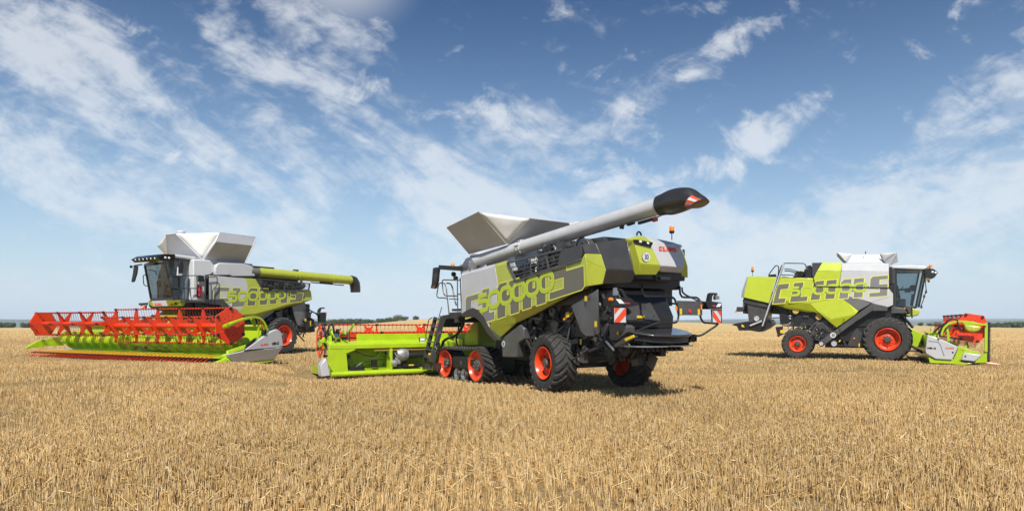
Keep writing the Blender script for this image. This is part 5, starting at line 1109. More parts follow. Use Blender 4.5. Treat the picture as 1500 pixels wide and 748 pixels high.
# folded unloading tube
ta, tb = [(1.543,1.3,3.613),(-4.397,1.3,3.563)]
TA, TB = Vector(ta), Vector(tb); td = (TB-TA).normalized(); mb = MB(); mb.tube([TA-td*.2, TB], .215, 28, 0)
for f in (.42, .78): c_ = TA.lerp(TB, f); mb.tube([c_-td*.03, c_+td*.03], .232, 28, 0)
for f in (.38, .46, .74, .82): c_ = TA.lerp(TB, f); mb.tube([c_-td*.012, c_+td*.012], .224, 28, 0)
ut2 = mb.build('unloading_tube', [LIME], H2, angle=40)
mb = MB(); mb.tube([TA-td*.2, TA+td*.25], .219, 28, 0); mb.build('tube_band', TEXTO, ut2)
mb = MB(); c_ = TA.lerp(TB, .40); mb.box(-.12, .12, -.06, .06, .2, .28, 0, Matrix.Translation(c_)); mb.tube([c_+Vector((-.9, 0, -.27)), TB+Vector((.5, 0, -.28))], .025, 8, 0); mb.tube([c_+Vector((-1.4, .1, -.25)), c_+Vector((-2.2, .1, -.27))], .04, 8, 0)
mb.build('tube_actuator', BLACK, ut2)
sp2 = [(-4.323,1.3,3.74),(-4.595,1.3,3.736),(-4.76,1.3,3.548),(-4.802,1.3,2.86),(-3.987,1.3,2.928),(-3.961,1.3,3.265),(-4.323,1.3,3.311)]
mb = MB(); mb.tube([TB-td*.08, TB+td*.02, TB+td*.16+Vector((0, 0, -.03)), TB+td*.27+Vector((0, 0, -.16)), TB+td*.31+Vector((0, 0, -.36)), TB+td*.32+Vector((0, 0, -.60))], [.225, .25, .27, .27, .26, .25], 24, 0); mb.build('spout', mat('black_rubber', (.028, .027, .026), .34), H2, angle=60)
# ---- cab
mb = MB()
cl = [(5.475,1.1,3.905),(5.069,1.1,2.326),(4.274,1.1,3.914),(4.351,1.1,2.303)]
cf = [(5.25,-0.569,3.729),(5.05,-0.457,2.354),(5.4,0.979,3.864),(5.08,1.099,2.326)]
Atl, Abl = Vector(cl[0]), Vector(cl[1]); Btl, Bbl = Vector(cl[2]), Vector(cl[3]); Atr, Abr = Vector(cf[0]), Vector(cf[1])
Btr, Bbr = Vector((Btl.x, Atr.y, Btl.z)), Vector((Bbl.x, Abr.y, Bbl.z))
for a_, b_, w_ in ((Atl, Abl, .07), (Btl, Bbl, .11), (Atr, Abr, .07), (Btr, Bbr, .1)): mb.bar(a_, b_, w_, .07, 0, up=(1, 0, 0))
for a_, b_ in ((Atl, Btl), (Abl, Bbl), (Atr, Btr), (Abr, Bbr), (Atl, Atr), (Abl, Abr)): mb.bar(a_, b_, .07, .10, 0)
mb.build('cab_frame', GLOSSB, H2, bevel=.01)
mb = MB(); mb.poly([Atl, Abl, Abr, Atr], 0); mb.build('windscreen', GLASS, H2)
mb = MB(); mb.poly([Atl, Btl, Bbl, Abl], 0); mb.build('side_window', GLASS, H2)
mb = MB(); mb.poly([Atr, Btr, Bbr, Abr], 0); mb.build('side_window', GLASS, H2)
mb = MB(); mb.box(4.25, 5.0, -.65, 1.05, 2.22, 2.32, 0); mb.box(4.3, 4.36, -.4, 1.0, 2.3, 3.3, 0); mb.build('cab_floor', BLACK, H2)
mb = MB(); mb.box(4.45, 4.75, .05, .55, 2.32, 2.72, 0); mb.prism([(4.45, .05, 2.7), (4.57, .05, 2.7), (4.45, .05, 3.4), (4.36, .05, 3.4)], (0, .5, 0), 0); mb.box(4.36, 4.46, .18, .42, 3.4, 3.6, 0); mb.build('driver_seat', SEATF, H2, bevel=.04)
mb = MB(); mb.bar((4.98, .3, 2.32), (4.86, .3, 2.95), .08, .08, 0); mb.lathe((4.84, .3, 2.98), [(-.015, .17), (.015, .17), (.015, .19), (-.015, .19)], 20, 0, 'x', closed=True); mb.build('steering_wheel', BLACK, H2)
mb = MB(); mb.tube([(4.9, -.2, 2.3), (4.92, -.2, 2.9), (4.9, -.15, 2.95)], .02, 6, 0); mb.prism([(4.9, -.28, 2.85), (4.9, -.02, 2.85), (4.9, -.02, 3.1), (4.9, -.28, 3.1)], (.03, 0, 0), 0); mb.tube([(5.1, -.55, 3.55), (4.9, -.4, 3.5), (4.9, -.35, 3.35)], .025, 6, 0); mb.build('cab_monitor', BLACK, H2)
rf = [(5.55,-0.533,3.706),(5.6,-0.638,3.652),(5.6,-0.542,3.812),(5.5,-0.239,3.968),(5.4,-0.032,3.988)]
mb = MB(); yR, yL = Atr.y-.12, Atl.y+.12
mb.prism([(4.2, yL, 3.93), (5.15, yL, 3.95), (5.2, yL, 4.02), (5.1, yL, 4.09), (4.2, yL, 4.06)], (0, yR-yL, 0), 0); mb.build('cab_roof', WHITE, H2, bevel=.04)
mb = MB(); mb.prism([(5.1, yL+.02, 3.86), (5.60, yL-.1, 3.80), (5.72, yL-.15, 3.92), (5.55, yL, 4.06), (5.1, yL+.02, 4.08)], (0, yR-yL+.1, 0), 0)
rv = [Vector((5.715, yL-.35-(yL-yR-.6)*i/5, 3.90)) for i in range(6)]
for p in rv: mb.lathe(p, [(-.02, .04), (.0, .035), (.012, 0)], 12, 1, 'x')
for x_ in (5.35, 5.5): mb.lathe((x_, yL+.03, 3.92), [(-.02, .045), (.01, .045), (.02, 0)], 12, 1, 'y')
mb.build('roof_visor', [GLOSSB, LAMP], H2, bevel=.02)
for p in [(4.9,0.173,4.008),(5.5,-0.505,3.861)]:
    mb = MB(); mb.lathe((p[0], p[1], max(p[2]-.05, 4.07) if p[0] < 5.2 else p[2]), [(0, .07), (.10, .065), (.13, .03), (.13, 0)], 14, 0, 'z'); mb.build('beacon', ORANGE, H2)
mb = MB(); ml = [(5.75,-0.473,3.656),(5.75,-0.245,3.636),(5.75,-0.301,3.357),(5.75,-0.473,3.038),(5.75,-0.606,3.01),(5.75,-0.664,3.055),(5.75,-0.549,3.366),(5.75,-0.511,3.582),(5.75,0.093,3.691),(5.75,-0.645,3.631)]
mb.prism(ml[:8], (-.06, 0, 0), 0); mb.bar(ml[8], ml[0], .05, .05, 0); mb.lathe(ml[9], [(-.06, 0), (-.03, .05), (.04, .05)], 12, 0, 'x'); mb.build('mirror', BLACK, H2, bevel=.015)
mb = MB(); mr = [(5.058,1.35,3.83),(4.897,1.35,3.843),(4.862,1.35,3.619),(4.909,1.35,3.347),(5.092,1.35,3.336),(5.092,1.35,3.603),(5.126,1.35,3.217),(4.926,1.35,3.228),(5.183,1.35,3.821)]
mb.prism(mr[:6], (0, .1, 0), 0); mb.prism([mr[5], mr[3], mr[7], mr[6]], (0, .08, 0), 1); mb.bar(mr[8], mr[1], .04, .04, 0); mb.build('mirror', [BLACK, WHITE], H2, bevel=.02)
mb = MB(); bu = [(5.4,-0.05,2.228),(5.5,0.276,2.263),(5.35,1.612,2.282),(5.1,1.619,2.305),(5.1,1.575,2.21),(5.2,1.554,2.06),(5.5,0.368,2.047),(5.4,0.015,2.118)]
mb.prism([bu[0], bu[1], (bu[1][0], bu[1][1]+.1, bu[1][2]), (bu[6][0], bu[6][1]+.1, bu[6][2]), bu[6], bu[7]], (-.25, 0, 0), 1)
xm = [Vector(bu[1]).lerp(Vector(bu[2]), .62), Vector(bu[6]).lerp(Vector(bu[5]), .62)]
mb.prism([Vector(bu[1])+Vector((0, .1, 0)), xm[0], xm[1], Vector(bu[6])+Vector((0, .1, 0))], (-.25, 0, 0), 0); mb.prism([xm[0], bu[2], bu[3], bu[4], bu[5], xm[1]], (-.25, 0, 0), 1)
for q in (.35, .7): p = xm[0].lerp(Vector(bu[3]), q)*.5 + xm[1].lerp(Vector(bu[5]), q)*.5; mb.lathe(p, [(-.02, .06), (.03, .05), (.04, 0)], 12, 2, 'x')
bump = mb.build('cab_bumper', [SILVER, LIME, GLOSSB], H2, bevel=.02)
q_ = [Vector(bu[1]).lerp(Vector(bu[2]), f) for f in (.13, .42)]; q2 = [Vector(bu[6]).lerp(Vector(bu[5]), f) for f in (.13, .42)]
tq = [q_[0].lerp(q2[0], .45), q_[1].lerp(q2[1], .45), q_[1].lerp(q2[1], .85), q_[0].lerp(q2[0], .85)]; mb = MB(); wq = Warp(tq, (1, .25, 0))
for gl__, x0 in ((G_C(), 0), (G_L(), .2), (G_A2(), .4), (G_A2(), .6), (G_S(), .8)): put(mb, wq, gl__, x0+.015, x0+.175, .03, 0)
mb.build('lettering', TEXTR, bump, recalc=False)
wb = [(5.5,-0.429,2.111),(5.5,-0.088,2.106),(5.5,-0.164,1.912),(5.5,-0.419,1.925),(5.5,-0.524,2.15),(5.5,0.043,2.159)]
warning_board(H2, wb[:4], (1, 0, 0)); mb = MB(); mb.bar(wb[4], wb[5], .05, .08, 0); mb.prism([Vector(p)+Vector((-.03, 0, 0)) for p in wb[:4]], (-.04, 0, 0), 0); mb.build('lamp_bracket', BLACK, H2)
mb = MB(); un = [(4.973,1.2,2.284),(3.781,1.2,2.25),(3.781,1.2,2.026),(4.858,1.2,1.979),(4.944,1.2,2.085)]; mb.prism(un, (0, -2.0, 0), 0); mb.build('cab_underframe', BLACK, H2, bevel=.02)
mb = MB()
for pts in ([(5.6,1.7,3.187),(4.485,1.7,3.274),(4.456,1.7,3.2)], [(5.6,1.7,3.187),(5.617,1.7,2.926),(5.49,1.7,2.722),(4.485,1.7,2.765)], [(5.124,1.7,3.236),(5.01,1.7,2.743),(4.998,1.7,2.291)], [(4.485,1.7,3.274),(4.456,1.7,2.766),(4.246,1.7,2.339),(4.186,1.7,2.669)], [(4.114,1.7,2.261),(4.101,1.7,3.231),(3.571,1.7,3.283),(3.583,1.7,2.915),(3.789,1.7,2.728),(3.789,1.7,2.325)], [(3.955,1.7,3.255),(3.943,1.7,2.265)], [(5.3,-0.436,3.335),(5.3,-0.599,3.313),(5.3,-0.56,2.954),(5.3,-0.436,2.884),(5.3,-0.294,2.891)], [(4.812,1.75,2.777),(4.754,1.75,2.297)]):
    mb.tube(pts, .019, 8, 0, bend=.1)
mb.build('railing', DGREY, H2)
mb = MB(); mb.box(4.2, 5.1, 1.1, 1.85, 2.2, 2.27, 0); mb.build('platform', DGREY, H2)
fe = [(4.194,1.5,2.892),(4.194,1.5,2.476)]; fz0, fz1 = fe[1][2], fe[0][2]; mb = MB(); mb.lathe((fe[0][0], 1.5, fz0), [(0, 0), (0, .075), (fz1-fz0-.12, .075), (fz1-fz0-.05, .04), (fz1-fz0, .03), (fz1-fz0+.04, 0)], 16, 0, 'z'); mb.box(fe[0][0]-.1, fe[0][0]+.1, 1.40, 1.43, fz0-.05, fz1+.05, 1)
mb.build('fire_extinguisher', [REDL, BLACK], H2)
mb = MB(); mb.prism([(4.266,1.42,3.319),(3.994,1.42,3.302),(3.994,1.42,3.07),(4.266,1.42,3.045)], (0, .05, 0), 0); mb.build('wall_vent', BLACK, H2, bevel=.03)
# ---- rear end and wheels
mb = MB(); mb.prism([(-0.477,1.45,2.146),(-1.281,1.42,2.368),(-1.441,1.36,1.662),(-1.379,1.36,1.352),(-0.818,1.45,1.272),(-0.732,1.45,1.488)], (0, -.06, 0), 0); mb.build('rear_side_shield', mat('pale_shield', (.16, .165, .175), .3, metal=.3, coat=.3, var=.1), H2, bevel=.015)
mb = MB(); mb.box(-1.7, -.6, -1.2, 1.3, .95, 2.3, 0); mb.box(-2.3, -1.5, -1.0, 1.0, .95, 1.4, 0); mb.build('chopper_housing', BLACK, H2, bevel=.05)
machinery(H2, 'rear_machinery', [(-1.9, -.9, .9, 1.4, .9, 1.6)], 40, 33)
mb = MB(); la = [(-1.315,1.5,2.072),(-2.018,1.5,1.784)]; mb.bar(la[0], la[1], .05, .05, 0)
mb.prism([(-1.954,1.5,1.874),(-2.53,1.5,1.916),(-2.549,1.5,1.81),(-2.483,1.5,1.421),(-2.166,1.5,1.421),(-2.138,1.5,1.736)], (0, -.2, 0), 0); mb.prism([(-2.018,1.5,1.896),(-2.083,1.5,2.051),(-2.203,1.5,2.137),(-2.436,1.5,2.148),(-2.436,1.5,2.099),(-2.221,1.5,2.067),(-2.157,1.5,1.898)], (0, -.1, 0), 0)
mb.prism([(-1.342,1.5,1.915),(-1.582,1.5,1.904),(-1.564,1.5,1.628),(-1.333,1.5,1.64)], (0, -.25, 0), 0); mb.prism([(-1.209,1.5,1.503),(-1.609,1.5,1.545),(-1.636,1.5,1.179),(-1.253,1.5,1.16)], (0, -.3, 0), 0)
mb.prism([(-1.493,1.51,1.49),(-1.555,1.51,1.49),(-1.555,1.51,1.248),(-1.493,1.51,1.248)], (0, .01, 0), 1); mb.prism([(-1.174,1.51,1.591),(-1.271,1.51,1.592),(-1.271,1.51,1.475),(-1.174,1.51,1.475)], (0, .01, 0), 1); mb.prism([(-2.474,1.51,1.916),(-2.549,1.51,1.917),(-2.549,1.51,1.81),(-2.483,1.51,1.81)], (0, .02, 0), 2)
mb.build('rear_lamp', [BLACK, YELLOW, ORANGE], H2, bevel=.012)
wheel(H2, (.10, 1.28, .83), .83, .66, .45, 1, steer=R_(4)); wheel(H2, (.10, -1.40, .83), .83, .66, .45, -1, steer=R_(4))
wheel(H2, (4.05, 1.15, .92), .92, .7, .5, 1, name='front_wheel'); wheel(H2, (4.05, -1.15, .92), .92, .7, .5, -1, name='front_wheel')
mb = MB(); mb.box(-.2, 4.2, -.8, .8, .7, 1.4, 0); mb.box(3.9, 4.2, -1.0, 1.0, .7, 1.1, 0); mb.box(-.1, .3, -1.0, 1.0, .7, .95, 0); mb.build('chassis', BLACK, H2, bevel=.02)
mb = MB(); mb.prism([(4.3, .7, .9), (5.4, .7, .5), (5.4, .7, 1.15), (4.3, .7, 2.0)], (0, -1.4, 0), 0); mb.build('feeder_house', LIME, H2, bevel=.02)
# ---- wide header
HD2 = empty('header', H2, (6.2, 0, 0), R_(2.5))
NL, NR, SPL = 5.85, -5.95, -0.93
r_near = reel(HD2, SPL+.05, NL-.12, .62, 1.30, R_(90), 6, cx=0.02, shields=((NL-.08, .03),), Rsh=.685)
r_far = reel(HD2, NR+.1, SPL-.05, .525, 1.36, R_(0), 4, cx=0.14, shields=((NR+.12, -.03),), Rsh=.56)
mb = MB(); mb.prism([(.14+.56*math.cos(R_(60*k)), NR+.2, 1.36+.56*math.sin(R_(60*k))) for k in range(6)], (0, .02, 0), 0); mb.build('reel_end_plate', RED, r_far)
mb = MB()
# table floor, knife back, rear wall and top beam
prof = [(.46, .19), (.46, .235), (.05, .28), (-.5, .26), (-1.05, .28), (-1.35, .55), (-1.42, 1.15), (-1.62, 1.2), (-1.66, 1.05), (-1.5, .2), (-1.0, .09), (0, .10)]
mb.prism([(x, NL-.12, z) for x, z in prof], (0, NR-NL+.2, 0), 0)
mb.prism([(x, NL-.12, z) for x, z in ((-1.40, 1.15), (-1.30, 1.28), (-1.62, 1.34), (-1.66, 1.15))], (0, NR-NL+.2, 0), 0)
hf2 = mb.build('header_frame', LIME_B, HD2, bevel=.01)
mb = MB(); mb.box(.44, .58, NR+.15, NL-.15, .155, .195, 0)
n = int((NL-NR-.3)/.0762)
for i in range(n):
    y = NR+.2+i*.0762; mb.add([(.56, y-.02, .16), (.56, y+.02, .16), (.70, y, .155), (.56, y-.02, .19), (.56, y+.02, .19), (.70, y, .17)], [(0, 1, 2), (3, 5, 4), (0, 2, 5, 3), (1, 4, 5, 2)], 0)
mb.build('knife_bar', BLACK, HD2)
lm = MB(); lm.tube([(.30, 0, .30), (.55, 0, .20), (.88, 0, .03)], .013, 5, 0)
lif0 = lm.build('crop_lifter', RED, HD2)
for i in range(48):
    y = NR+.3+(NL-NR-.75)*i/47
    if i == 0: lif = lif0
    else: lif = lif0.copy(); COL.objects.link(lif)
    lif.parent = HD2; lif.location = (0, y, 0)
auger(HD2, NR+.2, NL-.25, -.78, .68, .21, .37, pitch=.62)
# divider and grey cover on the near end
mb = MB()
up_ = [(-0.354,6.02,0.433),(-1.344,6.02,0.976),(-1.589,6.02,1.102),(-1.849,6.02,1.174),(-2.046,6.02,1.053),(-2.148,6.02,0.544),(-1.81,6.02,0.489)]; lo_ = [(0.331,6.02,0.332),(-0.354,6.02,0.429),(-1.783,6.05,0.482),(-2.185,5.98,0.534),(-1.817,5.92,0.063),(-0.025,5.92,0.008),(0.179,5.98,0.187)]
mb.prism(up_, (0, -.16, 0), 0); mb.prism(lo_, (0, -.14, 0), 0)
cov = mb.build('end_cover', WHITE if False else LGREY, HD2, bevel=.025)
mb = MB(); mb.prism([(-0.346,6.03,0.458),(-1.801,6.03,0.507),(-1.801,6.03,0.472),(-0.346,6.03,0.408)], (0, .004, 0), 0); ct = [(-0.065,6.01,0.013),(-0.148,6.01,0.062),(-0.278,6.01,0.063),(-0.263,6.01,-0.06),(-0.089,6.01,-0.063)]; mb.prism(ct, (0, .01, 0), 0); mb.build('cover_groove', TEXTK, cov)
mb = MB(); wq = Warp([(-1.076,6.02,0.645),(-1.425,6.02,0.665),(-1.425,6.02,0.592),(-1.076,6.02,0.577)], (0, 1, 0))
for gl__, x0 in ((G_C(), 0), (G_L(), .2), (G_A2(), .4), (G_A2(), .6), (G_S(), .8)): put(mb, wq, gl__, x0+.015, x0+.175, .005, 0)
wq = Warp([(-1.589,6.02,0.682),(-1.911,6.02,0.705),(-1.911,6.02,0.608),(-1.589,6.02,0.587)], (0, 1, 0)); small_text(mb, wq, 'VARIO', .005, 1, .012)
mb.build('lettering', [TEXTR, TEXTK], cov, recalc=False)
mb = MB()
d1 = [(0.753,5.6,-0.065),(0.061,5.5,0.355),(0.034,5.6,0.327),(0.059,5.65,0.276),(0.583,5.65,-0.044)]; mb.prism(d1, (0, .12, 0), 0)
d2 = [(0.759,5.65,-0.059),(0.614,5.75,0.029),(-0.286,6.0,0.402),(-0.296,6.0,0.269),(0.465,5.8,-0.038),(0.714,5.7,-0.072)]; mb.prism(d2, (0, -.10, 0), 0)
d3 = [(0.211,5.9,0.451),(-0.693,5.95,0.671),(-0.413,5.95,0.471),(0.251,5.95,0.34)]; mb.prism(d3, (0, -.10, 0), 0)
mb.tube([(0.275,5.95,0.17),(0.033,5.95,-0.045),(-0.138,5.95,-0.104),(-0.338,5.95,-0.074),(-0.438,5.95,0.02)], .04, 8, 0, bend=.1)
mb.prism([(-0.081,5.9,-0.004),(-1.807,5.9,0.063),(-1.807,5.9,-0.016),(-0.943,5.9,-0.066),(-0.429,5.9,-0.039)], (0, -.3, 0), 0)
mb.build('divider', LIME_B, HD2, bevel=.015)
mb = MB(); mb.prism([(0.917,-5.85,0.352),(0.834,-5.85,0.386),(0.668,-5.85,0.486),(0.416,-5.85,0.632),(-0.014,-5.85,0.734),(-0.388,-5.85,0.788),(-0.679,-5.85,0.433),(-0.145,-5.85,0.411),(0.03,-5.85,0.445),(0.202,-5.85,0.356),(0.584,-5.85,0.387),(0.71,-5.85,0.327)], (0, .14, 0), 0); mb.build('divider', LIME_B, HD2, bevel=.02)
mb = MB()
ar = [(0.418,5.98,1.274),(-0.016,5.98,1.447),(-0.363,5.98,1.543),(-0.823,5.98,1.617),(-1.058,5.98,1.576),(-1.245,5.98,1.427),(-1.406,5.98,1.126)]
rings = []; arv = fillet([Vector(p) for p in ar], .15)
for i in range(len(arv)-1): mb.bar(arv[i], arv[i+1], .07, .12, 0, up=(0, 1, 0))
for pr in ([(-0.865,5.9,1.596),(-0.943,5.9,1.3)], [(-1.101,5.9,1.534),(-1.075,5.9,0.83)], [(-0.804,5.85,1.533),(-1.039,5.85,1.171)], [(-0.429,5.9,1.573),(0.259,5.9,1.224)]): mb.bar(pr[0], pr[1], .05, .06, 0, up=(0, 1, 0))
mb.prism([(0.418,5.98,1.326),(0.058,5.98,1.459),(-0.065,5.98,1.427),(-0.065,5.98,1.337),(0.394,5.98,1.225)], (0, -.12, 0), 0)
mb.build('reel_arm', LIME_B, HD2, bevel=.012)
mb = MB(); bl = [(-1.259,6.0,1.076)][0]; mb.lathe(bl, [(-.09, .03), (-.06, .09), (.04, .09), (.07, .04)], 14, 0, 'y')
for pts in ([(-0.953,5.95,1.597),(-1.164,5.95,1.427),(-1.217,5.95,1.17),(-1.298,5.95,1.084)], [(0.355,6.02,1.338),(-0.081,6.02,1.447),(-0.531,6.02,1.573),(-0.84,6.02,1.638)]): mb.tube(pts, .02, 6, 0, bend=.15)
op = [(-1.059,6.01,1.47),(-1.191,6.01,1.214)]; mb.tube(op, .018, 6, 1)
mb.prism([(-0.388,5.98,0.439),(-0.797,5.98,0.69),(-0.979,5.98,0.867),(-0.875,5.98,0.857),(-0.514,5.98,0.635)], (0, -.06, 0), 0); mb.build('hydraulics', [BLACK, RED], HD2)
# ================================================================ right harvester: side-on, driving to the right
H3 = empty('combine_harvester', None, (14.37, 34.17, 0.15), R_(-115.8+90))
tag(H3, 'lime combine harvester standing side on with cab and short header pointing right', 'combine harvester', 'combine harvesters on the stubble')
IN = (0, .05, 0)
sp_ = MB()
def S3(pts, mi): sp_.prism(pts, IN, mi)
S3([(1.946,-1.44,4.532),(3.862,-1.44,4.445),(3.859,-1.5,4.065),(1.908,-1.5,4.157)], 2)
S3([(1.908,-1.5,4.152),(3.859,-1.5,4.061),(3.859,-1.5,3.356),(1.819,-1.5,3.458)], 0)
S3([(1.819,-1.5,3.415),(3.839,-1.5,3.315),(3.859,-1.5,2.911),(3.129,-1.5,2.669),(2.509,-1.5,2.896),(1.844,-1.5,3.019)], 0)
S3([(3.839,-1.5,3.315),(4.034,-1.38,3.059),(4.034,-1.38,2.546),(3.821,-1.46,2.45),(3.17,-1.5,2.645),(3.129,-1.5,2.664),(3.859,-1.5,2.907)], 0)
S3([(1.844,-1.5,3.015),(2.509,-1.5,2.891),(3.171,-1.47,2.65),(2.643,-1.42,2.299),(2.077,-1.5,2.762),(1.853,-1.5,2.92)], 3)
S3([(1.095,-1.36,4.603),(1.933,-1.36,4.553),(1.899,-1.5,4.157),(0.868,-1.5,4.196)], 1)
S3([(0.864,-1.5,4.191),(1.895,-1.5,4.152),(1.81,-1.5,3.458),(0.803,-1.5,3.491),(0.715,-1.5,3.861)], 1)
S3([(-0.795,-1.48,3.915),(0.702,-1.5,3.838),(0.785,-1.5,3.458),(1.81,-1.5,3.411),(1.84,-1.5,2.944),(1.323,-1.5,2.81),(0.562,-1.5,2.677),(-1.123,-1.5,2.845)], 1)
S3([(1.84,-1.5,2.939),(2.068,-1.5,2.762),(2.5,-1.5,2.131),(1.495,-1.55,1.909),(0.824,-1.5,2.316),(0.562,-1.5,2.673),(1.323,-1.5,2.806)], 1)
S3([(2.073,-1.5,2.762),(2.627,-1.42,2.29),(2.5,-1.5,2.131)], 1)
S3([(0.824,-1.5,2.311),(1.495,-1.55,1.904),(2.5,-1.5,2.126),(1.699,-1.44,1.507)], 1)
S3([(-1.123,-1.5,2.84),(0.562,-1.5,2.673),(0.82,-1.5,2.311),(1.061,-1.38,2.006),(0.755,-1.38,2.247),(0.446,-1.36,2.239),(-0.404,-1.36,2.401),(-1.112,-1.36,2.628)], 1)
S3([(-2.259,-1.38,4.03),(-0.96,-1.42,3.943),(-1.283,-1.46,2.69),(-2.485,-1.46,3.0)], 1)
panel3 = sp_.build('side_panel', [SILVER, mat('fresh_lime_paint', (.45, .53, .020), .30, coat=.5, var=.04, dirt=.03), WHITE, SILV_D], H3, bevel=.012)
mb = MB(); mb.prism([(-2.261,-1.36,4.037),(-0.956,-1.4,3.95),(0.684,-1.44,3.861),(0.668,-1.0,3.887),(-2.304,-1.0,4.078)], (0, 0, -.04), 0); mb.prism([(-2.336,-1.3,4.014),(-2.267,-1.36,4.032),(-2.494,-1.44,3.001),(-2.609,-1.2,2.993),(-2.592,-1.2,3.278)], (0, .05, 0), 1)
mb.box(-2.5, -.3, -1.3, 1.3, 2.6, 3.25, 2); mb.box(-2.55, -2.3, -1.1, 1.1, 2.2, 2.9, 2)
mb.build('rear_hood', [MATS['fresh_lime_paint'], SILVER, BLACK], H3, bevel=.01)
big_lettering(panel3, [(-0.885,-1.5,3.613),(3.839,-1.5,3.91),(3.81,-1.5,2.949),(-1.123,-1.5,2.64)], (0, -1, 0), [(0, .115, .0, 1.0), (.155, .315, .02, 1.0), (.34, .555, .05, 1.0), (.59, .795, .02, .97), (.845, 1.0, .0, 1.0)],
    [(-0.327,-1.5,3.454),(2.985,-1.5,3.612),(2.964,-1.5,3.167),(-0.35,-1.5,3.009)], [(0, .135), (.15, .31), (.315, .475), (.48, .64), (.655, .815), (.83, 1.0)], (1, 1, 1, 0, 0), ow=.035)
mb = MB(); mb.bar([(0.79,-1.53,3.471)][0], [(3.857,-1.53,3.331)][0], .02, .035, 0, up=(0, 1, 0)); mb.bar([(0.707,-1.53,3.845)][0], [(0.79,-1.53,3.471)][0], .02, .025, 0, up=(0, 1, 0)); kn = [(2.013,-1.54,1.884),(3.856,-1.54,3.354)]
mb.lathe(kn[0], [(0, .03), (-.02, .025), (-.02, 0)], 12, 0, 'y'); mb.build('panel_seam', BLACK, panel3)
mb = MB(); mb.prism([(0.644,-1.36,4.601),(1.095,-1.36,4.599),(0.867,-1.48,4.197),(0.71,-1.48,3.872),(0.649,-1.48,3.993)], (0, 2.2, 0), 0); mb.build('engine_cover', DGREY, H3, bevel=.02)
mb = MB(); tb = [(3.186,-1.5,2.631),(3.818,-1.44,2.464),(3.798,-1.44,2.276),(3.186,-1.5,2.28),(2.525,-1.5,1.799),(1.895,-1.5,1.278),(1.759,-1.5,1.47),(2.525,-1.5,2.098)]
mb.prism([tb[0], tb[1], tb[2], tb[3]], (0, .3, 0), 0); mb.prism([tb[0], tb[3], tb[4], tb[5], tb[6], tb[7]], (0, .3, 0), 0); mb.build('wheel_arch', MGREY, H3, bevel=.012)
mb = MB(); mb.prism([(1.746,-1.48,1.456),(1.887,-1.48,1.277),(1.124,-1.48,0.625),(1.015,-1.48,0.595),(0.928,-1.48,0.704),(0.95,-1.48,0.833)], (0, .12, 0), 0); mb.build('tension_arm', MGREY, H3, bevel=.02)
mb = MB()
for p, r in zip([(1.05,-1.46,0.757),(1.601,-1.46,0.764)], (.09, .12)): mb.lathe(p, [(0, r*1.4), (-.05, r*1.4), (-.05, r)], 20, 1, 'y'); mb.lathe(p, [(-.05, r), (-.03, r*.5), (-.06, r*.4), (-.06, 0)], 20, 0, 'y')
mb.build('belt_pulley', [ALU, BLACK], H3)
sdc = [(1.554,-1.49,1.152)][0]; speed_disc(H3, sdc, (0, -1, 0), (1, 0, 0), .13)
mb = MB(); mb.prism([(2.192,-1.25,0.738),(2.361,-1.25,1.211),(2.571,-1.25,1.471),(2.739,-1.25,1.308),(2.843,-1.25,1.028),(2.78,-1.25,0.606),(2.214,-1.25,0.644)], (0, .2, 0), 0); pt_ = [(2.445,-1.26,1.005)][0]; mb.lathe(pt_, [(0, .04), (-.02, .035), (-.02, 0)], 10, 1, 'y')
for rc in ([(2.63,-1.27,0.768),(2.697,-1.27,0.769),(2.697,-1.27,0.615),(2.63,-1.27,0.613)], [(1.788,-1.3,0.853),(1.844,-1.3,0.948),(1.886,-1.3,0.915),(1.831,-1.3,0.82)]): mb.prism(rc, (0, -.01, 0), 2)
mb.build('lower_shield', [DGREY, ORANGE, YELLOW], H3)
mb = MB(); mb.box(-.3, 4.0, -1.2, 1.3, 1.55, 2.9, 0); mb.box(.3, 4.1, -1.3, 1.35, 2.6, 3.6, 0); mb.prism([(1.4, -1.15, .85), (3.9, -1.15, .85), (3.9, -1.15, 1.7), (.4, -1.15, 2.0)], (0, 2.3, 0), 0); mb.box(1.2, 4.0, -.9, .9, .55, 1.2, 0); mb.box(-.2, 1.4, -.7, .7, .7, 1.0, 0)
mb.box(1.4, 3.4, -1.22, -1.14, .62, .70, 0); mb.box(.3, 4.0, -1.34, 1.3, 3.5, 4.3, 0); mb.build('body_core', BLACK, H3, bevel=.02)
mb = MB(); mb.prism([(4.1, 1.5, 2.1), (4.1, 1.5, 4.3), (.4, 1.5, 4.3), (.2, 1.5, 3.2), (-2.5, 1.45, 3.1), (-2.5, 1.45, 2.3), (1.0, 1.5, 2.0)], (0, -.05, 0), 0); mb.build('far_side_panel', MATS['fresh_lime_paint'], H3)
machinery(H3, 'machinery', [(-.8, 1.4, -1.25, -1.0, 1.3, 2.2), (.6, 2.0, -1.3, -1.2, .9, 1.7)], 70, 41)
machinery(H3, 'engine', [(-.6, .3, -1.1, -.6, 3.35, 3.9)], 50, 42)
hd = [(1.705,-1.0,5.068),(2.092,-1.0,4.589),(2.198,-1.0,4.585),(2.36,-1.0,4.972),(3.517,-1.0,4.931),(3.641,-1.0,4.53),(3.649,-1.0,4.795),(3.886,-1.0,4.377),(4.296,-0.6,4.546),(4.209,-0.7,4.994),(3.921,-1.1,4.798),(3.554,-1.1,4.79)]
mb = MB(); mb.prism([hd[1], hd[2], Vector(hd[3])+Vector((0, .25, 0)), Vector(hd[4])+Vector((0, .25, 0)), hd[5]], (0, .04, 0), 0); mb.build('hopper_flap', WHITE, H3)
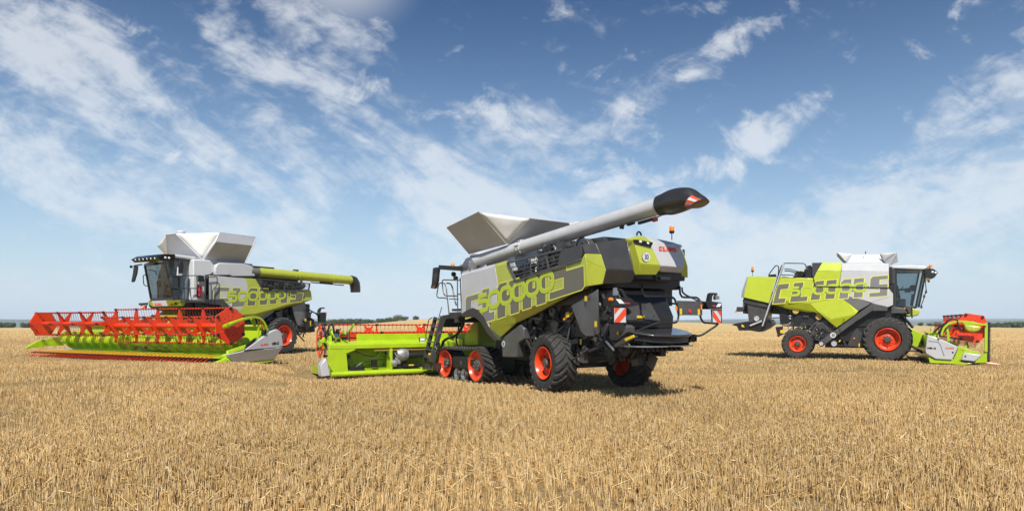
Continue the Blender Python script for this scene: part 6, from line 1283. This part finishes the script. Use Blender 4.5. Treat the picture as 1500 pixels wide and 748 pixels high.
mb = MB(); A_, B_ = Vector(hd[0]), Vector(hd[1]); mb.prism([A_, B_, B_+Vector((0, 1.9, 0)), A_+Vector((0, 1.9, 0))], (.04, 0, 0), 0); mb.build('hopper_flap', ALU, H3)
canvas('hopper_canvas', hd[0], hd[3], hd[1], H3, sag=.05)
fr_ = [(3.641,-1.0,4.53),(3.872,-1.25,4.358),(4.265,-0.9,4.523),(4.175,-1.3,4.94)]; mb = MB(); mb.prism([Vector(fr_[1]), Vector(fr_[3]), Vector(fr_[3])+Vector((0, 2.2, 0)), Vector(fr_[1])+Vector((0, 2.2, 0))], (.04, 0, 0), 0)
mb.prism([fr_[1], fr_[2], fr_[3]], (0, .03, 0), 0); mb.build('hopper_flap', ALU, H3); canvas('hopper_canvas', hd[4], fr_[3], hd[5], H3, sag=.05)
canvas('hopper_canvas', fr_[3], hd[5], fr_[1], H3, sag=.02, m=ALU)
mb = MB(); p_ = [(2.929,-1.0,4.957)][0]; mb.cyl(p_, (p_[0], p_[1], p_[2]+.12), .02, n=8, mi=0); mb.build('level_sensor', BLACK, H3)
# ---- cab
cg = [(4.158,-1.05,4.169),(5.268,-1.05,4.152),(4.955,-1.05,2.437),(4.185,-1.05,2.445)]; G4 = [Vector(p) for p in cg]; far = Vector((0, 2.1, 0)); mb = MB()
for i in range(4):
    mb.bar(G4[i], G4[(i+1) % 4], .08, .08, 0, up=(0, 1, 0)); mb.bar(G4[i]+far, G4[(i+1) % 4]+far, .08, .08, 0, up=(0, 1, 0)); mb.bar(G4[i], G4[i]+far, .08, .08, 0)
mb.build('cab_frame', GLOSSB, H3, bevel=.01)
mb = MB(); mb.poly(G4, 0); mb.build('side_window', GLASS, H3)
mb = MB(); mb.poly([p+far for p in G4], 0); mb.build('side_window', GLASS, H3)
ws = [(5.334,-0.8,3.937),(5.386,-0.8,3.586),(5.128,-0.8,2.366),(4.972,-1.0,2.428),(5.281,-1.0,4.125)]; W0, W1 = G4[1]+Vector((.12, .2, -.05)), G4[2]+Vector((.14, .2, 0))
mb = MB(); mb.poly([G4[1], W0, W1, G4[2]], 0); mb.poly([W0, W1, W1+Vector((0, 1.7, 0)), W0+Vector((0, 1.7, 0))], 0); mb.build('windscreen', GLASS, H3)
mb = MB(); mb.bar(W0, W1, .06, .06, 0, up=(0, 1, 0))
for p in [(5.455,-1.05,3.621),(5.353,-1.05,3.138),(5.277,-1.05,2.931),(5.17,-1.05,2.46)]: mb.lathe(p, [(-.04, 0), (-.03, .07), (.03, .07), (.05, .03)], 12, 0, 'x')
mb.tube([(5.319,-1.05,3.773),(5.362,-1.05,3.227),(5.285,-1.05,2.881),(5.148,-1.05,2.436)], .02, 6, 0); mb.build('work_lamp_rail', BLACK, H3)
mb = MB(); mb.prism([(3.902,-1.12,4.239),(4.136,-1.12,4.231),(4.154,-1.12,2.393),(3.88,-1.12,2.396),(4.057,-1.12,3.049),(3.902,-1.12,3.406)], (0, 2.2, 0), 0); mb.build('cab_rear_wall', DGREY, H3, bevel=.02)
mb = MB(); mb.prism([(3.976,-1.15,4.239),(4.055,-1.15,4.342),(4.666,-1.15,4.36),(5.31,-1.15,4.297),(5.42,-1.15,4.209),(5.42,-1.15,4.12)], (0, 2.3, 0), 0); mb.build('cab_roof', WHITE, H3, bevel=.04, seg=3)
mb = MB(); mb.prism([(5.409,-1.0,4.195),(5.622,-1.0,4.188),(5.791,-1.0,4.049),(5.82,-1.0,3.984),(5.706,-1.0,3.79),(5.6,-1.0,3.719),(5.477,-1.0,3.742),(5.409,-1.0,3.923)], (0, 2.0, 0), 0)
for p in [(5.612,-1.01,4.024),(5.73,-1.01,3.991)]: mb.lathe(p, [(0, .05), (-.015, .045), (-.015, 0)], 12, 1, 'y')
mb.build('roof_visor', [GLOSSB, LAMP], H3, bevel=.04)
mb = MB(); mb.prism([(5.265,-1.4,4.167),(5.396,-1.4,4.172),(5.421,-1.4,3.75),(5.278,-1.4,3.729)], (0, .1, 0), 0); mb.bar([(5.354,-1.35,4.197)][0], [(5.516,-1.0,4.266)][0], .04, .04, 0); mb.build('mirror', BLACK, H3, bevel=.03)
p_ = [(5.547,-0.9,4.198)][0]; mb = MB(); mb.lathe(p_, [(0, .07), (.13, .065), (.18, .03), (.18, 0)], 14, 0, 'z'); mb.build('beacon', ORANGE, H3)
mb = MB(); mb.box(4.25, 4.95, -.95, .95, 2.38, 2.46, 0); mb.build('cab_floor', BLACK, H3)
mb = MB(); mb.box(4.3, 4.62, -.3, .25, 2.46, 2.85, 0); mb.prism([(4.3, -.3, 2.85), (4.42, -.3, 2.85), (4.3, -.3, 3.5), (4.2, -.3, 3.5)], (0, .55, 0), 0); mb.build('driver_seat', SEATF, H3, bevel=.05)
mb = MB(); ce = [(4.883,-0.5,3.336),(4.672,-0.5,3.239),(4.384,-0.5,3.271),(4.495,-0.5,3.421),(4.804,-0.5,2.45),(4.87,-0.5,3.058)]; mb.bar(ce[4], ce[5], .07, .07, 0); mb.lathe(ce[0], [(-.03, .0), (-.03, .15), (.03, .15), (.03, 0)], 18, 0, 'y'); mb.box(-.12, .12, -.05, .05, -.1, .1, 0, Matrix.Translation(ce[1])); mb.tube([ce[2], ce[3]], .02, 6, 0)
mb.box(-.25, .15, -.2, .2, -.04, .04, 0, Matrix.Translation(ce[2])); mb.build('steering_wheel', BLACK, H3)
mb = MB(); mb.prism([(3.841,-1.2,2.37),(4.052,-1.2,2.468),(4.511,-1.2,2.389),(4.576,-1.2,2.214),(4.533,-1.2,2.164),(3.854,-1.2,2.153)], (0, 2.2, 0), 0); mb.build('cab_underframe', MGREY, H3, bevel=.02)
mb = MB(); mb.prism([(4.518,-1.1,2.501),(4.778,-1.1,2.438),(5.135,-1.1,2.276),(5.058,-1.1,2.077),(4.843,-1.1,2.014),(4.562,-1.1,2.05),(4.692,-1.1,2.189)], (0, 2.1, 0), 0); mb.build('cab_bumper', LIME, H3, bevel=.05, seg=3)
mb = MB(); mb.prism([(4.516,-1.13,2.51),(4.776,-1.13,2.438),(4.789,-1.13,2.188),(4.69,-1.13,2.199)], (0, -.02, 0), 0); mb.prism([(4.471,-1.15,2.43),(4.536,-1.15,2.429),(4.545,-1.15,2.364),(4.48,-1.15,2.37)], (0, -.03, 0), 1); mb.bar([(4.795,-1.16,2.412)][0], [(4.8,-1.16,1.939)][0], .03, .05, 2); mb.build('bumper_trim', [MGREY, ORANGE, BLACK], H3)
mb = MB()
for pts in ([(4.335,-0.9,2.118),(4.533,-0.9,1.941),(4.859,-0.9,1.499)], [(4.708,-0.6,2.043),(4.488,-0.6,2.146)]): mb.tube(pts, .06, 10, 0)
mb.tube([(4.209,-0.8,1.993),(4.474,-0.8,2.169)], .04, 8, 1); mb.box(3.9, 4.6, -.8, .8, 1.6, 2.3, 0); mb.build('lift_cylinder', [BLACK, STEEL], H3)
# ---- rear: ladder, rails, spreader
mb = MB(); ls = [(-0.589,-1.55,4.574),(-1.548,-1.55,1.569),(-0.697,-1.55,4.578),(-1.302,-1.55,2.601)]
mb.bar(ls[0], ls[1], .05, .13, 0, up=(0, 1, 0)); mb.bar(Vector(ls[0])+Vector((0, -.35, 0)), Vector(ls[1])+Vector((0, -.35, 0)), .05, .10, 0, up=(0, 1, 0))
for k in range(9): a_ = Vector(ls[0]).lerp(Vector(ls[1]), .08+.105*k); mb.bar(a_, a_+Vector((0, -.35, 0)), .06, .03, 0)
mb.build('ladder', LGREY, H3)
mb = MB()
for pts in ([(-1.416,-1.5,1.732),(-1.252,-1.5,2.602),(-0.899,-1.5,3.897),(-0.711,-1.5,4.496),(-0.577,-1.5,4.617),(0.296,-1.5,4.573),(0.39,-1.5,4.456),(0.4,-1.5,3.917)], [(-1.323,-1.2,3.984),(-1.306,-1.2,4.13),(-1.005,-1.2,4.54),(-0.896,-1.2,4.537),(-0.853,-1.2,4.407),(-0.885,-1.2,4.03)], [(-0.792,-1.5,4.055),(-0.019,-1.5,4.003)], [(-1.284,-1.45,2.022),(-1.147,-1.45,1.964),(-0.715,-1.45,1.992)], [(-0.598,-1.2,4.369),(-0.249,-1.2,4.328),(-0.036,-1.2,4.206),(0.387,-1.2,4.164)], [(-0.598,-1.2,4.271),(-0.303,-1.2,4.244),(-0.089,-1.2,4.15)]): mb.tube(pts, .025, 8, 0, bend=.12)
mb.build('railing', BLACK, H3)
mb = MB(); bx = [(-0.154,-1.0,4.194),(0.379,-1.0,4.292),(0.379,-1.0,3.907),(-0.154,-1.0,3.922)]; mb.prism(bx, (0, .8, 0), 0); mb.prism([(0.405,-1.0,4.493),(0.59,-1.0,4.515),(0.668,-1.0,3.882),(0.405,-1.0,3.906)], (0, 1.5, 0), 0); ybx = [(0.168,-1.02,4.269),(0.284,-1.02,4.265),(0.284,-1.02,4.191),(0.168,-1.02,4.194)]; mb.prism(ybx, (0, -.01, 0), 1); wt = [(-0.81,-0.9,4.04),(-0.187,-0.9,4.022),(-0.187,-0.9,3.929),(-0.81,-0.9,3.947)]; mb.prism(wt, (0, .6, 0), 2); mb.prism([(-1.333,-0.9,4.121),(-1.03,-0.9,4.141),(-1.002,-0.9,3.976),(-1.361,-0.9,3.998)], (0, .5, 0), 0)
mb.build('air_intake', [BLACK, YELLOW, CANVAS], H3, bevel=.02)
_b = [(-2.145,-0.6,4.074),(-2.111,-0.6,4.571)]; beacon(H3, _b[0], _b[1][2]-_b[0][2])
mb = MB(); mb.prism([(-2.499,-1.35,2.986),(-1.293,-1.35,2.676),(-1.347,-1.35,2.373),(-1.402,-1.35,1.878),(-2.235,-1.35,1.732),(-2.319,-1.35,2.676),(-2.476,-1.35,2.767)], (0, 2.5, 0), 0); mb.prism([(-2.315,-1.38,2.823),(-1.29,-1.38,2.558),(-1.306,-1.38,2.431),(-2.315,-1.38,2.675)], (0, -.02, 0), 1)
mb.lathe([(-1.866,-1.4,1.937)][0], [(0, .13), (-.04, .12), (-.03, .07), (-.03, 0)], 18, 2, 'y'); mb.build('chopper_housing', [mat('grey_housing', (.075, .072, .07), .4, metal=.2, var=.15), DGREY, ALU], H3, bevel=.02)
mb = MB(); mb.prism([(-3.063,-1.3,1.624),(-2.949,-1.3,1.684),(-2.381,-1.3,1.791),(-1.655,-1.3,1.849),(-1.27,-1.3,1.907),(-1.149,-1.3,1.674),(-1.434,-1.3,1.44),(-1.766,-1.3,1.274),(-2.156,-1.3,1.348),(-2.721,-1.3,1.345),(-2.806,-1.3,1.553)], (0, 2.4, 0), 0); yb = [(-2.593,-1.32,1.661),(-2.48,-1.32,1.601),(-2.446,-1.32,1.507),(-2.576,-1.32,1.524)]; mb.prism(yb, (0, -.01, 0), 1)
mb.tube([(-2.177,-1.36,1.585),(-1.621,-1.36,1.82)], .05, 8, 2); mb.build('spreader', [BLACK, YELLOW, ALU], H3, bevel=.03)
mb = MB(); mb.tube([(-2.483,-1.3,2.768),(-2.483,-1.3,2.442),(-2.579,-1.3,2.325)], .02, 8, 0); mb.prism([(-2.799,-1.35,2.533),(-2.499,-1.35,2.513),(-2.516,-1.35,2.294),(-2.771,-1.35,2.284),(-2.839,-1.35,2.356)], (0, .25, 0), 1); mb.lathe([(-2.857,-1.3,2.297)][0], [(-.05, .05), (.0, .055), (.05, .04)], 10, 2, 'z'); mb.build('rear_lamp', [STEEL, DGREY, ORANGE], H3)
mb = MB(); mb.prism([(-0.982,-1.15,2.578),(-0.467,-1.15,2.369),(-0.44,-1.15,1.674),(-0.791,-1.15,1.645),(-0.846,-1.15,2.256)], (0, .4, 0), 0); mb.prism([(-1.016,-1.2,1.528),(-0.679,-1.2,1.558),(-0.706,-1.2,1.152),(-0.896,-1.2,1.034)], (0, .3, 0), 0); mb.prism([(-0.787,-1.21,1.384),(-0.651,-1.21,1.384),(-0.651,-1.21,1.233),(-0.787,-1.21,1.221)], (0, -.01, 0), 1); mb.build('tool_box', [BLACK, YELLOW], H3, bevel=.02)
mb = MB()
for p in [(-0.083,-1.3,2.306),(0.938,-1.3,2.016)]: mb.lathe(p, [(-.03, 0), (-.03, .14), (.0, .14), (.03, .1), (.03, .0)], 20, 0, 'y')
mb.build('drive_pulley', BRASS, H3)
wheel(H3, (0, -1.25, .72), .725, .50, .37, -1, lugs=20); wheel(H3, (0, 1.25, .71), .71, .50, .36, 1, lugs=20)
wheel(H3, (3.80, -1.22, .975), 1.025, .72, .50, -1, name='front_wheel'); wheel(H3, (3.80, 1.22, .975), 1.025, .72, .50, 1, name='front_wheel')
# ---- header seen end-on
HD3 = empty('header', H3, (6.75, 0, 0))
E_ = -3.5
mb = MB()
gc = [(-1.578,-3.56,1.22),(-1.199,-3.56,1.102),(-0.526,-3.56,0.764),(-0.508,-3.56,0.66),(-0.702,-3.56,0.19),(-1.289,-3.56,0.218),(-1.625,-3.56,0.43),(-1.661,-3.56,0.548)]; mb.prism(gc, (0, .12, 0), 0); mb.prism([(-0.295,-3.56,0.514),(0.34,-3.56,0.424),(0.079,-3.56,0.147),(-0.393,-3.56,0.197)], (0, .10, 0), 0)
cov3 = mb.build('end_cover', LGREY, HD3, bevel=.03)
mb = MB(); wq = Warp([(-0.939,-3.56,0.715),(-0.638,-3.56,0.72),(-0.638,-3.56,0.649),(-0.939,-3.56,0.644)], (0, -1, 0))
for gl__, x0 in ((G_C(), 0), (G_L(), .2), (G_A2(), .4), (G_A2(), .6), (G_S(), .8)): put(mb, wq, gl__, x0+.015, x0+.175, .005, 0)
wq = Warp([(-1.596,-3.56,0.709),(-1.278,-3.56,0.697),(-1.278,-3.56,0.626),(-1.596,-3.56,0.633)], (0, -1, 0)); small_text(mb, wq, 'VARIO', .005, 1, .012)
gp = [(-1.542,-3.565,0.972),(-1.2,-3.565,0.934),(-1.121,-3.565,0.818),(-0.979,-3.565,0.351)]
for a_, b_ in zip(gp[:-1], gp[1:]): mb.bar(a_, b_, .012, .012, 1, up=(0, 1, 0))
for p in [(-0.677,-3.56,0.507),(-0.239,-3.56,0.354)]: mb.lathe(p, [(0, .035), (-.01, .035), (-.01, 0)], 10, 1, 'y')
mb.build('lettering', [TEXTR, TEXTK], cov3, recalc=False)
mb = MB()
for poly in ([(-1.536,-3.5,0.281),(-1.283,-3.5,0.207),(-0.694,-3.5,0.179),(-0.652,-3.5,0.105),(-0.723,-3.5,0.036),(-1.496,-3.5,0.046)], [(-0.483,-3.5,0.667),(-0.255,-3.5,0.621),(-0.413,-3.5,0.078),(-0.723,-3.5,0.036),(-0.659,-3.5,0.155)], [(-0.518,-3.5,0.783),(0.281,-3.5,0.507),(0.356,-3.5,0.426),(-0.273,-3.5,0.513),(-0.5,-3.5,0.666)], [(0.356,-3.5,0.426),(0.418,-3.5,0.571),(0.51,-3.5,0.552),(0.503,-3.5,0.109),(0.081,-3.5,0.09)], [(-0.723,-3.5,0.045),(-0.413,-3.5,0.111),(0.04,-3.5,0.069),(-0.273,-3.5,-0.002),(-0.694,-3.5,0.02)]):
    mb.prism(poly, (0, .10, 0), 0)
mb.prism([(-1.45, E_+.1, .1), (.45, E_+.1, .06), (.45, E_+.1, .14), (-.9, E_+.1, .25), (-1.2, E_+.1, .5), (-1.3, E_+.1, 1.15), (-1.5, E_+.1, 1.2)], (0, 6.9, 0), 0)
mb.build('header_frame', LIME_B, HD3, bevel=.012)
mb = MB(); mb.prism([(-0.45,-3.52,0.194),(0.078,-3.52,0.149),(0.054,-3.52,0.099),(-0.276,-3.52,0.115)], (0, .05, 0), 0); mb.build('skid', BLACK, HD3)
vk = [(0.537,-3.5,1.761),(0.615,-3.5,1.761),(0.595,-3.5,0.124),(0.52,-3.5,0.122),(0.479,-3.5,1.72),(0.472,-3.5,0.551)]
mb = MB(); mb.prism([vk[0], vk[1], vk[2], vk[3]], (0, .05, 0), 0)
for k in range(26):
    q = (k+.5)/26; p = Vector(vk[1]).lerp(Vector(vk[2]), q); mb.add([p+Vector((0, 0, .02)), p+Vector((.06, .02, 0)), p+Vector((0, 0, -.02)), p+Vector((0, .05, .02)), p+Vector((0, .05, -.02))], [(0, 1, 2), (3, 4, 1), (0, 3, 1), (2, 1, 4)], 0)
mb.build('side_knife', BLACK, HD3)
mb = MB(); mb.bar(vk[4], vk[5], .10, .10, 0, up=(0, 1, 0)); ta_ = [(-1.099,-3.62,1.217),(-1.01,-3.62,1.531),(-0.85,-3.62,1.69),(-0.674,-3.62,1.773),(-0.428,-3.62,1.802),(-0.081,-3.62,1.761),(0.194,-3.62,1.679),(0.484,-3.62,1.659)]
ta2 = fillet([Vector(p) for p in ta_], .2)
for i in range(len(ta2)-1): mb.bar(ta2[i], ta2[i+1], .08, .13, 0, up=(0, 1, 0))
for pr in ([(-0.871,-3.5,1.573),(-0.818,-3.5,0.987)], [(-0.931,-3.4,1.236),(-0.682,-3.4,1.656)], [(-0.214,-3.45,0.91),(-0.203,-3.45,0.723)], [(-1.653,-3.4,1.357),(-1.362,-3.4,1.317)], [(-1.344,-3.4,1.402),(-1.074,-3.4,1.235)]): mb.bar(pr[0], pr[1], .08, .08, 0, up=(0, 1, 0))
mb.prism([(-0.078,-3.6,1.802),(0.128,-3.6,1.761),(0.197,-3.6,1.638),(-0.286,-3.6,1.657),(-0.356,-3.6,1.761)], (0, -.08, 0), 0); mb.build('reel_arm', LIME_B, HD3, bevel=.012)
mb = MB(); mb.prism([(-0.33,-3.72,1.649),(-0.027,-3.72,1.633),(0.254,-3.72,1.597),(0.24,-3.72,1.475),(0.145,-3.72,1.392),(0.008,-3.72,1.347),(-0.199,-3.72,1.378),(-0.296,-3.72,1.472)], (0, -.22, 0), 0); mb.build('reel_motor_cover', LIME, HD3, bevel=.07, seg=3)
mb = MB(); st_ = [(-0.06,-3.95,1.569),(0.009,-3.95,1.569),(-0.005,-3.95,1.455),(-0.053,-3.95,1.455)]; mb.prism(st_, (0, -.004, 0), 2)
for pts in ([(-1.146,-3.66,1.155),(-1.139,-3.66,1.405),(-0.997,-3.66,1.657),(-0.82,-3.66,1.865),(-0.661,-3.66,1.927),(-0.538,-3.66,1.864),(-0.511,-3.66,1.657),(-0.434,-3.66,1.492),(-0.294,-3.66,1.451)], [(-1.337,-3.5,1.361),(-1.085,-3.5,1.614),(-0.871,-3.5,1.719)], [(-1.193,-3.5,1.277),(-1.014,-3.5,1.572),(-0.836,-3.5,1.656)]): mb.tube(pts, .035, 8, 0, bend=.25)
mb.lathe([(-1.298,-3.3,1.443)][0], [(-.1, .16), (.1, .16)], 18, 1, 'y'); mb.box(-1.45, -1.2, -3.4, -3.0, 1.1, 1.35, 1)
mb.tube([(-1.001,-3.45,1.32),(-0.883,-3.45,1.551)], .025, 8, 3); mb.build('hydraulics', [BLACK, mat('shaded_green', (.33, .50, .008), .4), YELLOW, RED], HD3)
r3_ = reel(HD3, E_+.15, 3.5, .585, 1.52, R_(-10), 6, cx=0.0, shields=((E_+.1, -.03),), Rsh=.66)
auger(HD3, E_+.3, 3.4, -.7, .6, .2, .34)
mb = MB(); mb.tube([(-0.158,-3.3,0.948),(-0.106,-3.3,0.699)], .03, 8, 0); mb.build('reel_strut', BLACK, HD3)
for y in (-3.3, -2.9, -2.5, -2.1): mb = MB(); mb.tube([(.45, y, .09), (1.0, y, .03)], .015, 6, 0); mb.build('crop_lifter', RED, HD3)
mb = MB(); fhp = [(4.65,-0.75,1.545),(4.91,-0.75,1.416),(5.425,-0.75,1.135),(5.425,-0.75,1.043),(5.228,-0.75,0.591),(4.782,-0.75,0.653)]; mb.prism(fhp, (0, 1.5, 0), 0); mb.build('feeder_house', LIME_B, H3, bevel=.02)
mb = MB(); mb.tube([(4.802,-0.85,0.68),(5.258,-0.85,0.366)], .06, 10, 0); mb.tube([(4.662,-0.85,0.447),(5.219,-0.85,0.457)], .045, 8, 0); mb.lathe([(5.302,-0.8,0.837)][0], [(0, .14), (-.05, .14), (-.05, 0)], 16, 0, 'y'); mb.bar([(5.361,-0.8,1.35)][0], [(5.439,-0.8,1.191)][0], .1, .12, 0); mb.build('header_coupling', BLACK, H3)
